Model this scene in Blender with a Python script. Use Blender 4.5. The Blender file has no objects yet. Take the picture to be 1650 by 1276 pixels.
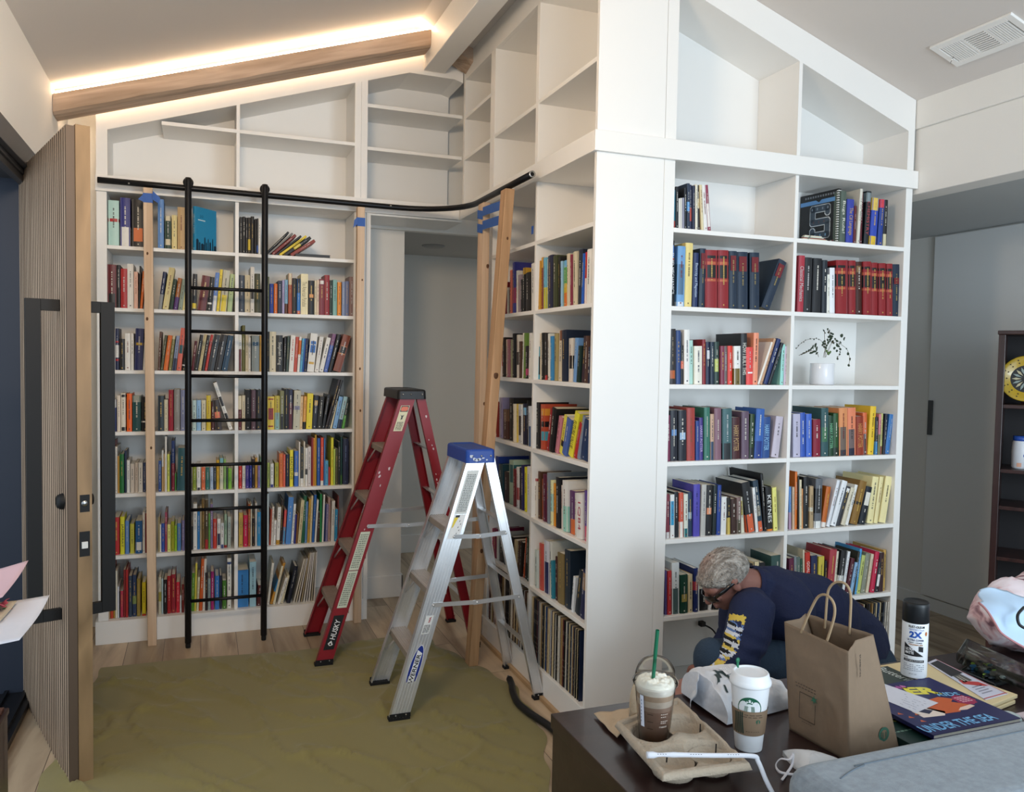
import bpy, bmesh, math, random
from math import sin, cos, pi, radians, sqrt, atan2, tan
from mathutils import Vector, Matrix, noise

sc = bpy.context.scene
col = sc.collection

# ------------------------------------------------------------------ camera
CAM = Vector((0.0, 0.0, 1.62))
F = 1311.5 / 1650.0
YAW, PIT, ROL = 0.3653, -0.0446, 0.01775
fwd = Vector((sin(YAW) * cos(PIT), cos(YAW) * cos(PIT), sin(PIT)))
rt0 = Vector((cos(YAW), -sin(YAW), 0.0))
up0 = rt0.cross(fwd)
rt = rt0 * cos(ROL) + up0 * sin(ROL)
up = -rt0 * sin(ROL) + up0 * cos(ROL)
cd = bpy.data.cameras.new('camera')
cd.sensor_width = 36.0
cd.lens = 36.0 * F
cd.clip_start = 0.05
cam = bpy.data.objects.new('camera', cd)
col.objects.link(cam)
m = Matrix((rt, up, -fwd)).transposed().to_4x4()
m.translation = CAM
cam.matrix_world = m
sc.camera = cam

# ------------------------------------------------------------------ light
sc.view_settings.view_transform = 'Standard'
sc.view_settings.look = 'None'
sc.view_settings.gamma = 1.0
sc.view_settings.exposure = 0.20
w = bpy.data.worlds.new('daylight')
sc.world = w
w.use_nodes = True
w.node_tree.nodes['Background'].inputs[0].default_value = (0.70, 0.85, 1.0, 1)
w.node_tree.nodes['Background'].inputs[1].default_value = 0.75


def area(name, loc, target, sx, sy, power, color):
    l = bpy.data.lights.new(name, 'AREA')
    l.shape = 'RECTANGLE'
    l.size, l.size_y, l.energy, l.color = sx, sy, power, color
    o = bpy.data.objects.new(name, l)
    col.objects.link(o)
    o.location = loc
    d = Vector(target) - Vector(loc)
    o.rotation_euler = d.to_track_quat('-Z', 'Y').to_euler()
    return o


# daylight of the tall glazing behind the photographer, and of the open door at the left
area('daylight_rear', (1.7, -1.9, 1.9), (2.0, 3.0, 1.5), 3.6, 2.6, 60, (0.74, 0.88, 1.0))
area('right_hall_fill', (2.7, -1.4, 1.4), (4.5, 3.6, 1.3), 1.2, 1.9, 62, (0.74, 0.88, 1.0))  # unseen cool fill, added to brighten the closet wall
area('warm_upper_fill', (-.1, 1.7, 2.72), (0.3, 4.97, 2.7), .5, .3, 26, (1.0, .76, .52))  # added warm fill for the far bookcase's upper part, not a known lamp
area('daylight_doorway', (-1.7, 3.2, 1.5), (1.0, 3.4, 1.3), 1.4, 2.2, 8, (0.85, 0.93, 1.0))

# ------------------------------------------------------------------ projection helpers
def ray(px, py):
    a = (px - 825.0) / 1311.5
    b = (637.5 - py) / 1311.5
    return fwd + a * rt + b * up


def atX(px, py, X):
    d = ray(px, py); return CAM + d * ((X - CAM.x) / d.x)


def atY(px, py, Y):
    d = ray(px, py); return CAM + d * ((Y - CAM.y) / d.y)


def atZ(px, py, Z):
    d = ray(px, py); return CAM + d * ((Z - CAM.z) / d.z)


# ------------------------------------------------------------------ materials
def srgb(h):
    if not isinstance(h, str):
        return tuple(h)
    v = [int(h[i:i + 2], 16) / 255 for i in (0, 2, 4)]
    return tuple(c / 12.92 if c <= 0.04045 else ((c + 0.055) / 1.055) ** 2.4 for c in v)


MATS = {}


def mat(name, c='cccccc', rough=0.5, metal=0.0, noise_amt=0.0, noise_scale=8.0, bump=0.0, bump_scale=40.0,
        trans=0.0, ior=1.45, coat=0.0, emit=0.0, stretch=(1, 1, 1), alpha=1.0, sheen=0.0):
    if name in MATS:
        return MATS[name]
    ma = bpy.data.materials.new(name)
    ma.use_nodes = True
    nt = ma.node_tree
    b = nt.nodes['Principled BSDF']
    rgb = srgb(c)
    b.inputs['Base Color'].default_value = (*rgb, 1)
    b.inputs['Roughness'].default_value = rough
    b.inputs['Metallic'].default_value = metal
    b.inputs['IOR'].default_value = ior
    b.inputs['Transmission Weight'].default_value = trans
    b.inputs['Coat Weight'].default_value = coat
    b.inputs['Alpha'].default_value = alpha
    if sheen:
        b.inputs['Sheen Weight'].default_value = sheen
    if emit:
        b.inputs['Emission Color'].default_value = (*rgb, 1)
        b.inputs['Emission Strength'].default_value = emit
    tc = nt.nodes.new('ShaderNodeTexCoord')
    mp = nt.nodes.new('ShaderNodeMapping')
    mp.inputs['Scale'].default_value = stretch
    nt.links.new(tc.outputs['Object'], mp.inputs[0])
    if noise_amt:
        n = nt.nodes.new('ShaderNodeTexNoise')
        n.inputs['Scale'].default_value = noise_scale
        n.inputs['Detail'].default_value = 5
        nt.links.new(mp.outputs[0], n.inputs['Vector'])
        r = nt.nodes.new('ShaderNodeMapRange')
        r.inputs[3].default_value = 1 - noise_amt
        r.inputs[4].default_value = 1 + noise_amt
        nt.links.new(n.outputs['Fac'], r.inputs[0])
        mx = nt.nodes.new('ShaderNodeVectorMath')
        mx.operation = 'SCALE'
        mx.inputs[0].default_value = rgb
        nt.links.new(r.outputs[0], mx.inputs['Scale'])
        nt.links.new(mx.outputs[0], b.inputs['Base Color'])
    if bump:
        n2 = nt.nodes.new('ShaderNodeTexNoise')
        n2.inputs['Scale'].default_value = bump_scale
        n2.inputs['Detail'].default_value = 4
        nt.links.new(mp.outputs[0], n2.inputs['Vector'])
        bp = nt.nodes.new('ShaderNodeBump')
        bp.inputs['Strength'].default_value = bump
        bp.inputs['Distance'].default_value = 0.01
        nt.links.new(n2.outputs['Fac'], bp.inputs['Height'])
        nt.links.new(bp.outputs[0], b.inputs['Normal'])
    MATS[name] = ma
    return ma


def woodmat(name, c1, c2, rough=0.5, scale=6.0, stretch=(1, 1, 0.06), knots=0.0, coat=0.0, rot=(0, 0, 0)):
    """grain runs along the axis whose stretch is small"""
    if name in MATS:
        return MATS[name]
    ma = bpy.data.materials.new(name)
    ma.use_nodes = True
    nt = ma.node_tree
    L = nt.links.new
    b = nt.nodes['Principled BSDF']
    b.inputs['Roughness'].default_value = rough
    b.inputs['Coat Weight'].default_value = coat
    tc = nt.nodes.new('ShaderNodeTexCoord')
    mp = nt.nodes.new('ShaderNodeMapping')
    mp.inputs['Scale'].default_value = stretch
    m0 = nt.nodes.new('ShaderNodeMapping'); m0.inputs['Rotation'].default_value = rot
    L(tc.outputs['Object'], m0.inputs[0]); L(m0.outputs[0], mp.inputs[0])
    n = nt.nodes.new('ShaderNodeTexNoise')
    n.inputs['Scale'].default_value = scale
    n.inputs['Detail'].default_value = 3
    n.inputs['Distortion'].default_value = 0.6
    L(mp.outputs[0], n.inputs['Vector'])
    ml = nt.nodes.new('ShaderNodeMath'); ml.operation = 'MULTIPLY'; ml.inputs[1].default_value = 9
    L(n.outputs['Fac'], ml.inputs[0])
    fr = nt.nodes.new('ShaderNodeMath'); fr.operation = 'PINGPONG'; fr.inputs[1].default_value = 1
    L(ml.outputs[0], fr.inputs[0])
    n3 = nt.nodes.new('ShaderNodeTexNoise')
    n3.inputs['Scale'].default_value = scale * 12
    L(mp.outputs[0], n3.inputs['Vector'])
    ad = nt.nodes.new('ShaderNodeMath'); ad.operation = 'MULTIPLY_ADD'
    ad.inputs[1].default_value = 0.7
    L(n3.outputs['Fac'], ad.inputs[0]); L(fr.outputs[0], ad.inputs[2])
    ra = nt.nodes.new('ShaderNodeMapRange')
    ra.inputs[1].default_value = 0.2; ra.inputs[2].default_value = 1.5
    L(ad.outputs[0], ra.inputs[0])
    cr = nt.nodes.new('ShaderNodeMix'); cr.data_type = 'RGBA'
    cr.inputs[6].default_value = (*srgb(c1), 1)
    cr.inputs[7].default_value = (*srgb(c2), 1)
    L(ra.outputs[0], cr.inputs[0])
    L(cr.outputs[2], b.inputs['Base Color'])
    bp = nt.nodes.new('ShaderNodeBump')
    bp.inputs['Strength'].default_value = 0.12
    bp.inputs['Distance'].default_value = 0.002
    L(ra.outputs[0], bp.inputs['Height'])
    L(bp.outputs[0], b.inputs['Normal'])
    MATS[name] = ma
    return ma


def colmat(name='printed_cover', rough=0.45, grain=0.04, bump=0.0, bump_scale=60, coat=0.0, trans=0.0):
    """base colour comes from the mesh's own colour attribute (the thing's printed or dyed colours)"""
    if name in MATS:
        return MATS[name]
    ma = bpy.data.materials.new(name)
    ma.use_nodes = True
    nt = ma.node_tree
    b = nt.nodes['Principled BSDF']
    b.inputs['Roughness'].default_value = rough
    b.inputs['Coat Weight'].default_value = coat
    b.inputs['Transmission Weight'].default_value = trans
    a = nt.nodes.new('ShaderNodeAttribute')
    a.attribute_name = 'Col'
    tc = nt.nodes.new('ShaderNodeTexCoord')
    n = nt.nodes.new('ShaderNodeTexNoise')
    n.inputs['Scale'].default_value = 90
    nt.links.new(tc.outputs['Object'], n.inputs['Vector'])
    r = nt.nodes.new('ShaderNodeMapRange')
    r.inputs[3].default_value = 1 - grain; r.inputs[4].default_value = 1 + grain
    nt.links.new(n.outputs['Fac'], r.inputs[0])
    mx = nt.nodes.new('ShaderNodeVectorMath'); mx.operation = 'SCALE'
    nt.links.new(a.outputs['Color'], mx.inputs[0])
    nt.links.new(r.outputs[0], mx.inputs['Scale'])
    nt.links.new(mx.outputs[0], b.inputs['Base Color'])
    if bump:
        n2 = nt.nodes.new('ShaderNodeTexNoise'); n2.inputs['Scale'].default_value = bump_scale
        nt.links.new(tc.outputs['Object'], n2.inputs['Vector'])
        bp = nt.nodes.new('ShaderNodeBump'); bp.inputs['Strength'].default_value = bump
        bp.inputs['Distance'].default_value = 0.01
        nt.links.new(n2.outputs['Fac'], bp.inputs['Height']); nt.links.new(bp.outputs[0], b.inputs['Normal'])
    MATS[name] = ma
    return ma


# ------------------------------------------------------------------ mesh builder
ORG = {}


class MB:
    def __init__(s):
        s.v, s.f, s.c, s.mi, s.sm = [], [], [], [], []
        s.col, s.m, s.smooth = (0.8, 0.8, 0.8), 0, False
        s.X = None

    def color(s, c):
        s.col = srgb(c); return s

    def add(s, vs, fs, smooth=None):
        o = len(s.v)
        for v in vs:
            v = Vector(v)
            s.v.append(s.X @ v if s.X is not None else v)
        for f in fs:
            s.f.append([i + o for i in f])
            s.c.append(s.col); s.mi.append(s.m); s.sm.append(s.smooth if smooth is None else smooth)
        return s

    def box(s, x0, x1, y0, y1, z0, z1):
        if x0 > x1: x0, x1 = x1, x0
        if y0 > y1: y0, y1 = y1, y0
        if z0 > z1: z0, z1 = z1, z0
        vs = [(x, y, z) for z in (z0, z1) for y in (y0, y1) for x in (x0, x1)]
        return s.add(vs, [(0, 2, 3, 1), (4, 5, 7, 6), (0, 1, 5, 4), (2, 6, 7, 3), (0, 4, 6, 2), (1, 3, 7, 5)], False)

    def beam(s, p0, p1, w, h, upv=(0, 0, 1), w1=None, h1=None):
        """bar from p0 to p1, w across (side), h along up"""
        p0, p1 = Vector(p0), Vector(p1)
        d = (p1 - p0).normalized(); u = Vector(upv)
        sd = d.cross(u).normalized(); u = sd.cross(d)
        w1 = w if w1 is None else w1; h1 = h if h1 is None else h1
        vs = []
        for p, a, b in ((p0, w, h), (p1, w1, h1)):
            for i, j in ((-1, -1), (1, -1), (1, 1), (-1, 1)):
                vs.append(p + sd * (i * a / 2) + u * (j * b / 2))
        return s.add(vs, [(3, 2, 1, 0), (4, 5, 6, 7), (0, 1, 5, 4), (1, 2, 6, 5), (2, 3, 7, 6), (3, 0, 4, 7)], False)

    def prism(s, poly, axis, a, b):
        """poly in the two other axes; axis 0,1,2"""
        n = len(poly)
        def mk(p, t):
            q = list(p); q.insert(axis, t); return q
        vs = [mk(p, a) for p in poly] + [mk(p, b) for p in poly]
        fs = [tuple(range(n)), tuple(range(2 * n - 1, n - 1, -1))] + [(i, i + n, (i + 1) % n + n, (i + 1) % n) for i in range(n)]
        return s.add(vs, fs, False)

    def tube(s, pts, r, n=10, caps=True, rs=None, flat=1.0, upv=(0, 0, 1)):
        pts = [Vector(p) for p in pts]
        vs, fs = [], []
        prev = None
        for i, p in enumerate(pts):
            d = (pts[min(i + 1, len(pts) - 1)] - pts[max(i - 1, 0)]).normalized()
            if prev is None:
                u = Vector(upv)
                if abs(d.dot(u)) > 0.95: u = Vector((0, 1, 0)) if abs(d.y) < .9 else Vector((1, 0, 0))
            else:
                u = prev
            a = (u - d * u.dot(d)).normalized(); b = d.cross(a); prev = a
            rr = rs[i] if rs else r
            for k in range(n):
                t = 2 * pi * k / n
                vs.append(p + (a * cos(t) * flat + b * sin(t)) * rr)
        for i in range(len(pts) - 1):
            for k in range(n):
                fs.append((i * n + k, i * n + (k + 1) % n, (i + 1) * n + (k + 1) % n, (i + 1) * n + k))
        s.add(vs, fs, True)
        if caps:
            o = len(s.v) - len(vs)
            for rg in (list(range(n))[::-1], [len(vs) - n + k for k in range(n)]):
                s.f.append([i + o for i in rg]); s.c.append(s.col); s.mi.append(s.m); s.sm.append(False)
        return s

    def lathe(s, prof, c=(0, 0, 0), n=32, axis=None, sx=1.0, sy=1.0, smooth=True, a0=0, a1=2 * pi):
        full = abs(a1 - a0 - 2 * pi) < 1e-6
        nn = n if full else n + 1
        vs, fs = [], []
        R = Matrix.Identity(3) if axis is None else Vector(axis).to_track_quat('Z', 'Y').to_matrix()
        for r, z in prof:
            for k in range(nn):
                t = a0 + (a1 - a0) * k / n
                vs.append(Vector(c) + R @ Vector((r * cos(t) * sx, r * sin(t) * sy, z)))
        for i in range(len(prof) - 1):
            for k in range(n):
                k2 = (k + 1) % nn
                fs.append((i * nn + k, i * nn + k2, (i + 1) * nn + k2, (i + 1) * nn + k))
        return s.add(vs, fs, smooth)

    def ball(s, c, r, n=12, sc=(1, 1, 1)):
        vs, fs = [], []
        m_ = n // 2
        for i in range(m_ + 1):
            ph = pi * i / m_
            for k in range(n):
                t = 2 * pi * k / n
                vs.append((c[0] + r * sc[0] * sin(ph) * cos(t), c[1] + r * sc[1] * sin(ph) * sin(t), c[2] + r * sc[2] * cos(ph)))
        for i in range(m_):
            for k in range(n):
                fs.append((i * n + k, (i + 1) * n + k, (i + 1) * n + (k + 1) % n, i * n + (k + 1) % n))
        return s.add(vs, fs, True)

    def quad(s, a, b, c, d):
        return s.add([a, b, c, d], [(0, 1, 2, 3)], False)

    def grid(s, fn, nu, nv, smooth=True, closed_u=False):
        vs = [fn(i / nu, j / nv) for j in range(nv + 1) for i in range(nu + 1)]
        fs = [(j * (nu + 1) + i, j * (nu + 1) + i + 1, (j + 1) * (nu + 1) + i + 1, (j + 1) * (nu + 1) + i) for j in range(nv) for i in range(nu)]
        return s.add(vs, fs, smooth)

    def build(s, name, mats, parent=None, origin=None, bevel=0.0, seg=2, solid=0.0, subsurf=0, weld=0.0):
        me = bpy.data.meshes.new(name)
        if parent is not None:
            o0 = ORG[parent.name]
        elif origin is not None:
            o0 = Vector(origin)
        else:
            lo = Vector([min(v[i] for v in s.v) for i in range(3)]); hi = Vector([max(v[i] for v in s.v) for i in range(3)])
            o0 = Vector(((lo.x + hi.x) / 2, (lo.y + hi.y) / 2, lo.z))
        me.from_pydata([v - o0 for v in s.v], [], s.f)
        if not isinstance(mats, (list, tuple)): mats = [mats]
        for x in mats: me.materials.append(x)
        at = me.color_attributes.new('Col', 'FLOAT_COLOR', 'CORNER')
        buf = []
        for p, c in zip(s.f, s.c):
            buf += [c[0] ** 1.13, c[1] ** 1.13, c[2] ** 1.13, 1.0] * len(p)
        at.data.foreach_set('color', buf)
        me.polygons.foreach_set('material_index', s.mi)
        me.polygons.foreach_set('use_smooth', s.sm)
        me.update()
        if weld or any(s.sm):
            bm = bmesh.new(); bm.from_mesh(me)
            if weld: bmesh.ops.remove_doubles(bm, verts=bm.verts, dist=weld)
            bm.to_mesh(me); bm.free()
        o = bpy.data.objects.new(name, me)
        col.objects.link(o)
        if parent is not None:
            o.parent = parent
        else:
            o.location = o0
        ORG[o.name] = o0
        if solid:
            md = o.modifiers.new('solid', 'SOLIDIFY'); md.thickness = solid; md.offset = 0
        if bevel:
            md = o.modifiers.new('bevel', 'BEVEL'); md.width = bevel; md.segments = seg; md.limit_method = 'ANGLE'; md.angle_limit = radians(40)
        if subsurf:
            md = o.modifiers.new('sub', 'SUBSURF'); md.levels = subsurf; md.render_levels = subsurf
        return o


def empty(name, loc):
    o = bpy.data.objects.new(name, None)
    o.empty_display_size = 0.05
    col.objects.link(o)
    o.location = loc
    ORG[o.name] = Vector(loc)
    return o


def tag(o, label=None, cat=None, group=None, kind=None):
    if label: o['label'] = label
    if cat: o['category'] = cat
    if group: o['group'] = group
    if kind: o['kind'] = kind
    return o


def struct(o, label=None):
    o['kind'] = 'structure'
    if label: o['label'] = label
    return o


_txt = {}


def text_geo(body, size=1.0, bold=0.0):
    """outline font geometry of the words, as (verts, faces) in the XY plane, centred"""
    key = (body, bold)
    if key not in _txt:
        cu = bpy.data.curves.new('words', 'FONT')
        cu.body = body; cu.size = 1.0; cu.align_x = 'CENTER'; cu.align_y = 'CENTER'
        cu.resolution_u = 2
        cu.offset = bold
        ob = bpy.data.objects.new('words', cu)
        col.objects.link(ob)
        dg = bpy.context.evaluated_depsgraph_get()
        me = bpy.data.meshes.new_from_object(ob.evaluated_get(dg))
        vs = [v.co.copy() for v in me.vertices]; fs = [tuple(p.vertices) for p in me.polygons]
        bpy.data.objects.remove(ob); bpy.data.meshes.remove(me); bpy.data.curves.remove(cu)
        xs = [v.x for v in vs] or [0]; ys = [v.y for v in vs] or [0]
        cx, cy = (min(xs) + max(xs)) / 2, (min(ys) + max(ys)) / 2
        vs = [Vector((v.x - cx, v.y - cy, 0)) for v in vs]
        _txt[key] = (vs, fs, max(xs) - min(xs), max(ys) - min(ys))
    return _txt[key]


def words(mb, body, O, ux, uy, w_=None, h_=None, color='111111', bold=0.0):
    """write words centred at O with x dir ux, y dir uy (unit vectors), fitted to width w_ and/or height h_"""
    vs, fs, W, H_ = text_geo(body, bold=bold)
    if W == 0: return
    sx = (w_ / W) if w_ else None
    sy = (h_ / H_) if h_ else None
    if sx is None: sx = sy
    if sy is None: sy = sx
    ux, uy, O = Vector(ux), Vector(uy), Vector(O)
    mb.color(color)
    mb.add([O + ux * (v.x * sx) + uy * (v.y * sy) for v in vs], fs, False)
# ------------------------------------------------------------------ setting
YA, XB, YC = 4.966, 1.539, 3.084
HB = 2.493
SZ = [2.206, 1.8665, 1.524, 1.182, 0.8365, 0.490, 0.130]
XL = -0.71
white = mat('white_paint', 'f0eeea', 0.42, noise_amt=0.015, noise_scale=3)
wallp = mat('wall_paint', 'eeebe5', 0.7, bump=0.05, bump_scale=180)
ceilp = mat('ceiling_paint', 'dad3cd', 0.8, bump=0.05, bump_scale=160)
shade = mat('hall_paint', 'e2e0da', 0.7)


def floor_mat():
    ma = bpy.data.materials.new('oak_planks'); ma.use_nodes = True
    nt = ma.node_tree; L = nt.links.new
    b = nt.nodes['Principled BSDF']; b.inputs['Roughness'].default_value = 0.45
    tc = nt.nodes.new('ShaderNodeTexCoord')
    mp = nt.nodes.new('ShaderNodeMapping'); mp.inputs['Rotation'].default_value = (0, 0, radians(90))
    L(tc.outputs['Object'], mp.inputs[0])
    br = nt.nodes.new('ShaderNodeTexBrick')
    br.offset = 0.37; br.inputs['Scale'].default_value = 1.0
    br.inputs['Color1'].default_value = (0, 0, 0, 1); br.inputs['Color2'].default_value = (1, 1, 1, 1)
    br.inputs['Mortar'].default_value = (0.5, 0.5, 0.5, 1)
    br.inputs['Mortar Size'].default_value = 0.0015
    br.inputs['Brick Width'].default_value = 1.3; br.inputs['Row Height'].default_value = 0.19
    br.inputs['Bias'].default_value = 0.0
    L(mp.outputs[0], br.inputs['Vector'])
    m2 = nt.nodes.new('ShaderNodeMapping'); m2.inputs['Scale'].default_value = (1, 0.12, 1)
    L(tc.outputs['Object'], m2.inputs[0])
    va = nt.nodes.new('ShaderNodeVectorMath'); va.operation = 'ADD'
    L(m2.outputs[0], va.inputs[0]); 
    sc_ = nt.nodes.new('ShaderNodeVectorMath'); sc_.operation = 'SCALE'; sc_.inputs['Scale'].default_value = 7.0
    L(br.outputs['Color'], sc_.inputs[0]); L(sc_.outputs[0], va.inputs[1])
    n = nt.nodes.new('ShaderNodeTexNoise'); n.inputs['Scale'].default_value = 7; n.inputs['Detail'].default_value = 6; n.inputs['Distortion'].default_value = 1.2
    L(va.outputs[0], n.inputs['Vector'])
    cr = nt.nodes.new('ShaderNodeValToRGB')
    e = cr.color_ramp.elements
    e[0].position = 0.3; e[0].color = (*srgb('8f765c'), 1)
    e[1].position = 0.62; e[1].color = (*srgb('cdb79a'), 1)
    L(n.outputs['Fac'], cr.inputs[0])
    tone = nt.nodes.new('ShaderNodeMapRange'); tone.inputs[3].default_value = 0.66; tone.inputs[4].default_value = 1.06
    L(br.outputs['Color'], tone.inputs[0])
    mx = nt.nodes.new('ShaderNodeVectorMath'); mx.operation = 'SCALE'
    L(cr.outputs[0], mx.inputs[0]); L(tone.outputs[0], mx.inputs['Scale'])
    dk = nt.nodes.new('ShaderNodeMix'); dk.data_type = 'RGBA'; dk.inputs[7].default_value = (0.09, 0.06, 0.04, 1)
    L(br.outputs['Fac'], dk.inputs[0]); L(mx.outputs[0], dk.inputs[6])
    L(dk.outputs[2], b.inputs['Base Color'])
    return ma


fl = MB(); fl.box(-0.86, 6.6, -2.4, 8.2, -0.05, 0.0)
struct(fl.build('floor', floor_mat(), origin=(0, 0, 0)), 'light oak plank floor')

# ceiling: two slopes meeting at a ridge that runs towards the camera
ZE, ZR, XR = 2.975, 3.61, 1.20
sL = (ZR - ZE) / (XR - XL)
sR = 0.3305
XD = 3.289


def zc(x):
    return ZE + sL * (x - XL) if x < XR else ZR - sR * (x - XR)


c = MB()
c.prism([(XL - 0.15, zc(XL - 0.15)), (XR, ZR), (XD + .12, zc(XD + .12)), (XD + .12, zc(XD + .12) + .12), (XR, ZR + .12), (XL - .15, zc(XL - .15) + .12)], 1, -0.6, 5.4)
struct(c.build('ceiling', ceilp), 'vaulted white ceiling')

# left wall with the entrance opening (Y 0.9..4.33, up to 2.39)
DY0, DY1, DZ = 0.9, 4.30, 2.43
c = MB()
c.box(XL - 0.14, XL, DY1, 5.4, 0, 3.0); c.box(XL - 0.14, XL, -0.6, DY0, 0, 3.0); c.box(XL - 0.14, XL, DY0, DY1, DZ, 3.0)
struct(c.build('wall_left', wallp), 'white left wall over the entrance')
frame = mat('dark_bronze_frame', '3e3f42', 0.5)
c = MB()
c.box(XL - 0.02, XL + 0.006, DY0, DY1 + 0.07, DZ - 0.01, DZ + 0.085)
c.box(XL - 0.02, XL + 0.006, DY1, DY1 + 0.07, 0, DZ - 0.01)
c.box(XL - 0.2, XL - 0.02, DY0, DY1, DZ - 0.03, DZ + 0.0)
c.box(XL - 0.06, XL - 0.03, DY0, DY1, DZ - 0.06, DZ - 0.03)
struct(c.build('trim_1', frame, bevel=0.002), 'dark frame above the entrance')
c = MB(); c.box(XL - 0.26, XL - 0.0, DY1 - 0.002, DY1 + 0.03, 0, DZ)
struct(c.build('trim_2', mat('blue_jamb', '2b3342', 0.5)), 'dark blue door jamb')
c = MB(); c.box(XL - .22, XL - .02, DY0, DY1, 0, 0.03); c.box(XL - .06, XL - .045, DY0, DY1, .03, .045); c.box(XL - .14, XL - .125, DY0, DY1, .03, .045)
struct(c.build('trim_3', mat('threshold_metal', '23252a', 0.35, metal=.6)), 'black metal threshold')
# outside the door
c = MB(); c.box(-3.2, XL - .2, -2.4, 8.2, -0.06, -0.005)
struct(c.build('porch_floor', mat('porch_stone', '6f7274', 0.8, noise_amt=.2, noise_scale=6)), 'grey stone porch')
c = MB(); c.box(-3.0, XL - .26, 4.6, 4.7, 0, 2.9)
struct(c.build('porch_wall', mat('porch_render', 'b8a794', 0.8)), 'beige outside wall')

# back wall behind the far bookcase, alcove, hall
c = MB()
c.box(XL - .14, 0.935, 5.30, 5.40, 0, 3.66)
c.box(0.935, 1.268, 5.375, 6.62, 0, HB)
c.box(0.935, XR + .9, 5.33, 5.40, HB - .03, 3.75)
c.box(0.935, 0.96, 4.96, 5.38, 0, HB)
struct(c.build('wall_back', wallp), 'white wall behind the far bookcase and beside the passage')
c = MB(); c.box(1.26, 3.4, 6.58, 6.68, 0, 2.6)
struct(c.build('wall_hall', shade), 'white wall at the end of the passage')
c = MB(); c.box(1.268, 3.4, 5.375, 6.62, 2.465, 2.52)
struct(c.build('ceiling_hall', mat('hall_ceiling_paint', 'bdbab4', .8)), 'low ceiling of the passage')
bb = MB()
bb.box(0.96, 1.283, 5.36, 5.375, 0, 0.15); bb.box(1.268, 1.283, 5.36, 6.58, 0, 0.15); bb.box(1.283, 3.4, 6.565, 6.58, 0, 0.15)
struct(bb.build('baseboard_back', white, bevel=0.004), 'white baseboard of the passage')
bb = MB(); bb.box(XL, XL + .015, DY1 + .07, 5.3, 0, .14)
struct(bb.build('baseboard_left', white, bevel=.003), 'white baseboard at the left wall')

# right: dropped header over a lower hall, closet wall
c = MB()
c.box(XD, XD + 0.14, -0.6, YC + .3, HB - 0.025, 2.785); c.box(XD - 0.012, XD + 0.14, -0.6, YC + .3, 2.785, 2.93)
struct(c.build('wall_header_right', wallp, bevel=.004), 'white dropped header wall at the right')
c = MB(); c.box(XD + .1, 4.7, -0.6, 5.6, HB - .005, 2.56)
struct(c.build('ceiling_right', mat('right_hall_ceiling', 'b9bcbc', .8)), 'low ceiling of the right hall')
XE = 4.55
c = MB(); c.box(XE, XE + .1, -0.6, 5.6, 0, HB)
struct(c.build('wall_right', shade), 'white closet wall at the right')
c = MB(); c.box(3.3, 4.6, 5.4, 5.5, 0, HB)
struct(c.build('wall_right_end', shade), 'white wall at the end of the right hall')
dr = MB(); dr.box(XE - .022, XE - .002, 3.25, 4.07, .095, 2.478)
door2 = struct(dr.build('door_1', mat('closet_white', 'e6e7e6', .45), bevel=.002), 'tall white flush closet door')
dr = MB(); dr.box(XE - .036, XE - .022, 4.03, 4.062, 1.17, 1.40)
dr.build('door_handle', mat('pull_grey', '55585a', .4, metal=.5), door2, bevel=.003)
dr = MB(); dr.box(XE - .022, XE - .002, 2.42, 3.235, .095, 2.478)
struct(dr.build('door_2', mat('closet_white'), bevel=.002), 'second white closet door behind the dark bookcase')
bb = MB(); bb.box(XE - .012, XE, -0.6, 5.4, 0, .085)
struct(bb.build('baseboard_right', mat('closet_white')), 'white baseboard under the closet')

# white ridge beam
c = MB()
p0, p1 = (1.19 + .165, 4.96), (1.19 + .165, 0.0)
zb = 3.385
c.box(1.275, 1.412, 0.2, 4.955, zb, 3.57)
rb = c.build('trim_4', white, bevel=.004)
struct(rb, 'white ridge beam')

# ceiling vent on the right slope
vt = empty('ceiling_vent', (3.06, 2.56, zc(3.06)))
sl = math.atan(sR)
n_ = Vector((-sin(sl), 0, -cos(sl)))


def onceil(x, y, off):
    # off below the ceiling, x measured horizontally
    return Vector((x, y, zc(x))) + n_ * off


def ceilbox(mb, x0, x1, y0, y1, o0, o1):
    vs = [onceil(x, y, o) for o in (o0, o1) for y in (y0, y1) for x in (x0, x1)]
    mb.add(vs, [(0, 2, 3, 1), (4, 5, 7, 6), (0, 1, 5, 4), (2, 6, 7, 3), (0, 4, 6, 2), (1, 3, 7, 5)], False)


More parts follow.
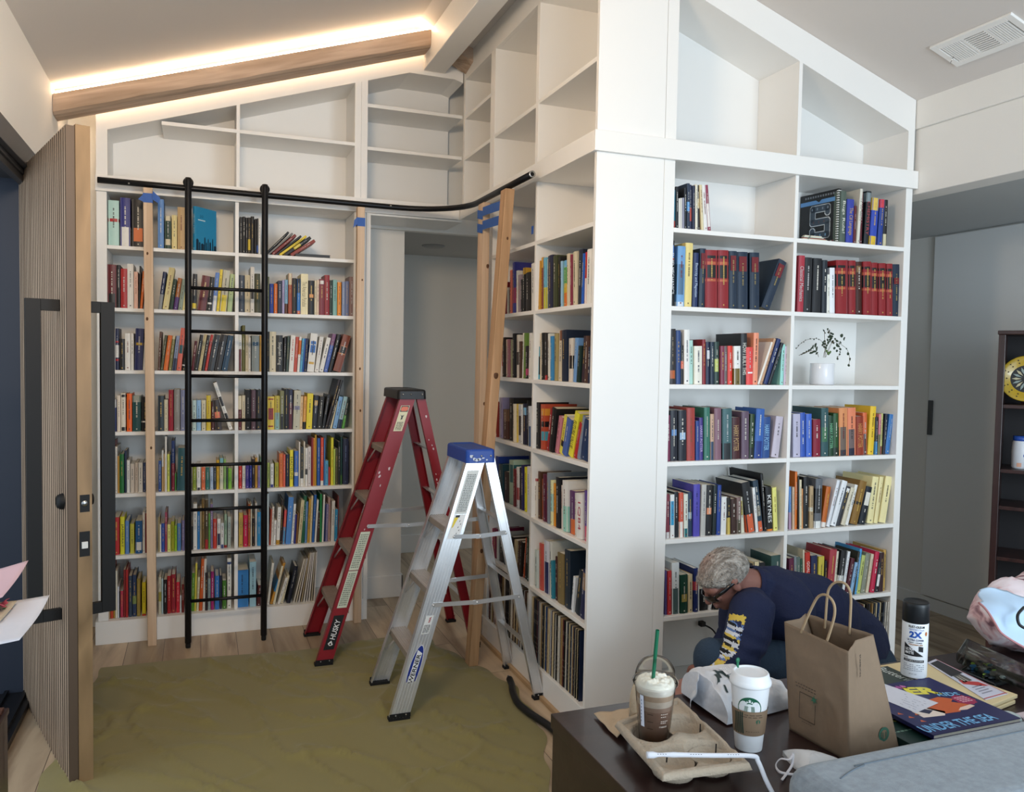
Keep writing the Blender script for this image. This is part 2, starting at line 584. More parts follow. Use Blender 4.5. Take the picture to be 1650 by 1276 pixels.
vx0, vx1, vy0, vy1 = 2.978, 3.146, 2.36, 2.745
mb = MB()
ceilbox(mb, vx0, vx1, vy0, vy0 + .03, 0, .012); ceilbox(mb, vx0, vx1, vy1 - .03, vy1, 0, .012)
ceilbox(mb, vx0, vx0 + .028, vy0 + .03, vy1 - .03, 0, .012); ceilbox(mb, vx1 - .028, vx1, vy0 + .03, vy1 - .03, 0, .012)
t_ = (vy1 - vy0 - .06) / 3
for k in (1, 2):
    ceilbox(mb, vx0 + .028, vx1 - .028, vy0 + .03 + t_ * k - .006, vy0 + .03 + t_ * k + .006, 0, .01)
mb.build('frame', white, vt, bevel=.002)
mb = MB(); ceilbox(mb, vx0 + .02, vx1 - .02, vy0 + .02, vy1 - .02, .0005, .002)
mb.build('backing', mat('vent_dark', '5d6366', .6, metal=.3), vt)
for k in range(3):
    ya, yb = vy0 + .036 + t_ * k, vy0 + .024 + t_ * (k + 1)
    if k == 1:
        nn = 9
        for i in range(nn):
            x = vx0 + .036 + (vx1 - vx0 - .072) * i / (nn - 1)
            mb = MB(); ceilbox(mb, x - .0025, x + .0025, ya, yb, .003, .011); mb.build('slat', white, vt)
    else:
        nn = 9
        for i in range(nn):
            y = ya + (yb - ya) * (i + .5) / nn
            mb = MB(); ceilbox(mb, vx0 + .028, vx1 - .028, y - .002, y + .004, .003, .011); mb.build('slat', white, vt)
mb = MB(); mb.tube([onceil(vx0 + .1, vy1 - .04, .012), onceil(vx0 + .1, vy1 - .035, .03), onceil(vx0 + .11, vy1 - .02, .032)], .002, 6)
mb.build('lever', mat('chrome', 'c8c8c8', .2, metal=1), vt)
tag(vt, 'white rectangular louvered air vent in the sloped ceiling at the upper right', 'air vent')

# round ceiling light in the passage
mb = MB(); mb.lathe([(0.0001, 0), (.085, 0), (.085, -.004), (.07, -.012), (.0001, -.012)], (1.63, 5.97, 2.464), 28)
tag(mb.build('ceiling_light', mat('lamp_trim', '9a9894', .5)), 'round recessed ceiling light in the passage behind the ladders, switched off', 'ceiling light')

# ------------------------------------------------------------------ oak beam with light strip
oakb = woodmat('rustic_beam_oak', 'c3ab96', '9a826c', .65, 9, (.06, 1, 1), rot=(0, radians(17.8), 0))
bz = lambda x: 2.934 + (3.586 - 2.934) / (1.32 + .707) * (x + .707)   # top edge line
bm_ = empty('light_beam', (0.3, 4.86, bz(.3) - .12))
th = .089
mb = MB()
N = 30
rng = random.Random(4)
xe0, xe1 = XL + .002, 1.33
for i in range(N):
    xa = xe0 + (xe1 - xe0) * i / N; xb = xe0 + (xe1 - xe0) * (i + 1) / N
    poly = lambda x, j: [(x, 4.782, bz(x)), (x, 4.782, bz(x) - th + j), (x, 4.80, bz(x) - th - .012 + j), (x, 4.93, bz(x) - th - .012), (x, 4.94, bz(x) - th), (x, 4.94, bz(x))]
    if i == 0: js = [rng.uniform(-.003, .003) for _ in range(N + 1)]
    a, b_ = poly(xa, js[i]), poly(xb, js[i + 1])
    vs = a + b_
    fs = [(k, (k + 1) % 6, (k + 1) % 6 + 6, k + 6) for k in range(6)]
    if i == 0: fs.append((5, 4, 3, 2, 1, 0))
    if i == N - 1: fs.append((6, 7, 8, 9, 10, 11))
    mb.add(vs, fs, False)
mb.build('beam', oakb, bm_)
led = mat('warm_light_strip', 'ffe3bd', .5, emit=24)
mb = MB()
mb.beam((xe0 + .01, 4.80, bz(xe0 + .01) + .008), (xe1 - .02, 4.80, bz(xe1 - .02) + .008), .02, .010)
mb.beam((xe0 + .01, 4.945, bz(xe0 + .01) - .03), (xe1 - .02, 4.945, bz(xe1 - .02) - .03), .004, .02)
mb.build('light_strip', led, bm_)
tag(bm_, 'long rustic oak beam with a glowing warm light strip, sloping under the ceiling at the left', 'light beam')
bm2 = empty('light_beam', (1.56, 4.86, 3.3))
mb = MB()
a = [(1.43, 4.782, 3.555), (1.43, 4.782, 3.47), (1.43, 4.93, 3.44), (1.43, 4.93, 3.555)]
dz = .39 * .158
b_ = [(1.588, 4.782, 3.555 - dz), (1.588, 4.782, 3.455 - dz), (1.588, 4.93, 3.43 - dz), (1.588, 4.93, 3.555 - dz)]
mb.add(a + b_, [(0, 1, 5, 4), (1, 2, 6, 5), (2, 3, 7, 6), (3, 0, 4, 7), (3, 2, 1, 0), (4, 5, 6, 7)], False)
mb.build('beam', oakb, bm2)
mb = MB(); mb.beam((1.44, 4.80, 3.563), (1.58, 4.80, 3.563 - .39 * .14), .02, .010); mb.build('light_strip', led, bm2)
tag(bm2, 'short oak beam end with a warm light strip, right of the white ridge beam', 'light beam')

# ------------------------------------------------------------------ built-in bookcases
T = .02
D_ = .30


def board(name, parent, *boxes, bev=.0012, m=None):
    mb = MB()
    for b in boxes: mb.box(*b)
    return mb.build(name, m or white, parent, bevel=bev, seg=1)


# --- far wall bookcase (faces -Y)
A = empty('built_in_bookcase', (.19, 5.1, 0))
ya, yb = YA, 5.296
board('side_panel', A, (-.531, -.48, ya, yb, .13, HB))
board('side_panel', A, (.861, .907, ya, yb, .13, HB), (.907, .934, ya, yb, 0, HB))
board('divider', A, (.182, .202, ya, yb, .13, HB))
board('plinth', A, (-.545, .935, ya - .012, yb, 0, .129))
board('back_panel', A, (-.48, .861, yb - .008, yb - .0005, .13, HB))
for z in SZ[:-1]:
    board('shelf', A, (-.48, .182, ya, yb - .009, z - T, z)); board('shelf', A, (.202, .861, ya, yb - .009, z - T, z))
board('header_trim', A, (-.535, 1.515, ya - .018, yb, HB, HB + .085))
# upper cabinet
zt = lambda x: min(2.827 + .322 * (x + .476), 3.366)
mb = MB(); xs = [-.531, .182, .861, 1.19, 1.23, 1.48, 1.534]
low = [(x, zt(x)) for x in xs[:4]] + [(1.48, 3.362), (1.534, 3.346)]
hi = [(x, zc(x) - .001) for x in (1.534, 1.2, -.531)]
mb.prism(low + hi, 1, ya, ya + .02)
mb.build('top_rail', white, A)
mb = MB()
for a_, b_ in zip(low[:-1], low[1:]):
    mb.prism([a_, b_, (b_[0], b_[1] + .02), (a_[0], a_[1] + .02)], 1, ya + .02, yb)
mb.build('top_panel', white, A)
mb = MB(); mb.prism([(-.531, HB + .085), (1.534, HB + .085)] + [(x, z) for x, z in low[::-1]], 1, yb - .01, yb - .001)
mb.build('back_panel', white, A)
z0 = HB + .085
for x0, x1 in ((-.531, -.476), (.188, .206), (.861, .8985), (.8995, .937)):
    mb = MB(); mb.prism([(x0, z0), (x1, z0), (x1, zt(x1)), (x0, zt(x0))], 1, ya, yb - .01); mb.build('stile', white, A)
mb = MB(); mb.prism([(-.205, 2.885), (.188, 2.885), (.188, 2.905), (-.205, 2.905)], 1, ya + .001, yb - .011); mb.build('shelf', white, A)
board('shelf', A, (.206, .861, ya + .001, yb - .011, 2.885, 2.905))
board('shelf', A, (.937, 1.533, ya + .001, yb - .011, 3.125, 3.146)); board('shelf', A, (.937, 1.533, ya + .001, yb - .011, 2.87, 2.89))
board('soffit', A, (.935, 1.54, ya, 5.37, HB - .012, HB - .0005))
tag(A, 'white built-in bookcase on the far wall behind the rolling ladder, with an empty gabled top', 'bookcase')

# --- side bookcase (faces -X)
B = empty('built_in_bookcase', (1.7, 3.7, 0))
xa, xb = XB, 1.86
y0, y1, ym = 3.104, 4.42, 3.727
board('side_panel', B, (xa, xb, YC + .0205, y0, .13, HB)); board('side_panel', B, (xa, xb, 4.375, 4.44, 0, HB))
board('divider', B, (xa, xb, ym, ym + .02, .13, HB))
board('plinth', B, (xa - .01, xb, YC + .0205, 4.44, 0, .129)); 
board('quarter_round', B, (xa - .03, xa - .0105, YC - .03, 4.44, 0, .02), m=woodmat('oak_trim', 'c9ab86', 'a98a66', .5, 6, (1, .06, 1)))
board('back_panel', B, (xb - .008, xb, y0, 4.375, .13, HB))
for z in SZ[:-1]:
    board('shelf', B, (xa, xb - .009, y0, ym, z - T, z)); board('shelf', B, (xa, xb - .009, ym + .02, 4.375, z - T, z))
board('header_trim', B, (xa - .018, xb, YC + .0005, YA - .0185, HB, HB + .085))
zu = 3.357
for yy0, yy1 in ((YC + .0205, 3.104), (3.731, 3.766), (4.373, 4.446), (4.93, 4.964)):
    board('stile', B, (xa, xb - .009, yy0, yy1, z0, zu))
board('top_panel', B, (xa + .02, xb, 3.104, 4.964, zu, zu + .02))
mb = MB(); mb.prism([(xa, zu), (xa + .02, zu), (xa + .02, zc(xa + .02) - .001), (xa, zc(xa) - .001)], 1, YC + .0205, 4.964); mb.build('top_rail', white, B)
board('back_panel', B, (xb - .008, xb, YC + .0205, 4.964, z0, zu))
board('shelf', B, (xa + .001, xb - .009, 3.104, 3.731, 2.87, 2.89)); board('shelf', B, (xa + .001, xb - .009, 3.766, 4.373, 2.863, 2.883))
for z in (3.134, 2.879): board('shelf', B, (xa + .001, xb - .009, 4.446, 4.93, z - T, z))
tag(B, 'white built-in bookcase on the side face, behind the aluminium ladder, running toward the corner column', 'bookcase')

# --- front bookcase (faces -Y)
C_ = empty('built_in_bookcase', (2.4, 3.25, 0))
yc0, yc1 = YC, 3.384
xs0, xm0, xm1, xe_ = 1.918, 2.562, 2.581, 3.231
mb = MB(); mb.prism([(XB, 0.0), (1.862, 0), (1.862, HB), (XB, HB)], 1, yc0, yc0 + .02)
mb.build('column_panel', white, C_)
mb = MB(); mb.prism([(XB, z0), (1.862, z0), (1.862, zc(1.862) - .002), (XB, zc(XB) - .002)], 1, yc0, yc0 + .02); mb.build('column_panel', white, C_)
board('side_panel', C_, (1.864, xs0, yc0, yc1, 0, HB)); board('side_panel', C_, (xe_, 3.272, yc0, yc1, 0, HB))
board('divider', C_, (xm0, xm1, yc0, yc1, .13, HB))
board('plinth', C_, (1.918, 3.231, yc0, yc1, 0, .129))
board('back_panel', C_, (xs0, xe_, yc1 - .008, yc1, .13, HB))
for z in SZ[:-1]:
    board('shelf', C_, (xs0, xm0, yc0, yc1 - .009, z - T, z)); board('shelf', C_, (xm1, xe_, yc0, yc1 - .009, z - T, z))
board('header_trim', C_, (XB - .018, 3.287, yc0 - .018, yc0, HB, HB + .085), (1.862, 3.287, yc0, yc1, HB, HB + .085))
zq = lambda x: 3.162 - .357 * (x - 2.137)
mb = MB(); mb.prism([(xs0, zq(xs0)), (3.272, zq(3.272)), (3.272, zc(3.272) - .001), (xs0, zc(xs0) - .001)], 1, yc0, yc0 + .02); mb.build('top_rail', white, C_)
mb = MB(); mb.prism([(xs0, zq(xs0)), (3.231, zq(3.231)), (3.231, zq(3.231) + .02), (xs0, zq(xs0) + .02)], 1, yc0 + .02, yc1); mb.build('top_panel', white, C_)
for x0, x1 in ((1.864, xs0), (xm0, xm1), (3.231, 3.272)):
    mb = MB(); mb.prism([(x0, z0), (x1, z0), (x1, zq(x1) + (0.0 if x0 > 1.9 else .2)), (x0, zq(x0) + (0.0 if x0 > 1.9 else .2))], 1, yc0, yc1 - .009); mb.build('stile', white, C_)
mb = MB(); mb.prism([(xs0, z0), (xe_, z0), (xe_, zq(xe_)), (xs0, zq(xs0))], 1, yc1 - .008, yc1); mb.build('back_panel', white, C_)
tag(C_, 'white built-in bookcase right of the corner column, with two sloped empty top bays', 'bookcase')
# ------------------------------------------------------------------ books
PAL = dict(k=('1c1c20', 'black'), K=('2e2e33', 'charcoal'), w=('e9e7e1', 'white'), c=('ddd2b6', 'cream'), g=('8f9192', 'grey'),
           G=('1f4636', 'dark green'), n=('1e2a52', 'navy'), b=('2f5ba8', 'blue'), B=('74aad6', 'light blue'), t=('1f6a70', 'teal'),
           r=('b52a2e', 'red'), R=('6e1f2a', 'maroon'), o=('e07a30', 'orange'), y=('e8cf3c', 'yellow'), Y=('c2953c', 'mustard'),
           p=('d98fa2', 'pink'), P=('5b3b86', 'purple'), m=('5e3a28', 'brown'), a=('c8a878', 'tan'), e=('6b6a38', 'olive'),
           l=('9bbd3f', 'lime green'), s=('ec8a70', 'salmon'), v=('b0a8cc', 'lavender'), M=('b22a66', 'magenta'), A=('bcdcd4', 'pale aqua'),
           C=('20344a', 'dark blue'), d=('3b4656', 'slate'), i=('efe2a8', 'pale yellow'), u=('2f9fca', 'sky blue'))
ORD = 'first second third fourth fifth sixth seventh eighth ninth tenth eleventh twelfth thirteenth fourteenth fifteenth sixteenth seventeenth eighteenth nineteenth twentieth'.split()
ORD += ['twenty-' + o for o in ORD[:9]] + ['thirtieth'] + ['thirty-' + o for o in ORD[:9]]
SHN = ['top', 'second', 'third', 'fourth', 'fifth', 'sixth', 'bottom']
cover = colmat()


def colour_of(tk):
    if tk in PAL: return PAL[tk][0], PAL[tk][1]
    r, g_, b = [int(tk[i:i + 2], 16) for i in (0, 2, 4)]
    best = min(PAL.values(), key=lambda h: sum((x - y) ** 2 for x, y in zip((r, g_, b), [int(h[0][i:i + 2], 16) for i in (0, 2, 4)])))
    return tk, best[1]


def lum(c): r, g_, b = srgb(c); return .3 * r + .6 * g_ + .1 * b


def book_mb(th, h, dep, colr, bands=(), text=None, style='', rng=random, label=None, tcol=None):
    """spine at y=0 facing -y, x centred, z up"""
    mb = MB(); c0 = srgb(colr)
    hard = style == 'H' or (style == '' and rng.random() < .4)
    over = .003 if hard else 0.0
    bt = min(.0025 if hard else .0008, th * .2)
    bul = min(.004, th * .16)
    cuts = sorted({0.0, 1.0} | {round(b[1], 3) for b in bands} | {round(b[2], 3) for b in bands})

    def cat_(f):
        for b in bands[::-1]:
            if b[1] <= f <= b[2]: return srgb(b[0])
        return c0
    n = 4
    prof = [(-th / 2 + th * k / n, -bul * sin(pi * k / n)) for k in range(n + 1)]
    for lo, hi_ in zip(cuts[:-1], cuts[1:]):
        cc = cat_((lo + hi_) / 2); mb.col = cc
        z0_, z1_ = lo * h, hi_ * h
        vs = [(x, y, z) for z in (z0_, z1_) for x, y in prof]
        mb.add(vs, [(k, k + 1, k + n + 2, k + n + 1) for k in range(n)], True)
        wrap = dep if rng.random() < .8 else .03
        for sx in (-1, 1):
            x0, x1 = sx * th / 2, sx * (th / 2 - bt)
            mb.box(x0, x1, 0, dep, z0_, z1_)
    # spine inner closing + head strip
    mb.col = c0
    mb.box(-th / 2 + bt, th / 2 - bt, -bul * .4, .004, 0.0, h - .0005)
    mb.color('e9e0cb' if rng.random() < .6 else 'f2efe6')
    mb.box(-th / 2 + bt, th / 2 - bt, .004, dep - over - .001, over, h - over - .001)
    y_ = -bul - .0006
    lightc = lum(colr) > .35
    tcol = tcol or (rng.choice(['2a2a2e', '333a55', '7a2a22', '1e1e1e']) if lightc else rng.choice(['d8d4c8', 'd0b060', 'e6e2d8', 'c8c8c8']))
    if label:
        lc, lo, hi_ = label
        mb.color(lc); mb.add([(-th * .36, y_, lo * h), (th * .36, y_, lo * h), (th * .36, y_, hi_ * h), (-th * .36, y_, hi_ * h)], [(0, 1, 2, 3)], False)
        y_ -= .0004
    if text:
        wd = h * .62
        lo = .5
        words(mb, text, (0, y_, h * lo), (0, 0, -1), (1, 0, 0), wd, min(th * .62, .03), tcol)
    elif th > .011:
        # small unreadable title marks
        z = h * rng.uniform(.8, .9); zend = h * rng.uniform(.3, .5)
        mb.color(tcol)
        hw = min(.0035, th * rng.uniform(.06, .11))
        while z > zend:
            L_ = rng.uniform(.0015, .005)
            if rng.random() < .8:
                mb.add([(-hw, y_, z - L_), (hw, y_, z - L_), (hw, y_, z), (-hw, y_, z)], [(0, 1, 2, 3)], False)
            z -= L_ + rng.uniform(.0008, .0024)
        if rng.random() < .6:
            zz = h * .05; q = min(.003, th * .12)
            mb.add([(-q, y_, zz), (q, y_, zz), (q, y_, zz + q * 2), (-q, y_, zz + q * 2)], [(0, 1, 2, 3)], False)
    return mb


BOOKS = []   # (area, mb, matrix, label parts)


def law_red(th):
    return [('1c1a1c', .855, .905), ('1c1a1c', .52, .74), ('c06a4a', .75, .80), ('c06a4a', .46, .50)]


def row(bay, face, si, org, s, line, text, rec=.02, rot=0):
    """one shelf of books read off: entries 'xl xr ytop colour|bands [dx] [t=..]' in one enlarged view"""
    ox, oy = org
    z = SZ[si]
    plane = {'A': YA, 'B': XB, 'C': YC}[face] + rec
    un = (lambda x, y: atX(x, y, plane)) if face == 'B' else (lambda x, y: atY(x, y, plane))
    (lx0, ly0), (lx1, ly1) = line
    rows = []
    rng = random.Random(hash((bay, si)) % 1000 if False else sum(map(ord, bay)) * 7 + si)
    ents = [e.strip() for e in text.replace('\n', ';').split(';') if e.strip()]
    prev = None
    for k, e in enumerate(ents):
        tk = e.split()
        x0, x1, yt = float(tk[0]), float(tk[1]), float(tk[2])
        spec = tk[3]; dx = 0; tx = None; tcol = None
        for q in tk[4:]:
            if q.startswith('t='): tx = q[2:].replace('_', ' ')
            elif q.startswith('tc='): tcol = q[3:]
            else: dx = float(q)
        yb_ = ly0 + (ly1 - ly0) * ((x0 + x1) / 2 - lx0) / (lx1 - lx0)
        P = lambda x, y: un(ox + x / s, oy + y / s)
        bl, br_, tl = P(x0, yb_), P(x1, yb_), P(x0 + dx, yt)
        if face == 'B':
            u0, u1, ut = bl.y, br_.y, tl.y      # y decreases to the right
            sgn = -1
        else:
            u0, u1, ut = bl.x, br_.x, tl.x; sgn = 1
        a0_, a1_, at_ = u0 * sgn, u1 * sgn, ut * sgn
        hgt = tl.z - z
        lean = at_ - a0_
        # the camera also sees the lean of vertical lines; real lean measured in the shelf plane
        ang = atan2(lean, hgt)
        if abs(ang) < radians(1.2): ang = 0
        wd = (a1_ - a0_)
        th = max(.0045, wd * cos(ang) * .97)
        if ang > 0: H = hgt / cos(ang) - th * tan(ang)
        else: H = hgt / cos(ang)
        H = max(.1, min(H, .325))
        parts = spec.split('|')
        law = parts[0] in ('LR', 'LC', 'LB')
        label = None; bands = []
        if parts[0] == 'LR': cc, cn = '96242c', 'red'; bands = law_red(th); style = 'H'; feat = 'black bands'; tcol = 'c8a860'
        elif parts[0] == 'LC': cc, cn = '20344a', 'dark blue'; label = ('7a1c26', .66, .92); style = 'H'; feat = 'red label'; tcol = '9c8c5c'
        else: cc, cn = colour_of(parts[0]); style = ''; feat = None
        for b in parts[1:]:
            q = b.split(':')
            bc, bn = colour_of(q[0])
            if len(q) == 1:
                if rng.random() < .5: lo, hi_ = .7, .95
                else: lo, hi_ = 0, .25
            else: lo, hi_ = float(q[1]), float(q[2])
            if len(q) == 4: label = (bc, lo, hi_)
            else: bands.append((bc, lo, hi_))
            if feat is None: feat = '%s %s' % (bn, 'top' if hi_ > .97 else 'base' if lo < .03 else 'band')
        dep = rng.uniform(.15, .21) * (1.15 if H > .25 else 1)
        dep = min(dep, .265)
        mb = book_mb(th, H, dep, cc, bands, tx, style, rng, label, tcol)
        # place
        if ang > 0:   # touches with lower right corner
            piv = a1_
            M = Matrix.Translation((piv, 0, z)) @ Matrix.Rotation(ang, 4, 'Y') @ Matrix.Translation((-th / 2, 0, 0))
        elif ang < 0:
            M = Matrix.Translation((a0_, 0, z)) @ Matrix.Rotation(ang, 4, 'Y') @ Matrix.Translation((th / 2, 0, 0))
        else:
            M = Matrix.Translation(((a0_ + a1_) / 2, 0, z))
        jit = rng.uniform(0, .012)
        if face == 'B':
            M = Matrix.Translation((XB + rec + jit, 0, 0)) @ Matrix.Rotation(-pi / 2, 4, 'Z') @ M
        else:
            M = Matrix.Translation((0, plane + jit, 0)) @ M
        sizew = 'thick' if th > .036 else 'thin' if th < .014 else ('tall' if H > .265 else 'short' if H < .17 else 'mid-sized')
        leanw = ' leaning right' if ang > radians(9) else ' leaning left' if ang < radians(-5) else ''
        c_ = (Vector((bl.x, bl.y, z)) - CAM).length
        rows.append(dict(mb=mb, M=M, area=th * H / c_ ** 2, desc=(sizew, cn, leanw, feat), bay=bay, si=si, k=k, dist=c_))
    # labels: by look where that is unique on its shelf, else by its order
    look = {}
    for r_ in rows:
        sw, cn, lw, ft = r_['desc']
        d = '%s %s book%s%s' % (sw, cn, lw, (' with ' + ft) if ft and not lw else '')
        r_['look'] = d; look[d] = look.get(d, 0) + 1
    for r_ in rows:
        d = r_['look']
        if look[d] > 1: d += ', ' + ORD[r_['k']] + ' from left'
        r_['label'] = '%s on %s shelf, %s' % (d, SHN[r_['si']], r_['bay'])
        if look[r_['look']] > 1 and len(r_['label'].split()) > 16:
            sw, cn, lw, ft = r_['desc']
            r_['label'] = '%s %s book, %s from left on %s shelf, %s' % (sw, cn, ORD[r_['k']], SHN[r_['si']], r_['bay'])
    BOOKS.extend(rows)


AL, AR = 'far wall left bay', 'far wall right bay'
BL, BR = 'side face far bay', 'side face near bay'
CL, CR = 'front face left bay', 'front face right bay'
z5, z6 = ((150, 280), 5.546), ((370, 300), 6.075)
z7, z8 = ((150, 500), 6.38), ((370, 500), 6.38)
row(AL, 'A', 0, *z5, ((125, 612), (1270, 682)), '''133 232 228 A|r:.53:.60 ; 240 333 205 2d3488|w:0:.40 ; 345 460 220 k|o:.12:.40:1 ; 472 500 384 y ; 578 633 222 6a96cc
640 698 370 G|c:.85:1|c:.12:.3 ; 703 750 365 i ; 753 822 290 a -3 ; 824 850 320 K''')
row(AL, 'A', 1, *z5, ((120, 1180), (1270, 1222)), '''127 210 805 R|k:0:.33 ; 214 243 810 k ; 247 305 843 r ; 305 362 800 w 6 ; 365 400 870 efc8b8 4 ; 404 418 820 K 10 ; 418 440 865 o 25 ; 446 490 870 a8a8b2 38
578 612 870 n|g:0:.4 46 ; 617 672 830 d8cc98 60 ; 680 712 935 G 38 ; 715 752 925 b07038|P:0:.4 44 ; 757 795 935 9aa898 40 ; 797 825 940 i 34
880 922 890 K|y:.05:.2 10 ; 926 1006 900 R 48 tc=e8d49a ; 1012 1058 915 k|w:.2:.25 30 ; 1060 1098 878 6a8cc8|w:0:.4 34 ; 1101 1126 850 y 34 ; 1128 1190 855 c8c4b0|e8d040:0:.4 36 ; 1196 1240 890 b8c898 30''')
row(AR, 'A', 0, *z6, ((90, 632), (1220, 712)), '''97 125 295 k ; 127 155 292 k ; 157 178 300 K ; 179 205 302 k|y:.1:.4 ; 207 240 290 k ; 245 262 312 k ; 264 280 310 k|b:.05:.25 ; 282 303 308 w
330 358 437 k 240 ; 360 385 450 8a8480 250 ; 387 430 462 8a3a38 250 ; 432 462 475 k 262 ; 464 500 475 y 280 ; 502 553 485 k|y:.35:.6 280 ; 556 612 515 9a4638 268''')
row(AR, 'A', 1, *z6, ((90, 1220), (1215, 1277)), '''90 147 865 d ; 149 200 865 c ; 203 242 785 w|k:.3:.5 6 ; 245 300 850 4a4c30 ; 362 388 880 7a7a50 ; 392 430 950 1f45a0 ; 434 468 948 o ; 472 511 920 2a3350
514 537 915 v ; 540 570 910 8ab4cc|m:0:.3 ; 574 610 848 a8543a|c:.72:1 ; 613 655 895 k ; 660 692 900 2a80c8|k:.6:1|o:0:.1 ; 695 767 853 f0e6c0 t=The_American_Paradox tc=8a7a50 ; 772 828 918 k|e0a060:.5:.6:1
830 852 918 c ; 855 876 912 ecd6c0 ; 878 925 905 8e3a48|w:.86:.96 ; 927 977 865 9c2a34 ; 980 1008 915 1a3a30 ; 1011 1052 910 8cb8b0 ; 1055 1093 935 e8962c ; 1098 1128 930 8c98b4 ; 1131 1166 925 7a84a8 ; 1169 1222 880 8a6c66''')
row(AL, 'A', 2, *z7, ((180, 605), (1450, 618)), '''182 209 225 w ; 212 227 228 w ; 229 266 182 n|w:.3:.6|r:.66:.7|r:.22:.27 3 ; 272 325 290 k ; 328 385 232 w ; 388 418 232 w ; 421 508 180 26306a|c8a83a:.6:.66 12 ; 511 545 188 w 22 ; 548 578 190 w 18
664 688 215 m 20 ; 690 716 250 55583a 46 ; 720 766 250 o 50 ; 774 806 255 8a8a58|c:.9:1 42 ; 811 850 255 9aa8c8|n:0:.35 45 ; 856 905 175 e07868|t:.4:.6 46 ; 906 950 370 k|w:.2:.25 34
1008 1035 310 R 36 ; 1038 1074 245 k 60 ; 1079 1110 240 cdbd90 64 ; 1112 1142 250 K 60 ; 1145 1172 245 c04038 66 ; 1175 1240 240 3a4048 72 ; 1245 1312 240 K 74 ; 1318 1378 250 1f4a66 70''')
row(AR, 'A', 2, *z8, ((90, 620), (1270, 637)), '''90 125 245 w|R:0:.6 ; 128 160 150 6a6a30 4 ; 163 192 250 c 3 ; 193 217 275 w ; 225 305 255 8e9898|2a5a78:.72:.82:1 ; 308 326 255 Y
384 405 215 k ; 408 475 215 c tc=2a2a22 ; 478 547 252 k 9 t=Stephen_King ; 550 575 275 K 10 ; 579 604 260 4a5a54 16 ; 606 655 252 w 24 tc=c06050 ; 658 690 268 c85a48 25 ; 693 718 268 w|o:.5:.9 25
720 745 285 6ab0d0 28 ; 747 760 285 2f62b0 26 ; 762 791 285 n 22 ; 794 868 230 w|3a78c0:.72:.8:1|3a78c0:.5:.7|d8b050:.2:.26 42 ; 872 914 265 w 54 ; 918 962 272 w 84 ; 966 1006 235 5a74b8|8a6080:.7:1 95 ; 1010 1050 238 k 100
1056 1140 240 8a4a30|2a2420:.5:.68|c89060:.68:.7|c89060:.47:.5 114''')
row(AL, 'A', 3, *z7, ((180, 1250), (1440, 1227)), '''186 240 915 26306a|w:.75:1 ; 246 282 872 e8dccc ; 287 335 850 e4dccc|k:.02:.12|k:.9:.97 -8 ; 346 400 853 f07020 ; 404 492 875 1f5a5c|b0b8b0:.82:1 ; 497 578 885 k|w:.26:.3 ; 665 730 875 2e3a42 ; 732 770 915 d8cfb4
776 826 815 a8203a ; 833 893 808 9c9a96 ; 899 948 815 8c92b0 ; 1020 1060 920 c8dcd6 ; 1063 1110 920 9ac0e0 ; 1116 1158 920 d8d0b4 ; 1164 1210 872 d8c03c ; 1212 1250 940 5a2a2a ; 1258 1330 920 3a2a28|s:.4:.6 -30 ; 1400 1440 745 w|k:.5:.7|k:.2:.35 -165''')
row(AR, 'A', 3, *z8, ((90, 1225), (1260, 1207)), '''90 122 875 6a2830|c:.6:1 ; 125 160 872 c ; 163 215 815 k ; 222 268 815 6e5460 ; 273 322 815 K ; 386 460 882 e8cc50|a03020:.9:.94|a03020:.08:.12|a03020:.3:.65:1 ; 463 515 875 c8b850|90b8b8:0:.5 ; 518 560 825 8a8a60|K:0:.4
563 604 805 k 3 ; 606 648 810 2a3050|6a2430:0:.66 8 ; 650 722 820 c8c4b0|8a88a0:.5:.6 14 ; 722 748 880 e8cba0 10 ; 751 780 880 e8b060|k:0:.22 14 ; 784 845 850 ecd838 16 ; 848 895 870 262a3a|c8a040:.7:.85:1 24 ; 898 945 880 2a2620 30
948 976 860 k 58 ; 979 1004 705 2a1418 140 ; 1007 1030 710 K 138 ; 1033 1052 925 e8d8b4 64 ; 1058 1100 880 8ab4dc 68 ; 1104 1146 880 a8c8cc|n:0:.28 72 ; 1152 1182 890 1f3028|6ab050:0:.42 58''')
b1, b2 = ((150, 690), 6.075), ((370, 690), 6.075)
row(AL, 'A', 4, *b1, ((175, 640), (1365, 580)), '''178 210 125 8a3038|4a2a48:0:.4 ; 214 238 178 d8d4cc ; 240 258 270 Y ; 262 303 250 2a7a3c ; 307 328 215 2a3450 ; 331 360 310 w ; 365 405 345 d6cabc ; 408 440 335 d6cabc ; 444 485 335 w ; 488 514 335 3a4a70 ; 518 547 350 9a2a30
640 668 315 3a5a98 ; 672 690 215 d8d8d4|a:0:.6 ; 692 702 250 a ; 704 722 75 w ; 727 750 250 d8e070 ; 752 764 260 3a4a60 ; 767 798 120 24407c|8a2a40:0:.55 ; 800 814 480 4a8a40 ; 817 902 190 2e6068 13
975 1010 375 9aa838 ; 1016 1052 350 w|k:0:.1 ; 1060 1098 380 e0784a ; 1102 1140 380 3a7a70 ; 1146 1176 380 b8c8dc ; 1180 1204 385 d ; 1208 1235 310 d8b030 ; 1240 1275 290 d8d4bc|8ac0c8:.8:1 ; 1279 1302 300 9ac070 ; 1305 1320 380 44504a ; 1323 1357 390 8ac040''', rec=.03)
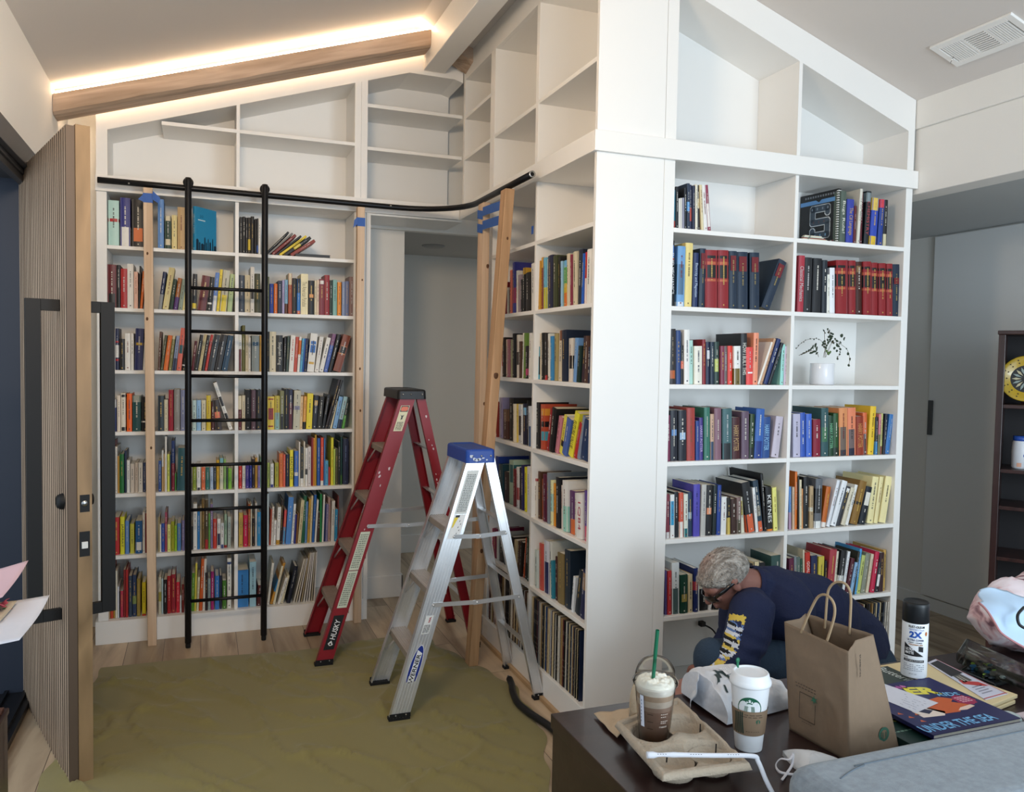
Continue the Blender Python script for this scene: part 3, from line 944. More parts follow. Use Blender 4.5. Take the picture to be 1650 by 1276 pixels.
row(AR, 'A', 4, *b2, ((70, 578), (1190, 528)), '''90 120 370 d03c34 ; 125 155 365 w ; 159 190 360 5a4aa8 ; 193 218 362 2a3a98 ; 221 246 300 34202a ; 249 272 285 c89a40 ; 276 300 365 8a7ab8 ; 302 312 280 9ac8b8
368 392 335 b8c46a ; 399 432 345 w|2a3488:0:.12 ; 443 480 335 b0ac40 ; 486 522 245 e0824a ; 525 546 255 e0705a ; 549 585 255 22304a ; 589 622 210 ece040 t=MADELINE tc=1a1a1a ; 633 672 220 4a78c4|w:.3:.4 ; 676 690 130 e0d8cc ; 693 722 180 4a4e50|w:0:.2 ; 725 737 130 e8e0cc
740 762 190 w|k:.3:.45 ; 766 797 180 dcd4d0 ; 800 815 90 9a2a30 ; 818 832 95 e0943a ; 835 850 60 c8a030 ; 856 886 95 3a68b0 ; 891 918 90 e05a40|w:0:.1 ; 921 934 95 4a80b8 ; 936 966 315 6ab4d8 ; 968 985 380 c85048 ; 991 1015 90 e8e048 ; 1018 1033 200 c0d870 ; 1036 1060 200 5e5c40
1063 1084 130 2a2e30 ; 1086 1103 80 1a4a48|4a7a40:0:.2 ; 1109 1165 100 252c4c tc=6a78a0''', rec=.03)
row(AL, 'A', 5, *b1, ((175, 1222), (1360, 1150)), '''175 195 905 d0d040 ; 200 258 870 c03030 ; 265 308 865 e0dc38 t=JAMBERRY tc=33332a ; 314 352 905 6a90c4 ; 361 402 935 c8c450 ; 415 482 905 2a68a0|e8e8e4:.1:.35 ; 485 508 820 w ; 511 525 830 8a3030 ; 528 548 960 4a8a98
640 652 870 b0a070 ; 654 666 940 w ; 669 700 930 3558a8 ; 703 725 820 a85068 ; 728 760 940 e8ec98 ; 764 795 910 a8ac28 ; 798 820 950 9ac438 ; 824 860 930 5a8cc0 ; 868 895 900 8078a0
958 976 960 k ; 980 1018 740 w 6 ; 1020 1046 800 3a80b8 6 ; 1048 1060 760 c0b090 8 ; 1063 1092 690 7a6030 8 ; 1095 1128 700 5a4a2a|b03030:0:.2 10 ; 1130 1147 830 6aa050 6 ; 1149 1172 740 8a7aa0 8 ; 1175 1210 885 c84438 6 ; 1215 1248 885 w|n:.1:.5 4 ; 1250 1280 925 e0e0dc|26468a:0:.15 ; 1285 1310 840 a0b8a0|a03030:0:.08 ; 1318 1348 865 b4bcb4''', rec=.03)
row(AR, 'A', 5, *b2, ((65, 1172), (1030, 1108)), '''66 86 760 202020 ; 90 130 825 ccac58 ; 135 178 850 d83060 ; 182 202 740 b86a3a ; 205 216 740 e0dcc8 ; 219 246 880 2a1a1a ; 249 268 730 d0ccc8 ; 270 305 820 3a98cc
366 384 640 d8e0dc 5 ; 386 402 790 b04a2a 16 ; 404 424 770 e0d8cc 16 ; 426 450 900 w 12 ; 455 488 770 w|c89830:0:.12 18 ; 492 514 700 3a2a24 16 ; 517 540 800 d85a5a|3a9ac0:0:.5 22 ; 545 596 670 5a90cc 32 ; 602 625 740 w 28 ; 628 645 840 3a3a88 14 ; 647 664 830 8a6030 18 ; 666 698 700 d4c8a0 36 ; 700 732 660 2a6a4a 28
734 756 715 6a90b8 14 ; 758 780 690 caa040 22 ; 783 802 660 e0d0a8 20 ; 804 828 650 2a6ab0 26 ; 831 848 700 w 26 ; 851 880 820 4a3428 14 ; 884 900 640 2a9a58 8 ; 903 920 650 w 18 ; 922 936 740 24386a 12 ; 938 960 740 8a84a8 12 ; 964 988 680 b89a92 8 ; 991 1022 710 e0ded8 12 ; 1024 1052 790 3a98c4 10 ; 1056 1068 660 7a3a38 10''', rec=.03)
b3, b4 = ((150, 880), 6.875), ((370, 880), 6.38)
row(AL, 'A', 6, *b3, ((170, 800), (1575, 690)), '''170 188 640 b89a70 ; 191 222 220 c85030 5 ; 225 243 300 b8923c ; 246 270 270 e0dccc ; 272 286 450 eceef6 ; 288 300 500 2a2a2c ; 302 333 500 c0405a ; 338 360 260 8a2a2a ; 364 388 260 b83030 ; 394 430 330 3e4e64 ; 436 480 320 3a4a6c|8a9a60:.3:.5 ; 486 524 360 a89450
542 584 400 e0d030|c83a30:0:.05 ; 598 618 400 8a2420
726 755 345 c8c4b0|a8a048:.35:.6 ; 758 776 360 b4c8cc ; 782 818 370 241a1c ; 822 862 330 b02830 4 ; 866 914 315 a02a3a 4 ; 920 960 400 cc3044 4 ; 962 978 590 d0dce0 ; 982 1008 420 7a2420
1086 1118 300 6a9a28 10 ; 1120 1142 190 d8cc58 14 ; 1144 1168 340 dcd8b8 16 ; 1170 1208 140 cc6428 30 ; 1212 1238 140 d8d4cc 20 ; 1242 1268 290 33222a 8 ; 1272 1300 360 98a8a8 ; 1306 1338 280 a82878 ; 1350 1398 330 4280c4 ; 1403 1425 325 2a3050 ; 1433 1476 380 4e8030 ; 1486 1530 135 e8e6de|2a4a80:.88:.93 tc=22222a''', rec=.03)
row(AR, 'A', 6, *b4, ((58, 630), (930, 560)), '''60 196 250 3f8ccc tc=1c3450 ; 204 272 160 a4cad8 ; 276 318 400 5a2426 16
384 408 170 e8e2d4 52 ; 412 440 170 c8943a|3a88b8:.3:.6 140 ; 444 466 200 e4dcc0 90 ; 490 518 320 w 84 ; 522 550 300 dcd4b8 70 ; 582 622 200 1c2234 84''', rec=.03)
c2, c3, c4 = ((780, 370), 4.726), ((780, 620), 4.905), ((780, 850), 4.4)
row(BL, 'B', 1, *c2, ((160, 648), (370, 612)), '''150 166 400 7a2430 ; 168 178 440 c8c0b0 ; 180 190 460 3a3a30 ; 192 210 310 e08068 ; 212 230 250 4a4a98|c04858:.2:.5 ; 232 246 312 dcdcd8 ; 248 268 345 a498a4 ; 270 288 380 k ; 290 308 292 k|c09a3c:.85:1 ; 310 342 330 2a2624 ; 345 376 258 w''')
row(BR, 'B', 1, *c2, ((395, 615), (820, 568)), '''394 405 290 d0ccc0 ; 408 426 240 c89a3c ; 428 443 212 8a3c2c|d8a838:.8:1 ; 446 467 215 7ab8d0|d0c840:0:.42 ; 469 487 222 d8d8cc|70a8b0:0:.3 ; 489 523 200 2c3150 ; 526 557 200 4a5034 ; 560 577 205 2a2824 ; 579 592 240 a0c4dc ; 595 628 238 58a858|78b8e0:.85:1|d8b838:.3:.5|e08030:0:.3 ; 631 651 185 d8ccb4
653 668 190 8e3a50 ; 671 700 170 d8ceb4 ; 703 733 150 2c3446 10 ; 736 752 180 2f68c0 14 ; 754 768 170 c03840|w:0:.5 10 ; 772 808 150 ecebe6 8''')
row(BL, 'B', 2, *c2, ((115, 1128), (365, 1137)), '''122 136 850 c04a38|w:0:.3 ; 138 155 820 3a2a24 ; 158 177 835 d8c8b4 ; 179 200 835 b87884 ; 203 216 835 a0a080 ; 219 235 790 1c1c20 ; 238 256 800 d8d4cc|k:.3:.6 ; 258 274 850 5a4030 ; 277 290 785 e8e8e0 6 ; 292 310 785 74944a 8 ; 313 336 885 2a2226|c04a78:.1:.3 ; 340 364 785 w 4''')
row(BR, 'B', 2, *c2, ((385, 1142), (805, 1167)), '''386 412 795 6ab4cc|222222:.1:.5 ; 416 434 790 dccfb8 ; 437 455 785 2a2a2a ; 458 484 790 2e2a2a|c03a3a:0:.1 ; 487 504 790 dcdcd4 ; 507 524 810 4a94c4 ; 527 552 790 b0a070 ; 556 588 765 dcd0b8|8a5a40:.8:1 6 ; 593 630 765 1f2c44 ; 634 664 825 dcd4c8|222222:.3:.6 3 ; 667 694 820 7aa4d4 16
697 722 880 1e3a34 18 ; 725 752 805 43303a 20 ; 755 782 805 5a4038 12 ; 785 804 890 1c2a48 4''')
row(BL, 'B', 3, *c3, ((92, 408), (370, 498)), '''94 108 130 8e2c20 ; 110 125 98 b4aeb4 ; 127 144 98 a89cb8 ; 148 188 190 5a3428|8a6a50:.6:1 ; 191 224 100 1c1c1e ; 229 242 148 dcd4c0 ; 244 258 148 e0c858 ; 261 284 150 c8ccd0|303030:.2:.7 ; 287 299 155 e4e4e0 ; 302 334 145 1c2440|8ac0e0:.72:.9 ; 337 348 120 1e1e22 ; 351 374 165 d8dce0|4a6a90:0:.5''')
row(BR, 'B', 3, *c3, ((390, 502), (825, 618)), '''391 407 228 d0982c ; 410 438 135 1c1a1c ; 442 476 150 c0583c|1c1c1c:.5:.62|58a8b8:.2:.4|e0a040:.75:.9 ; 480 504 180 a82c30 30 ; 508 540 170 1e1e20 32 ; 545 572 240 d08c98 34 ; 576 608 230 ece060|2a2a2a:.2:.35 44 ; 612 648 250 5a74b4 44 ; 652 688 200 ece44c t=FUTURE_VALUE tc=1a1a1a 60
690 714 290 c03430 50 ; 716 742 235 8c98ac 50 ; 744 800 260 22406a 36''')
row(BL, 'B', 4, *c3, ((130, 912), (365, 1032)), '''86 112 560 26489a ; 114 148 620 2a5058 ; 151 182 680 3a2a28 ; 186 222 590 a8c0b0|2a6a70:.5:.9 ; 224 245 660 7a2430 ; 247 268 645 dcdcdc|b04040:.2:.5 ; 270 281 650 2c2c30 ; 283 305 630 2c2e66 ; 308 330 645 e4e038 ; 334 361 640 e4e6e8''')
row(BR, 'B', 4, *c3, ((385, 1053), (815, 1262)), '''400 417 735 e4ded4|b03040:.93:1 ; 420 444 680 5c3c28 ; 446 461 740 d87850 ; 463 497 700 641a3c ; 500 517 690 8c949c ; 520 541 750 e8e6b8|a8d0cc:.3:.7 ; 544 563 775 e4982c ; 566 596 725 23242a ; 599 614 790 dcd0c8 ; 617 658 750 eceae6|a8dccc:0:.5 ; 662 712 830 6a3a70|e07a40:0:.35
715 728 850 d8d4cc ; 731 780 850 f0eeea t=1Q84 tc=c0305a ; 783 812 830 6e54a0|d86a80:0:.3''')
row(BL, 'B', 5, *c4, ((55, 212), (320, 396)), '''44 60 0 a82a5c ; 62 80 0 8a2850 ; 83 94 30 d8d4cc ; 97 127 60 2a2422 ; 130 154 80 2e4a5a ; 156 182 70 1e1e1e ; 186 204 60 2a2420 ; 207 226 80 d0bc94 8 ; 228 246 90 5a3a24 10 ; 248 262 95 2a241e 12 ; 264 276 70 c05a30 20 ; 278 298 70 222022 12 ; 301 318 65 1e4030''')
row(BR, 'B', 5, *c4, ((345, 418), (720, 686)), '''363 382 150 d4e0dc ; 386 411 105 d46458 ; 414 452 85 dcdce4|2a3468:0:.6 ; 455 474 95 d4d4cc ; 476 492 230 3a8a9c -4 ; 495 514 200 4a2024 ; 517 562 170 8c7a50 ; 565 606 150 203040 ; 610 626 340 e4e8ec 18 ; 630 664 290 1c2c38 34 ; 667 700 290 222c58|a08468:.6:.95 26''')
c5, c6 = ((1060, 280), 5.548), ((1270, 290), 5.55)
row(CL, 'C', 0, *c5, ((135, 452), (1225, 552)), '''140 160 140 2a7a90|b04a3a:0:.2 ; 163 186 110 1e2026 ; 190 204 215 w ; 206 221 212 dcdad4 ; 223 240 210 9a9cae ; 242 263 120 23252c ; 266 292 80 2c3c54|6aa8dc:.4:.6 ; 294 316 90 3a3f5c|c85a48:.2:.5 ; 318 340 100 2a3450 ; 342 363 90 e0dccc ; 365 388 95 2e2a2c|d0c098:.5:.7 -8 ; 392 414 95 dcd0ac -18 ; 418 453 95 e8e6e4 -22 ; 456 484 95 96405a|e8e4e0:.1:.6 -28''')
c5b = ((120, 1168), (1200, 1212))
row(CL, 'C', 1, *c5, c5b, '''122 162 590 1a1a1e|5a88c8:.74:.93|b03a34:.70:.74 t=FLUID_MECHANICS tc=ececec ; 167 238 640 7aa8d4|5a7a98:.2:.7|d8e0e8:0:.08 10 ; 242 310 610 e8d690 tc=6a5a40 12 ; 313 360 700 1e3464 t=Electricity_and_Magnetism tc=c8d8ec 6 ; 374 428 660 LC 8
431 540 675 LR ; 544 640 677 LR ; 644 714 685 LC ; 719 816 692 LC ; 834 920 698 LC ; 922 1003 752 LC 172''')
c6b = ((75, 1163), (1005, 1212))
row(CR, 'C', 0, *c6, ((90, 498), (1040, 588)), '''467 517 90 5c6a60 10 t=Bugs_Rule! tc=e4e4d8 ; 522 586 165 3e4ca8 18 t=The_C#_Language ; 590 610 225 6a1c28 12 ; 612 636 75 dcd8cc 34 ; 640 662 110 5e1a26 20 ; 690 732 90 232a30|8c989c:.8:.97 30 t=CHEMISTRY tc=b85a60 ; 737 798 150 3e58b8|e0c468:.74:1|e0c040:0:.2 30 ; 806 848 165 2c4a98|d04a58:.82:1 28 ; 852 890 170 26262a|d4ccac:0:.27 16''')
row(CR, 'C', 1, *c6, c6b, '''80 135 670 b43c4c 12 t=Classical_Mechanics ; 139 210 685 2a2b30 12 ; 222 302 692 2a2b30 14 ; 305 350 712 26303a 8 ; 356 382 840 eceade 4 ; 384 430 780 eceef2 ; 434 532 712 LR ; 535 548 710 8a202a ; 551 614 715 LR ; 616 671 725 4a2218|8a6a40:.8:.92 ; 674 747 725 LR ; 750 811 735 LR ; 813 879 740 LR ; 881 934 745 LR ; 937 1000 750 LC|7a1c26:.62:.74:1 ; 1003 1018 830 3468b0''')
c7, c8 = ((1060, 510), 5.104), ((1270, 510), 5.105)
row(CL, 'C', 2, *c7, ((90, 550), (1080, 556)), '''96 152 98 322d30|c06a38:.1:.25 tc=9a8a70 ; 156 195 112 2c4c84 ; 197 216 235 1e1e22|e07050:.4:.6 ; 219 264 105 eceae6 ; 266 300 192 b8dcd2 ; 304 369 240 ece8dc ; 373 400 185 902430 ; 403 434 205 1e2a4c|dcdce4:.6:.8:1 ; 438 470 205 1e3448 ; 473 512 205 2c4840|c8d070:.3:.6 ; 516 550 240 8a3c54 ; 553 582 240 7a6c6a
586 625 238 e04434 ; 628 684 240 ecebe6|7a6a30:0:.42 tc=22221e ; 690 740 135 25262a t=HOW_I_BUILT_THIS tc=e8e6da ; 727 782 250 e85450|f4f4f4:.3:.34:1 ; 785 828 130 f0a080 20 ; 829 846 205 ece8e0 116 ; 848 868 175 caa484 118 ; 871 905 175 26386e 118 ; 907 930 210 1c1e26 112 ; 1010 1038 225 a4dcd2 18 ; 1042 1070 240 d0bccc 8''')
row(CL, 'C', 3, *c7, ((78, 1190), (1065, 1160)), '''79 108 810 863458 ; 111 170 770 1c2030|6a90c0:.5:.62:1 ; 173 238 770 1c2030|a8c0d8:.42:.56:1 ; 242 310 750 a8443c tc=7a5a2c ; 314 343 855 2a4890 ; 346 377 830 4e3c8c t=HARRY_POTTER tc=c8b8e0 ; 381 430 745 3e7c6c ; 433 465 800 c8a890|2e4a68:0:.4 ; 469 526 752 8c6876 ; 531 610 755 4c7074|222a30:0:.32 ; 616 684 830 4e1c22 t=HARRY_POTTER tc=c8a878
688 750 780 6e5a6c 2 ; 753 790 800 304a24|1e1e24:0:.25 8 ; 793 862 755 3c6cb4|26408a:0:.35 22 ; 866 928 825 2a5490 t=HARRY_POTTER tc=9ac8e8 16 ; 936 998 815 c8c0cc 44''')
row(CR, 'C', 3, *c8, ((35, 1156), (885, 1132)), '''42 103 800 c4c0d4 ; 106 148 790 3c62b8 ; 151 198 800 4c74cc ; 204 266 845 8e203c ; 269 330 750 3a6064|4a7a58:.3:.6 3 ; 333 372 815 1e4830 t=HARRY_POTTER tc=8ac8a0 ; 375 414 795 2c5c30|1a3024:0:.2 ; 417 487 750 e09a68|7a6a60:0:.6|3a3a44:0:.12 ; 490 559 750 e8906c|7a6a68:0:.55|2a2c44:0:.15 ; 563 623 820 9a4028 t=HARRY_POTTER tc=d8a060 ; 627 662 790 dc7444|6a4a48:0:.5
664 712 735 ecc83c tc=6a4a10 26 ; 718 740 825 26262e|4a90c0:0:.35 6 ; 743 762 800 d88c94|6a7a40:0:.5 14 ; 765 782 795 c4c480|7a2430:0:.2 18 ; 785 804 800 2a2a3c 22 ; 807 842 800 3a7cb8 42''')
d1, d2 = ((1060, 740), 4.726), ((1260, 740), 4.724)
row(CL, 'C', 4, *d1, ((65, 612), (975, 545)), '''67 94 265 8a3a4a|e4e0dc:0:.14 ; 97 129 268 e8e8e6|2f9fca:.3:.85 ; 132 165 250 1e242e ; 168 200 255 d4644c|ece8e0:0:.35 ; 203 235 265 e0e4d8|2a7a80:0:.2 ; 237 268 250 2c4460|a8c0d0:.4:.55 ; 272 322 190 5c54b4 4 tc=262a70 ; 325 362 190 c4c2bc 16 ; 365 412 195 211f22|e89c74:.42:.55 14 ; 415 443 195 1c2c30 16 ; 446 474 195 2c4c9c 14
479 520 285 ecebe8 4 ; 524 555 290 2a2422|d8c06a:0:.45 ; 557 597 300 4a3028 ; 600 635 290 8c7470|5a5440:0:.4 ; 640 666 290 e4e2cc|b8a850:.5:.9 -16 ; 682 745 180 242428|e07048:0:.36 -46 ; 747 768 215 ececea -26 ; 771 812 165 2e4658|e07048:0:.2|8a8478:.3:.5 -42 ; 815 834 110 1e1e22 -28 ; 838 882 210 1c1a1c|e8902c:0:.04 t=KEYNES tc=f4f4f0 -12 ; 886 918 215 ece88c -10''')
row(CR, 'C', 4, *d2, ((60, 537), (845, 484)), '''66 82 210 6a9cd8|c8a8c0:0:.4 ; 85 102 210 d8bca0 ; 105 122 95 e07c28 4 ; 124 133 130 2a2a2c ; 135 152 155 dcd2b4 ; 154 170 225 e4a46c ; 173 212 135 1e2024 4 ; 215 243 205 bca480|e4e0d0:.4:.5 3 ; 246 298 145 70747a|2a2c30:.3:.8|ecece8:0:.14 16 ; 300 335 205 c87024|eeeae4:0:.12 44 ; 338 362 155 e8eaee 84 ; 366 408 155 eceef0 96 tc=5a5a60
414 448 200 3a3c44|eceae6:.85:.95:1 86 ; 450 484 210 d8cfb8 82 ; 487 510 190 eceae4 78 ; 515 572 155 947238|2a2420:.45:.52 82 ; 578 628 200 1e2834|e8e4d8:.5:.85:1 62 ; 655 703 130 f0e4b0 48 ; 706 736 130 ece0ac 48 ; 739 790 125 f0e4b0 56''')
row(CL, 'C', 5, *d1, ((55, 1205), (465, 1156)), '''62 74 850 7868a0 ; 77 108 850 c84448 ; 111 168 790 dce0e0|5a7070:0:.5 tc=2a3438 ; 172 228 880 1f4c3c|a89858:.3:.5:1 ; 233 270 880 d8c8a4 ; 276 308 830 24346c|c04a4a:.5:.7 ; 312 326 930 ecece8 ; 329 388 1005 1c1e24 ; 392 410 1020 e8e8e8 22 ; 413 462 1040 1e2026 22
690 730 800 22242a ; 734 780 780 2a2c34|e8d8b0:.9:1 ; 784 826 790 1e2026|d8a0a0:.8:.9 ; 866 958 735 40605c''')
row(CR, 'C', 5, *d2, ((60, 1105), (830, 997)), '''58 95 755 6e2a4c ; 98 117 740 8c9498 ; 119 146 745 6c7c74 ; 149 166 760 2e5a44 ; 169 181 690 d8d0b8 ; 184 220 710 c83c2c t=GOAL-SETTING tc=f4e8e0 ; 223 270 735 26325c 4 ; 274 318 740 d4c454 14 ; 320 336 770 26242a 12 ; 338 392 685 b44a54 34 ; 394 410 700 e4dcc8 32 ; 412 452 690 26262a|ecece8:.3:.45 44 ; 456 476 700 eceef0 52
480 508 750 5e1c30 52 ; 511 534 780 9ac0e0 48 ; 537 552 700 3a3a30 44 ; 555 572 680 5aa8d8 44 ; 576 604 730 c8d080 44 ; 607 640 715 949888 44 ; 643 664 720 dcd0b8 44 ; 668 700 700 c82c54 44 ; 703 728 780 26242a|ecebe8:.2:.6:1 34 ; 732 768 710 43262c 10 ; 772 792 690 c8a45c 8''')

BOOKS.sort(key=lambda r_: -r_['area'])
seen = {}
rest = MB()
for idx, r_ in enumerate(BOOKS):
    mb, M = r_['mb'], r_['M']
    if idx < 300:
        o = mb.build('book', cover, origin=(0, 0, 0))
        o.matrix_world = M
        lab = r_['label']
        seen[lab] = seen.get(lab, 0) + 1
        tag(o, lab, 'book', 'books on the %s shelf, %s' % (SHN[r_['si']], r_['bay']))
    else:
        n0 = len(rest.v)
        rest.v += [M @ v for v in mb.v]
        rest.f += [[i + n0 for i in f] for f in mb.f]
        rest.c += mb.c; rest.mi += mb.mi; rest.sm += mb.sm
if len(BOOKS) > 300:
    tag(rest.build('smaller_books', cover, origin=(.3, 5.0, 0)), 'the many slimmer books filling the gaps between the larger books on the shelves', 'books', kind='stuff')
print('BOOKS', len(BOOKS), 'dup labels', [k for k, v in seen.items() if v > 1][:5])
# ------------------------------------------------------------------ rail, rolling ladder, props
blk = mat('black_steel', '17171a', 0.38, metal=.4)
RZ = 2.512
RX = 1.466
pts = [(-.512, 4.846, RZ + .018)]
pts += [(1.02 - .1 * (10 - i) / 10 * 0 + 0, 4.846, RZ + .004)] if False else []
pts += [(x, 4.846, RZ + .018 - .012 * (x + .5) / 1.5) for x in (-.2, .1, .4, .7, 1.0)]
R_ = .40
for i in range(1, 13):
    t = (pi / 2) * i / 12
    pts.append((RX - R_ + R_ * sin(t) , 4.846 - R_ + R_ * cos(t), RZ + .006 - .012 * i / 12))
pts += [(RX, 4.1, RZ - .008), (RX, 3.62, RZ - .012)]
rail_ = empty('ladder_rail', (0.5, 4.85, RZ))
mb = MB(); mb.tube(pts, .0165, 14, caps=True); mb.build('tube', blk, rail_)
mb = MB(); mb.lathe([(.0105, 0), (.0165, 0), (.0165, .003), (.0105, .003)], (RX, 3.6175, RZ - .012), 16, axis=(0, -1, 0)); mb.build('end_ring', mat('bare_steel', 'b8b8b8', .3, metal=1), rail_)
for (x, y) in ((-.36, 4.829), (1.055, 4.829)):
    mb = MB(); mb.ball((x, y, RZ + .01), .005, 8); mb.build('bolt', mat('bare_steel'), rail_)
tag(rail_, 'black steel ladder rail curving from the far wall round to the side bookcase', 'rail')

rl = empty('rolling_ladder', (.135, 4.78, 0))
Xs = (-.066, .334)
for x in Xs:
    mb = MB(); mb.tube([(x, 4.765, .017), (x, 4.766, .03), (x, 4.808, 2.56), (x, 4.809, 2.575)], .0175, 14, rs=[.011, .0175, .0175, .0155]); mb.build('pole', blk, rl)
    mb = MB(); mb.lathe([(.0001, -.012), (.022, -.012), (.027, -.006), (.027, .006), (.022, .012), (.0001, .012)], (x, 4.822, 2.552), 20, axis=(0, 1, 0)); mb.build('roller', blk, rl)
    mb = MB(); mb.lathe([(.0001, 0), (.013, 0), (.0135, .012), (.0135, .03)], (x, 4.765, 0.0005), 14); mb.build('foot', mat('rubber', '101012', .8), rl)
for z in (1.981, 1.744, 1.500, 1.255, 1.009, .762, .512, .257):
    y = 4.765 + .043 * z / 2.56
    mb = MB(); mb.tube([(Xs[0], y, z), (Xs[1], y, z)], .0095, 12); mb.build('rung', blk, rl)
tag(rl, 'black steel rolling library ladder with eight rungs standing at the far bookcase', 'ladder')

fir = woodmat('fir_stud', 'dfc3a6', 'c2a180', .6, 7, (1, 1, .05))
fir2 = woodmat('fir_stud_amber', 'cfa67e', 'ae875f', .55, 7, (1, 1, .06))
tape = mat('blue_tape', '2f5fae', .55, bump=.1, bump_scale=60)
knot = mat('wood_knot', '5e3c22', .6)


def stud(p0, p1, wx, wy, m_, label, knots, tapes):
    e = empty('wooden_post', (p0[0], p0[1], 0))
    mb = MB()
    vs = [(p[0] + i * wx / 2, p[1] + j * wy / 2, p[2]) for p in (p0, p1) for i, j in ((-1, -1), (1, -1), (1, 1), (-1, 1))]
    mb.add(vs, [(3, 2, 1, 0), (4, 5, 6, 7), (0, 1, 5, 4), (1, 2, 6, 5), (2, 3, 7, 6), (3, 0, 4, 7)], False)
    mb.build('stud', m_, e, bevel=.003)
    at_ = lambda t: Vector(p0).lerp(Vector(p1), t)
    for t, off, r in knots:
        c = at_(t); mb = MB()
        mb.lathe([(.0001, .0008), (r, .0004), (r * 1.1, -.0005)], (c.x + off * wx, c.y - wy / 2, c.z), 12, axis=(0, -1, 0), sy=1.6)
        mb.build('knot', knot, e)
    for t, hh in tapes:
        c = at_(t); mb = MB(); g = .0012
        mb.box(c.x - wx / 2 - g, c.x + wx / 2 + g, c.y - wy / 2 - g, c.y + wy / 2 + g, c.z - hh / 2, c.z + hh / 2)
        mb.build('tape_wrap', tape, e)
    return tag(e, label, 'wooden post'), at_


p_, at_ = stud((-.252, 4.872, 0), (-.268, 4.845, RZ - .004), .046, .042, fir, 'pine post with blue tape under the rail, left of the rolling ladder', [(.44, .1, .005), (.72, -.2, .006), (.86, -.1, .005)], [(.978, .05)])
# folded blue tape flap beside the first post
mb = MB(); mb.add([(-.243, 4.815, 2.49), (-.205, 4.812, 2.455), (-.215, 4.81, 2.425), (-.245, 4.814, 2.445), (-.29, 4.818, 2.47), (-.315, 4.815, 2.44), (-.29, 4.818, 2.43)], [(0, 1, 2, 3), (4, 5, 6)], False)
mb.build('tape_flap', tape, p_, solid=.001)
p_, at_ = stud((.892, 4.918, 0), (.878, 4.85, RZ - .012), .044, .05, fir, 'pine post with a strip of blue tape beside the passage, behind the red ladder', [(.2, .1, .008), (.52, .1, .005), (.83, .2, .004), (.62, .0, .005)], [(.965, .05)])
mb = MB(); mb.add([(.856, 4.82, 2.44), (.838, 4.825, 2.42), (.832, 4.825, 2.375), (.856, 4.82, 2.40)], [(0, 1, 2, 3)], False); mb.build('tape_flap', tape, p_, solid=.001)
p3, at3 = stud((1.505, 4.462, 0), (RX + .012, 4.352, RZ - .024), .04, .092, fir, 'wide upright pine post under the curved rail, behind the leaning post', [(.86, .3, .008), (.55, .2, .006)], [])
p4, at4 = stud((1.345, 4.05, 0), (RX - .006, 3.93, RZ - .028), .05, .075, fir2, 'leaning amber pine post crossing in front of the wide post by the side bookcase', [(.62, .0, .012), (.42, .1, .010), (.25, -.1, .008), (.9, .1, .005)], [])
for z_, nm in ((2.435, 1), (2.36, 2)):
    mb = MB()
    t = z_ / 2.5
    a, b_ = at3(t), at4(t)
    x0 = a.x - .0225
    P_ = [(x0, a.y + .048), (x0 - .0015, a.y - .0475), (b_.x - .01, b_.y + .042), (b_.x + .0255, b_.y + .0395)]
    h_ = .024
    for q0, q1 in zip(P_[:-1], P_[1:]):
        mb.add([(q0[0], q0[1], z_ - h_), (q1[0], q1[1], z_ - h_ - .02), (q1[0], q1[1], z_ + h_ - .02), (q0[0], q0[1], z_ + h_)], [(0, 1, 2, 3)], False)
    mb.build('tape_strip', tape, p3, solid=.0008)
mb = MB(); mb.box(XB - .002, XB - .0005, 3.765, 3.79, 2.245, 2.285); 
tag(mb.build('tape_piece', tape), 'small square of blue tape on the edge of the side bookcase divider', 'tape')

# ------------------------------------------------------------------ step ladders
alum = mat('aluminium', 'dcdee0', .30, metal=.72, noise_amt=.12, noise_scale=12)
alum2 = mat('worn_tread', 'a99f95', .5, metal=.35, noise_amt=.2, noise_scale=20)
rubber = mat('rubber')
rivet = mat('bare_steel')
printed = colmat()


def sbox(mb, p0, p1, wx, wy, w1=None):
    w1 = w1 or wx
    vs = [(p[0] + i * a / 2, p[1] + j * wy / 2, p[2]) for p, a in ((p0, wx), (p1, w1)) for i, j in ((-1, -1), (1, -1), (1, 1), (-1, 1))]
    mb.add(vs, [(3, 2, 1, 0), (4, 5, 6, 7), (0, 1, 5, 4), (1, 2, 6, 5), (2, 3, 7, 6), (3, 0, 4, 7)], False)


def channel(mb, p0, p1, wx, fl, sgn, ribs=0, tk=.004):
    """web facing away from sgn*Y centre; flanges toward +sgn*Y"""
    o = lambda p, dx, dy: (p[0] + dx, p[1] + dy * sgn, p[2])
    sbox(mb, p0, p1, wx, tk)
    for s_ in (-1, 1):
        sbox(mb, o(p0, s_ * (wx / 2 - tk / 2), fl / 2), o(p1, s_ * (wx / 2 - tk / 2), fl / 2), tk, fl)
    for k in range(ribs):
        dx = wx * (-.32 + .64 * k / (ribs - 1))
        for s2 in (-1, 1):
            sbox(mb, o(p0, dx, s2 * (tk / 2 + .001)), o(p1, dx, s2 * (tk / 2 + .001)), .0045, .0022)


def lerp3(a, b, t): return Vector(a).lerp(Vector(b), t)


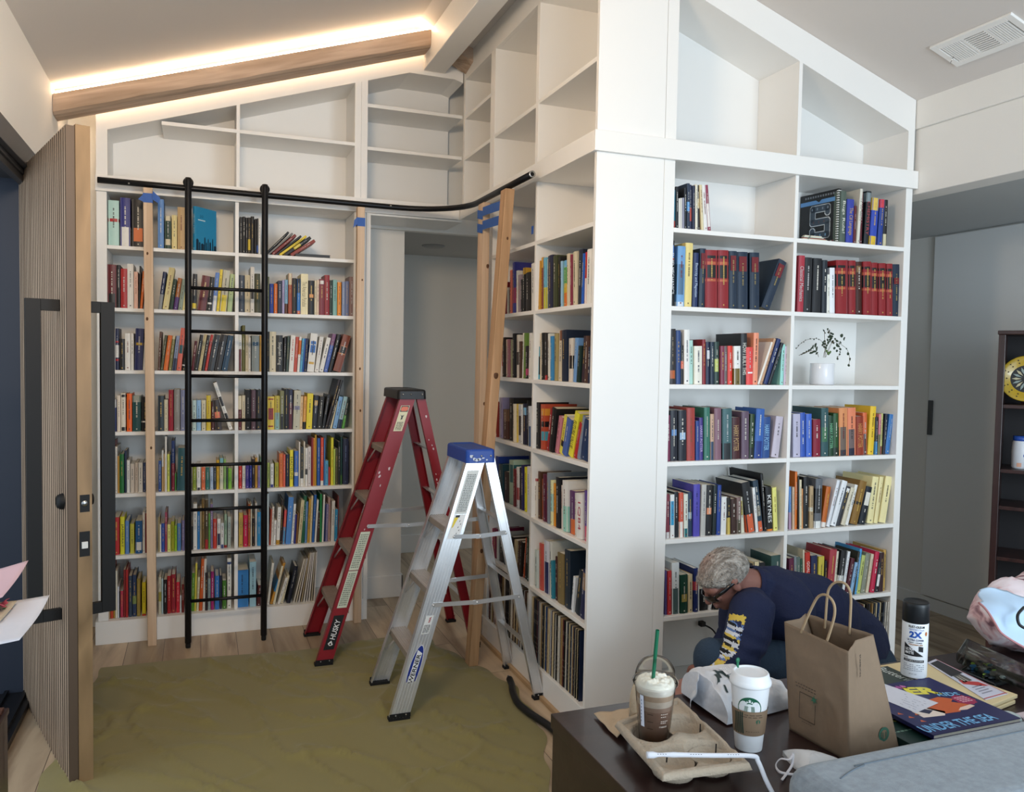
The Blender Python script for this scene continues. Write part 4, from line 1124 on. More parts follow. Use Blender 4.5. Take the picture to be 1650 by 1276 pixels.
def stepladder(name, fr, rr, y0, y1, H, capx, capy, capz, steps, railm, capm, treadm, wx, rwx, fl, ribs, spread, braces):
    e = empty(name, ((fr[0] + rr[0]) / 2, (y0[0] + y0[1]) / 2, 0))
    R = {}
    for k, sg in ((0, 1), (1, -1)):       # 0 near, 1 far
        p0, p1 = (fr[0], y0[k], .012), (fr[1], y1[k], H)
        mb = MB(); channel(mb, p0, p1, wx, fl, sg, ribs); mb.build('front_rail', railm, e)
        R['f%d' % k] = (p0, p1)
        q0, q1 = (rr[0], y0[k] + sg * .006, .012), (rr[1], y1[k] + sg * .006, H)
        mb = MB(); channel(mb, q0, q1, rwx, fl * .85, sg, 2 if ribs else 0); mb.build('rear_rail', railm, e)
        R['r%d' % k] = (q0, q1)
        for p, w_ in ((p0, wx), (q0, rwx)):
            mb = MB(); mb.box(p[0] - w_ / 2 - .005, p[0] + w_ / 2 + .004, p[1] - sg * .005, p[1] + sg * (fl + .004), 0.0005, .014)
            mb.box(p[0] - w_ / 2 - .002, p[0] + w_ / 2 + .006, p[1] - sg * .005, p[1] - sg * .0022, .014, .032)
            ft = mb.build('foot', rubber, e, bevel=.002)
            mb = MB()
            for dx in (-.25, .28): mb.ball((p[0] + dx * w_ + .004, p[1] - sg * .005, .024), .004, 8)
            mb.build('rivet', rivet, ft)
    # cap
    (cx0, cx1), (cy0, cy1) = capx, capy
    mb = MB()
    n = 28
    def ring(z, g):
        out = []
        r_ = .02
        for k in range(n):
            t = 2 * pi * k / n
            cx_, cy_ = cos(t), sin(t)
            sx, sy = (cx1 - cx0) / 2 - g - r_, (cy1 - cy0) / 2 - g - r_
            out.append(((cx0 + cx1) / 2 + (sx if cx_ > 0 else -sx) + r_ * cx_, (cy0 + cy1) / 2 + (sy if cy_ > 0 else -sy) + r_ * cy_, z))
        return out
    zs = [(capz[0], 0.0), (capz[1] - .01, .002), (capz[1] - .003, .005), (capz[1], .012), (capz[1], .022), (capz[1] - .004, .026)]
    vs = []; fs = []
    for z, g in zs: vs += ring(z, g)
    for j in range(len(zs) - 1):
        for k in range(n): fs.append((j * n + k, j * n + (k + 1) % n, (j + 1) * n + (k + 1) % n, (j + 1) * n + k))
    fs.append(tuple((len(zs) - 1) * n + k for k in range(n)))
    fs.append(tuple(reversed(range(n))))
    mb.add(vs, fs, False)
    cap = mb.build('top_cap', capm, e, bevel=.001)
    mb = MB()
    for x in (cx0 + .03, cx0 + .075, cx1 - .025):
        mb.ball((x, cy0 + .0005, (capz[0] + capz[1]) / 2), .0055, 8)
    mb.build('rivet', rivet, cap)
    # treads
    for z in steps:
        a = lerp3(*R['f0'], (z - .012) / (H - .012)); b_ = lerp3(*R['f1'], (z - .012) / (H - .012))
        mb = MB()
        x0, x1 = a.x - wx * .46, a.x + wx * .5
        ya_, yb__ = a.y + .0025, b_.y - .0025
        mb.box(x0, x1, ya_, yb__, z - .004, z)
        mb.box(x0, x0 + .003, ya_, yb__, z - .03, z - .004); mb.box(x1 - .003, x1, ya_, yb__, z - .024, z - .004)
        for k in range(7):
            x = x0 + .008 + (x1 - x0 - .016) * k / 6
            mb.box(x - .0018, x + .0018, ya_, yb__, z, z + .0015)
        st_ = mb.build('tread', treadm, e)
        mb = MB()
        for yy, sg in ((ya_, 1), (yb__, -1)):
            mb = MB(); mb.beam((x0 + .01, yy + sg * .09, z - .028), (x0 - .02 + .0, yy + sg * .006, z - .11), .012, .0025, (1, 0, 0)); mb.build('brace', alum, st_)
    for z, spn in spread:
        for k, sg in ((0, 1), (1, -1)):
            a = lerp3(*R['f%d' % k], (z - .012) / (H - .012)); b_ = lerp3(*R['r%d' % k], (z - .012) / (H - .012))
            m_ = (a + b_) / 2 + Vector((0, 0, -.006 if spn else 0))
            yo = -sg * .006
            mb = MB(); mb.beam(a + Vector((0, yo, 0)), m_ + Vector((.02, yo, 0)), .003, .02, (0, 0, 1)); mb.beam(m_ + Vector((-.02, yo - sg * .0035, 0)), b_ + Vector((0, yo - sg * .0035, .004)), .003, .02, (0, 0, 1))
            for p in (a, m_, b_): mb.ball((p.x, p.y + yo - sg * .003, p.z), .006, 8)
            mb.build('spreader', alum, e)
    for z in braces:
        a = lerp3(*R['r0'], (z - .012) / (H - .012)); b_ = lerp3(*R['r1'], (z - .012) / (H - .012))
        mb = MB(); mb.beam(a, b_, .028, .004, (0, 0, 1)); mb.beam(a + Vector((.012, 0, -.01)), b_ + Vector((.012, 0, -.01)), .003, .022, (0, 0, 1)); mb.build('rear_brace', alum, e)
    return e, R


redm = mat('red_fibreglass', '8c1522', .42, noise_amt=.06, noise_scale=15)
redL, RR = stepladder('step_ladder', (.603, 1.058), (1.44, 1.128), (4.268, 4.775), (4.352, 4.70), 1.41, (.995, 1.158), (4.336, 4.716), (1.395, 1.447),
                      [.284, .566, .845, 1.125], redm, mat('black_plastic', '1b1a1c', .45), alum2, .085, .05, .03, 0, [(.716, 1)], [1.12, .85, .56, .28])
tag(redL, 'red fibreglass step ladder with a black top cap, standing left of the aluminium ladder', 'step ladder')
aluL, RA = stepladder('step_ladder', (.830, 1.205), (1.512, 1.272), (3.508, 3.955), (3.600, 3.905), 1.155, (1.150, 1.296), (3.586, 3.92), (1.135, 1.200),
                      [.277, .562, .838], alum, mat('blue_plastic', '1f479c', .42), alum2, .088, .048, .028, 5, [(.497, 1), (.80, 1)], [.86, .56, .26])
tag(aluL, 'small paint-splashed aluminium step ladder with a blue top cap, in front of the side bookcase', 'step ladder')


def rail_face(Rk, yoff):
    p0, p1 = Rk
    d = (Vector(p1) - Vector(p0)); L_ = d.length; d.normalize()
    def pt(z, s_):
        t = (z - p0[2]) / (p1[2] - p0[2])
        c = Vector(p0).lerp(Vector(p1), t)
        return Vector((c.x + s_, c.y - yoff, z))
    return pt, d


def sticker(parent, name, R_, z0_, z1_, hw, colr, extra=None, yoff=.0045, sk=0.0):
    pt, d = rail_face(R_, yoff)
    mb = MB(); mb.color(colr)
    mb.add([pt(z0_, -hw + sk), pt(z0_, hw + sk), pt(z1_, hw), pt(z1_, -hw)], [(0, 1, 2, 3)], False)
    if extra: extra(mb, lambda z, s_, o=.0005: pt(z, s_) + Vector((0, -o, 0)), d)
    return mb.build(name, printed, parent)


def marks(mb, pt, z0_, z1_, hw, n, colr, rng):
    mb.color(colr)
    for i in range(n):
        z = z0_ + (z1_ - z0_) * (i + .5) / n; h_ = abs(z1_ - z0_) / n * .3
        x = -hw
        while x < hw:
            l_ = rng.uniform(.003, .009)
            x1_ = min(x + l_, hw)
            mb.add([pt(z - h_, x), pt(z - h_, x1_), pt(z + h_, x1_), pt(z + h_, x)], [(0, 1, 2, 3)], False)
            x = x1_ + rng.uniform(.001, .003)


rg = random.Random(5)
zof = lambda px, py, y: atY(px, py, y).z
def ex_husky(mb, pt, d):
    c = (pt(zof(540, 1013, 4.28), .002))
    words(mb, 'HUSKY', c + Vector((0, -.0003, 0)), d, (-1 * d.z, 0, d.x), .105, .028, 'ececec', bold=.02)
    c2 = pt(zof(525, 1037, 4.28), .0)
    mb.color('ececec'); u_ = Vector((d.x, 0, d.z)); v_ = Vector((-d.z, 0, d.x))
    mb.add([c2 + u_ * .02, c2 - v_ * .014, c2 - u_ * .012, c2 + v_ * .014], [(0, 1, 2, 3)], False)
    mb.color('161616'); mb.add([c2 + u_ * .008 + Vector((0, -.0004, 0)), c2 - v_ * .006 + Vector((0, -.0004, 0)), c2 - u_ * .006 + Vector((0, -.0004, 0)), c2 + v_ * .006 + Vector((0, -.0004, 0))], [(0, 1, 2, 3)], False)
sticker(redL, 'brand_label', RR['f0'], zof(520, 1046, 4.28), zof(553, 990, 4.28), .027, '141416', ex_husky)
def ex_long(mb, pt, d):
    a, b_ = zof(549, 979, 4.28), zof(586, 858, 4.28)
    m_ = (a + b_) / 2 - .005
    marks(mb, pt, m_ + .012, b_ - .01, .020, 16, '8c9488', rg); marks(mb, pt, a + .01, m_ - .012, .020, 16, '8c9488', rg)
    mb.color('7a1420'); mb.add([pt(m_ - .002, -.026), pt(m_ - .002, .026), pt(m_ + .002, .026), pt(m_ + .002, -.026)], [(0, 1, 2, 3)], False)
sticker(redL, 'instruction_label', RR['f0'], zof(549, 979, 4.28), zof(586, 858, 4.28), .0255, 'd6dccb', ex_long)
def ex_dang(mb, pt, d):
    a, b_ = zof(636, 694, 4.34), zof(647, 653, 4.34)
    mb.color('1c1c1c'); mb.add([pt(b_ - .034, -.021), pt(b_ - .034, .021), pt(b_ - .002, .021), pt(b_ - .002, -.021)], [(0, 1, 2, 3)], False)
    mb.color('e07a58'); mb.add([pt(b_ - .030, -.014, .001), pt(b_ - .030, .014, .001), pt(b_ - .024, .019, .001), pt(b_ - .012, .019, .001), pt(b_ - .006, .014, .001), pt(b_ - .006, -.014, .001), pt(b_ - .012, -.019, .001), pt(b_ - .024, -.019, .001)], [tuple(range(8))], False)
    z = b_ - .06
    mb.color('202020')
    for q in (((-.013, .012), (-.004, .004), (.002, .010), (-.002, -.004)), ((-.002, .0), (.010, .012), (.004, -.004), (.006, -.018)), ((.0, .002), (.004, -.012), (-.003, -.02), (-.004, -.006))):
        mb.add([pt(z + v[1], v[0]) for v in q], [(0, 1, 2, 3)], False)
    marks(mb, pt, a + .006, z - .028, .017, 8, '55503e', rg)
sticker(redL, 'warning_label', RR['f0'], zof(636, 694, 4.34), zof(647, 653, 4.34), .024, 'ddd8b8', ex_dang)
# paint splashes on the red rails
mb = MB(); mb.color('d8ccd0')
for R_, zz, s_ in ((RR['f0'], .98, -.02), (RR['f0'], 1.0, -.028), (RR['f0'], .93, .0), (RR['f0'], .70, -.01), (RR['r0'], 1.30, .006), (RR['r0'], 1.17, -.008), (RR['r0'], 1.14, .004), (RR['r0'], 1.12, .006), (RR['r0'], .98, -.010), (RR['r0'], .95, -.012), (RR['r0'], .93, -.012), (RR['f0'], 1.02, .02)):
    pt, d = rail_face(R_, .0042 if R_ is RR['f0'] else .0042)
    n = 7; r_ = rg.uniform(.003, .007)
    mb.add([pt(zz + r_ * 1.6 * sin(2 * pi * k / n) * rg.uniform(.6, 1.2), s_ + r_ * cos(2 * pi * k / n) * rg.uniform(.6, 1.2)) for k in range(n)], [tuple(range(n))], False)
mb.build('paint_splash', printed, redL)

def ex_wern(mb, pt, d):
    zc_ = zof(667, 1077, 3.52)
    u_ = Vector((d.x, 0, d.z)); v_ = Vector((-d.z, 0, d.x)); c = pt(zc_, 0)
    def oval(a, b_, off, colr):
        mb.color(colr); n = 28
        mb.add([c + u_ * (a * cos(2 * pi * k / n)) + v_ * (b_ * sin(2 * pi * k / n)) + Vector((0, -off, 0)) for k in range(n)], [tuple(range(n))], False)
    oval(.112, .0270, .0, 'e8e8ec'); oval(.108, .0240, .0004, '1d3a94')
    mb.color('eceef2'); o_ = Vector((0, -.0008, 0))
    mb.add([c - u_ * .086 - v_ * .0125 + o_, c + u_ * .075 - v_ * .0125 + o_, c + u_ * .086 + v_ * .0125 + o_, c - u_ * .075 + v_ * .0125 + o_], [(0, 1, 2, 3)], False)
    words(mb, 'WERNER', c + Vector((0, -.0012, 0)), u_, v_, .138, .0185, '16161a', bold=.02)
pt0, d0 = rail_face(RA['f0'], .0062)
mb = MB(); ex_wern(mb, lambda z, s_, o=0: pt0(z, s_) + Vector((0, -o, 0)), d0); mb.build('brand_label', printed, aluL)
def ex_lab(mb, pt, d):
    a, b_ = zof(742, 828, 3.57), zof(762, 760, 3.58)
    marks(mb, pt, a + .01, b_ - .01, .022, 22, '7e8484', rg)
sticker(aluL, 'instruction_label', RA['f0'], zof(740, 828, 3.57), zof(762, 758, 3.58), .028, 'd4d8d6', ex_lab, yoff=.0062)
def ex_lab2(mb, pt, d):
    a, b_ = zof(727, 868, 3.56), zof(742, 829, 3.57)
    mb.color('e0cc38'); mb.add([pt(b_ - .012, -.024), pt(b_ - .012, -.005), pt(b_ - .055, -.018), pt(b_ - .06, -.024)], [(0, 1, 2, 3)], False)
    mb.color('202020'); mb.add([pt(b_ - .012, -.02), pt(b_ - .012, .0), pt(b_ - .002, .0), pt(b_ - .002, -.02)], [(0, 1, 2, 3)], False)
    for k in range(5): 
        z = b_ - .03 - k * .014; x = .004 + .008 * (k % 2)
        mb.add([pt(z, x), pt(z - .003, x + .004), pt(z + .006, x + .005)], [(0, 1, 2)], False)
sticker(aluL, 'warning_label', RA['f0'], zof(727, 868, 3.56), zof(742, 829, 3.57), .027, 'e4e6e6', ex_lab2, yoff=.0062)
def ex_s(mb, pt, d):
    a, b_ = zof(684, 1021, 3.53), zof(692, 991, 3.54)
    mb.color('a83034'); 
    for k in range(3): mb.add([pt(b_ - .012 - .008 * k, -.002), pt(b_ - .016 - .008 * k, .004), pt(b_ - .006 - .008 * k, .010)], [(0, 1, 2)], False)
    marks(mb, pt, a + .004, (a + b_) / 2, .014, 6, '505050', rg)
sticker(aluL, 'small_label', RA['f0'], zof(684, 1021, 3.53), zof(692, 991, 3.54), .019, 'dcdedd', ex_s, yoff=.0062)
# lighter paint patches on the blue cap and the rail
mb = MB(); mb.color('cdd6e6')
for (x, z, r_) in ((1.175, 1.168, .010), (1.19, 1.155, .008), (1.20, 1.15, .010), (1.215, 1.153, .009), (1.232, 1.158, .006), (1.25, 1.15, .005)):
    n = 8; mb.add([(x + r_ * 1.3 * cos(2 * pi * k / n) * rg.uniform(.6, 1.1), 3.5835, z + r_ * sin(2 * pi * k / n) * rg.uniform(.5, 1)) for k in range(n)], [tuple(range(n))], False)
mb.build('paint_splash', printed, aluL)

# ------------------------------------------------------------------ drop cloth and hose
cl_ = mat('olive_canvas', '857b49', .85, noise_amt=.03, noise_scale=2, bump=.08, bump_scale=300, sheen=.2)
edge_l = lambda y: -.52 + .05 * sin(y * 3.1) + .02 * sin(y * 11)
def edge_r(y):
    ks = [(1.0, .95), (2.0, 1.05), (2.8, 1.25), (3.2, 1.40), (3.7, 1.455), (4.1, 1.34), (4.35, 1.25), (4.6, 1.22)]
    for (a, xa_), (b__, xb_) in zip(ks[:-1], ks[1:]):
        if y <= b__: return xa_ + (xb_ - xa_) * max(0, (y - a)) / (b__ - a)
    return ks[-1][1]
def cloth(u, v):
    x_ = lambda y: edge_l(y) + (edge_r(y) - edge_l(y)) * u
    yt = 4.585 - .05 * u + .05 * sin(u * 9) * u
    y = 1.0 + (yt - 1.0) * v
    x = x_(y) + .012 * sin(y * 23 + u * 5) * (1 if u in (0, 1) else 0)
    P_ = Vector((x * 1.3, y * 1.3, 0))
    r1 = 1 - abs(noise.noise(P_ * 1.1 + Vector((3, 7, 1)))) * 2
    r2 = 1 - abs(noise.noise(Vector((x * 2.6 + y * .9, y * 1.1 - x * .6, 2)) * 1.3)) * 2
    r3 = 1 - abs(noise.noise(Vector((x * 1.2 - y * .7, y * 3.0 + x, 9)))) * 2
    r4 = 1 - abs(noise.noise(Vector((x * 3.4 + y * 2.4, y * .8 - x * .5, 5)))) * 2
    z = .006 + .022 * max(0, r2) ** 22 + .024 * max(0, r4) ** 26 + .014 * max(0, r3) ** 22 + .003 * (noise.noise(P_ * 1.6) + .5)
    # bunched fold behind the red ladder, and at the right edge
    for (cx_, cy_, rx, ry, h_) in ((.83, 4.55, .07, .05, .045), (1.27, 4.50, .09, .06, .06), (1.36, 4.25, .05, .12, .035), (1.05, 4.40, .25, .03, .02)):
        z += h_ * math.exp(-((x - cx_) / rx) ** 2 - ((y - cy_) / ry) ** 2)
    if x > 1.28 and y < 3.8: z = min(z, .007)
    ed = min(u, 1 - u, 1 - v) * 40
    if ed < 1: z = .003 + (z - .003) * ed
    # keep clear under the ladder and post feet
    for (fx, fy) in ((.603, 4.27), (.83, 3.51), (.83, 3.95), (1.345, 4.05)):
        d2 = max(abs(x - fx) / .07, abs(y - fy) / .05)
        if d2 < 1.6: z = min(z, .0004 + max(0, d2 - 1) * .02)
    return (x, y, z)
mb = MB(); mb.grid(cloth, 110, 190)
tag(mb.build('drop_cloth', cl_), 'wrinkled olive green drop cloth spread on the floor under the step ladders', 'drop cloth')
# hose
hp = [(1.434, 3.715, .034), (1.425, 3.66, .027), (1.40, 3.58, .026), (1.378, 3.46, .026), (1.385, 3.36, .026), (1.40, 3.28, .026), (1.42, 3.2, .024), (1.43, 3.12, .02), (1.44, 3.04, .018), (1.5, 2.9, .018), (1.6, 2.75, .018), (1.75, 2.6, .018)]
def smooth(pts, k=6):
    out = []; n = len(pts); P_ = [Vector(p) for p in pts]
    for i in range(n - 1):
        a, b_, c, d = P_[max(i - 1, 0)], P_[i], P_[i + 1], P_[min(i + 2, n - 1)]
        for j in range(k):
            t = j / k
            out.append(.5 * ((2 * b_) + (c - a) * t + (2 * a - 5 * b_ + 4 * c - d) * t * t + (3 * b_ - a - 3 * c + d) * t ** 3))
    out.append(P_[-1]); return out
hs = empty('black_hose', (1.42, 3.4, 0))
mb = MB(); mb.tube(smooth(hp), .0165, 12); mb.build('tube', mat('hose_black', '141416', .45), hs)
mb = MB(); mb.tube([Vector(hp[0]) + Vector((.003, .022, .004)), Vector(hp[0])], .008, 10); mb.build('tip', mat('bare_steel'), hs)
tag(hs, 'thick black hose with a metal tip curling on the floor beside the drop cloth', 'hose')

# ------------------------------------------------------------------ entrance door, standing open
slatw = woodmat('slat_oak', 'c8ad93', 'a58a72', .55, 14, (1, 1, .04))
oak = woodmat('door_edge_oak', '9c7f5a', '725a3a', .5, 3.2, (1, 1, .22))
dk = mat('dark_groove', '1c1815', .8)
h0 = Vector((-.776, 4.30, 0)); h1 = Vector((-.458, 3.355, 0))
dv = (h1 - h0).normalized(); nv = Vector((-dv.y, dv.x, 0))       # nv: to the back side
if nv.x < 0: nv = -nv
DW = (h1 - h0).length
dr = empty('entrance_door', (h0.x, h0.y, 0))
def dbox(mb, s0, s1, n0, n1, z0_, z1_):
    vs = [h0 + dv * s_ + nv * n_ + Vector((0, 0, z)) for z in (z0_, z1_) for n_ in (n0, n1) for s_ in (s0, s1)]
    mb.add(vs, [(0, 2, 3, 1), (4, 5, 7, 6), (0, 1, 5, 4), (2, 6, 7, 3), (0, 4, 6, 2), (1, 3, 7, 5)], False)
DH = 2.437
mb = MB(); dbox(mb, 0, DW, .0028, .03, .003, DH - .004); mb.build('core', dk, dr)
ns = 27
for i in range(ns):
    s_ = DW * (i + .15) / ns
    mb = MB(); dbox(mb, s_, s_ + DW / ns * .66, 0, .0026, .003, DH); mb.mi[-2:] = [1, 1]; mb.build('slat', [slatw, dk], dr)
mb = MB(); dbox(mb, DW + .0005, DW + .005, .0, .0295, .003, DH); mb.build('cladding_end', mat('bronze_strip', '5a4a3c', .5), dr)
mb = MB(); dbox(mb, 0.02, DW + .012, .0305, .079, .003, DH + .006); mb.build('door_leaf', oak, dr)
BK = mat('pull_black', '08080a', .6)
def pull(sg):
    n_ = (lambda a: -a) if sg < 0 else (lambda a: .079 + a)
    mb = MB(); s0 = DW * .86
    lo_hi = lambda a, b_: (min(n_(a), n_(b_)), max(n_(a), n_(b_)))
    dbox(mb, s0, s0 + .022, *lo_hi(.062, .112), .60, 1.815)
    dbox(mb, s0, s0 + .022, *lo_hi(.0, .062), 1.772, 1.815); dbox(mb, s0, s0 + .022, *lo_hi(.0, .062), .60, .643)
    return mb.build('pull_handle', BK, dr, bevel=.001)
pull(-1); pull(1)
e_ = DW + .012
q = lambda n_: h0 + dv * e_ + nv * n_
mb = MB(); dbox(mb, e_, e_ + .0015, .038, .071, 1.028, 1.092); lk = mb.build('deadbolt_plate', BK, dr)
mb = MB(); c = q(.0545) + Vector((0, 0, 1.06)) + dv * .0015; mb.lathe([(.0001, .003), (.009, .003), (.011, 0)], c, 16, axis=dv); mb.build('bolt', mat('bare_steel'), lk)
mb = MB(); dbox(mb, e_, e_ + .0015, .036, .071, .862, .955); lk = mb.build('latch_plate', BK, dr)
mb = MB(); dbox(mb, e_ + .0015, e_ + .008, .043, .063, .893, .917); mb.build('latch_bolt', mat('latch_white', 'd8d8d4', .4), lk)
mb = MB(); c = h0 + dv * (DW - .075) + Vector((0, 0, 1.06)); mb.lathe([(.031, 0), (.029, .012), (.022, .022), (.0001, .024)], c, 20, axis=-nv); mb.build('lock_cylinder', BK, dr)
mb = MB(); c = h0 + dv * (DW - .075) + nv * .079 + Vector((0, 0, 1.06)); mb.lathe([(.027, 0), (.025, .008), (.02, .022), (.0001, .024)], c, 20, axis=nv); mb.build('thumb_turn', BK, dr)
tag(dr, 'tall oak entrance door with vertical slats and black pull handles, standing open at the left', 'door')
# ------------------------------------------------------------------ special things on the shelves
def wordsf(mb, body, fn, w_, h_, color='111111', bold=0.0):
    vs, fs, W, H_ = text_geo(body, bold=bold)
    if W == 0: return
    mb.color(color)
    mb.add([fn(v.x * w_ / W, v.y * h_ / H_) for v in vs], fs, False)


def poly(mb, pts, color, fn=None):
    mb.color(color)
    mb.add([fn(*p) for p in pts] if fn else pts, [tuple(range(len(pts)))], False)


# turned sky-blue city book
X0 = atY(309.6, 400, YA + .03).x
mb = book_mb(.022, .252, .172, '3a9cc4', [], None, 'H', random.Random(1))
x_ = .0116
fn = lambda y, z: Vector((x_, .172 / 2 + y, .126 + z))
poly(mb, [(-.07, .05), (-.01, .05), (-.01, .056), (-.07, .056)], 'd8eef4', fn); wordsf(mb, '212', lambda a, b: fn(-.04 + a, .075 + b), .028, .014, '1d3c58')
for a, b, h_ in ((-.085, -.065, .06), (-.062, -.05, .045), (-.045, -.02, .04), (-.018, -.008, .075), (-.004, .006, .05), (.012, .02, .07), (.026, .04, .055), (.05, .058, .075), (.064, .084, .04)):
    poly(mb, [(a, -.122), (b, -.122), (b, -.122 + h_), ((a + b) / 2, -.122 + h_ * 1.15), (a, -.122 + h_)], '1b3c50', fn)
o = mb.build('book', cover, origin=(0, 0, 0))
o.matrix_world = Matrix.Translation((X0 + .012, YA + .04, SZ[0])) @ Matrix.Rotation(radians(-40), 4, 'Z')
tag(o, 'sky-blue hardcover turned to show its cover with a dark city skyline, top shelf', 'book', 'turned books on the top shelves')

# black spiral-bound yearbook with a big S
pr = atY(1351, 400, YC + .035)
wB = .285
best = None
for k in range(5, 85):
    ph = radians(k)
    q = Vector((pr.x - sin(ph) * wB, pr.y + cos(ph) * wB, 2.35)) - CAM
    px_ = 825 + 1311.5 * q.dot(rt) / q.dot(fwd)
    if best is None or abs(px_ - 1298) < best[0]: best = (abs(px_ - 1298), ph)
ph = best[1]
wB = min(wB, (YC + .285 - pr.y) / cos(ph))
ux = Vector((sin(ph), -cos(ph), 0)); uz = Vector((0, 0, 1)); nrm = Vector((-cos(ph), -sin(ph), 0))
yb_ = empty('spiral_yearbook', (pr.x, pr.y, SZ[0]))
z0_, HB_ = SZ[0], .262
base = Vector((pr.x, pr.y, z0_)) - ux * wB
mb = MB(); mb.color('16181c')
P0 = lambda a, b, o=0: base + ux * a + uz * b + nrm * (o)
vs = [P0(a, b, o) for o in (-.018, 0) for b in (0.0005, HB_) for a in (0, wB - .012)]
mb.add(vs, [(0, 2, 3, 1), (4, 5, 7, 6), (0, 1, 5, 4), (2, 6, 7, 3), (0, 4, 6, 2), (1, 3, 7, 5)], False)
f_ = lambda a, b, o=.0006: P0(a, b, o)
poly(mb, [(0, HB_ - .055), (wB - .012, HB_ - .055), (wB - .012, HB_ - .035), (wB * .55, HB_ - .035), (wB * .48, HB_ - .047), (wB * .4, HB_ - .035), (0, HB_ - .035)], '6fa2d4', f_)
SG = [(0, 0, 1, 0), (0, 0, 0, 0)]
def varsity(g, colr, off):
    # block letter S out of bars, each grown by g
    W2, H2, tk = .062, .080, .030
    bars = [(-W2, W2, H2 - tk, H2), (-W2, W2, -tk / 2, tk / 2), (-W2, W2, -H2, -H2 + tk), (-W2, -W2 + tk, 0, H2), (W2 - tk, W2, -H2, 0), (W2 - tk, W2, H2 - tk * 1.7, H2), (-W2, -W2 + tk, -H2, -H2 + tk * 1.7)]
    mb.color(colr)
    for a0, a1, b0, b1 in bars:
        q = min(.010, (a1 - a0) / 3)
        pp_ = [(a0 - g + q, b0 - g), (a1 + g - q, b0 - g), (a1 + g, b0 - g + q), (a1 + g, b1 + g - q), (a1 + g - q, b1 + g), (a0 - g + q, b1 + g), (a0 - g, b1 + g - q), (a0 - g, b0 - g + q)]
        mb.add([f_(wB * .52 + a, HB_ * .45 + b, off) for a, b in pp_], [tuple(range(8))], False)
varsity(.004, 'd4d8dc', .0012); varsity(0.0, '4a5866', .0018)
for k in range(10):
    a, b = (-.05 + .011 * k, (.065, -.0, -.066)[k % 3]); poly(mb, [(wB * .52 + a - .004, HB_ * .45 + b - .006), (wB * .52 + a + .004, HB_ * .45 + b - .006), (wB * .52 + a + .004, HB_ * .45 + b + .006), (wB * .52 + a - .004, HB_ * .45 + b + .006)], ['8a96a4', '6a5a60', '7aa0c0'][k % 3], lambda a, b: f_(a, b, .0024))
for k in range(14):
    poly(mb, [(.1 + k * .011, .014), (.108 + k * .011, .014), (.108 + k * .011, .020), (.1 + k * .011, .020)], '9a5a62' if k % 3 else 'd8d4cc', f_)
    poly(mb, [(.03 + k * .016, HB_ - .022), (.040 + k * .016, HB_ - .022), (.040 + k * .016, HB_ - .012), (.03 + k * .016, HB_ - .012)], '8a8e94', f_)
mb.build('cover', cover, yb_)
mb = MB(); mb.color('e4e4e0')
for k in range(22):
    z = z0_ + .012 + (HB_ - .024) * k / 21
    c = base + ux * (wB - .006)
    mb.beam(c + Vector((0, 0, z - z0_ - .0022)) + nrm * .0005, c + Vector((0, 0, z - z0_ + .0022)) + nrm * .0005, .010, .022, tuple(nrm))
mb.build('spiral_binding', cover, yb_)
tag(yb_, 'large black spiral-bound yearbook with a big outlined letter S, turned to face left', 'yearbook')

# little pile of booklets lying in front of it
bp = empty('booklet_pile', (2.64, YC + .05, SZ[0]))
xa_, xb_ = atY(1291, 375, YC + .02).x, atY(1331, 380, YC + .02).x
rg = random.Random(8)
for k in range(4):
    mb = MB(); mb.color(['d8ccb4', '8a4a44', 'cfd8c8', 'e0d8c4'][k])
    d_ = .006 * k
    mb.box(xa_ + .004 + d_, xb_ - .008 * k, YC + .012 + d_ * .5, YC + .036, SZ[0] + .0002 + .0055 * k, SZ[0] + .0052 + .0055 * k)
    mb.color('4a6a60'); mb.box(xa_ + .03 + d_, xa_ + .04 + d_, YC + .0115 + d_ * .5, YC + .02, SZ[0] + .001 + .0055 * k, SZ[0] + .004 + .0055 * k)
    mb.build('booklet', cover, bp)
tag(bp, 'small pile of booklets lying flat at the foot of the spiral yearbook', 'booklets')

# flat black book on far wall right bay
xa_, xb_ = atY(370 + 640 / 6.075, 410, YA + .05).x, atY(370 + 978 / 6.075, 412, YA + .05).x
mb = MB(); mb.color('1b1b1f'); mb.box(xa_, xb_, YA + .02, YA + .17, SZ[0] + .0003, SZ[0] + .003); mb.box(xa_, xb_, YA + .02, YA + .17, SZ[0] + .017, SZ[0] + .0195); mb.box(xa_, xa_ + .003, YA + .02, YA + .17, SZ[0] + .003, SZ[0] + .017)
mb.color('2a2a2c'); mb.box(xa_ + .003, xb_ - .002, YA + .022, YA + .168, SZ[0] + .003, SZ[0] + .017)
tag(mb.build('book', cover), 'black book lying flat beneath the leaning books, top shelf of far wall right bay', 'book')

# record sleeves in the bottom compartments
RC = [('cream', 'd6c8a6'), ('white', 'dcd8ce'), ('black', '1a1a1c'), ('brown', '6a4c38'), ('maroon', '6a2230'), ('slate', '3c4654'), ('tan', 'b09468'), ('blue', '31507c'), ('charcoal', '343234'), ('olive', '6c6a4a')]
proto = {}
for nm, cc in RC:
    mb = MB(); mb.color(cc)
    mb.box(-.0020, .0020, 0, .303, 0, .311)
    mb.color('c8c0b0' if lum(cc) < .3 else '55504a')
    for z in (.05, .07, .09, .12, .19, .2, .24, .25): mb.add([(-.0007, -.0002, z), (.0007, -.0002, z), (.0007, -.0002, z + .008), (-.0007, -.0002, z + .008)], [(0, 1, 2, 3)], False)
    mb.color('9a8a70'); mb.box(-.0012, .0012, -.0006, .3, .31, .3118)
    proto[nm] = (mb.v, mb.f, mb.c, mb.mi, mb.sm)
used_p = {}
RN = {}


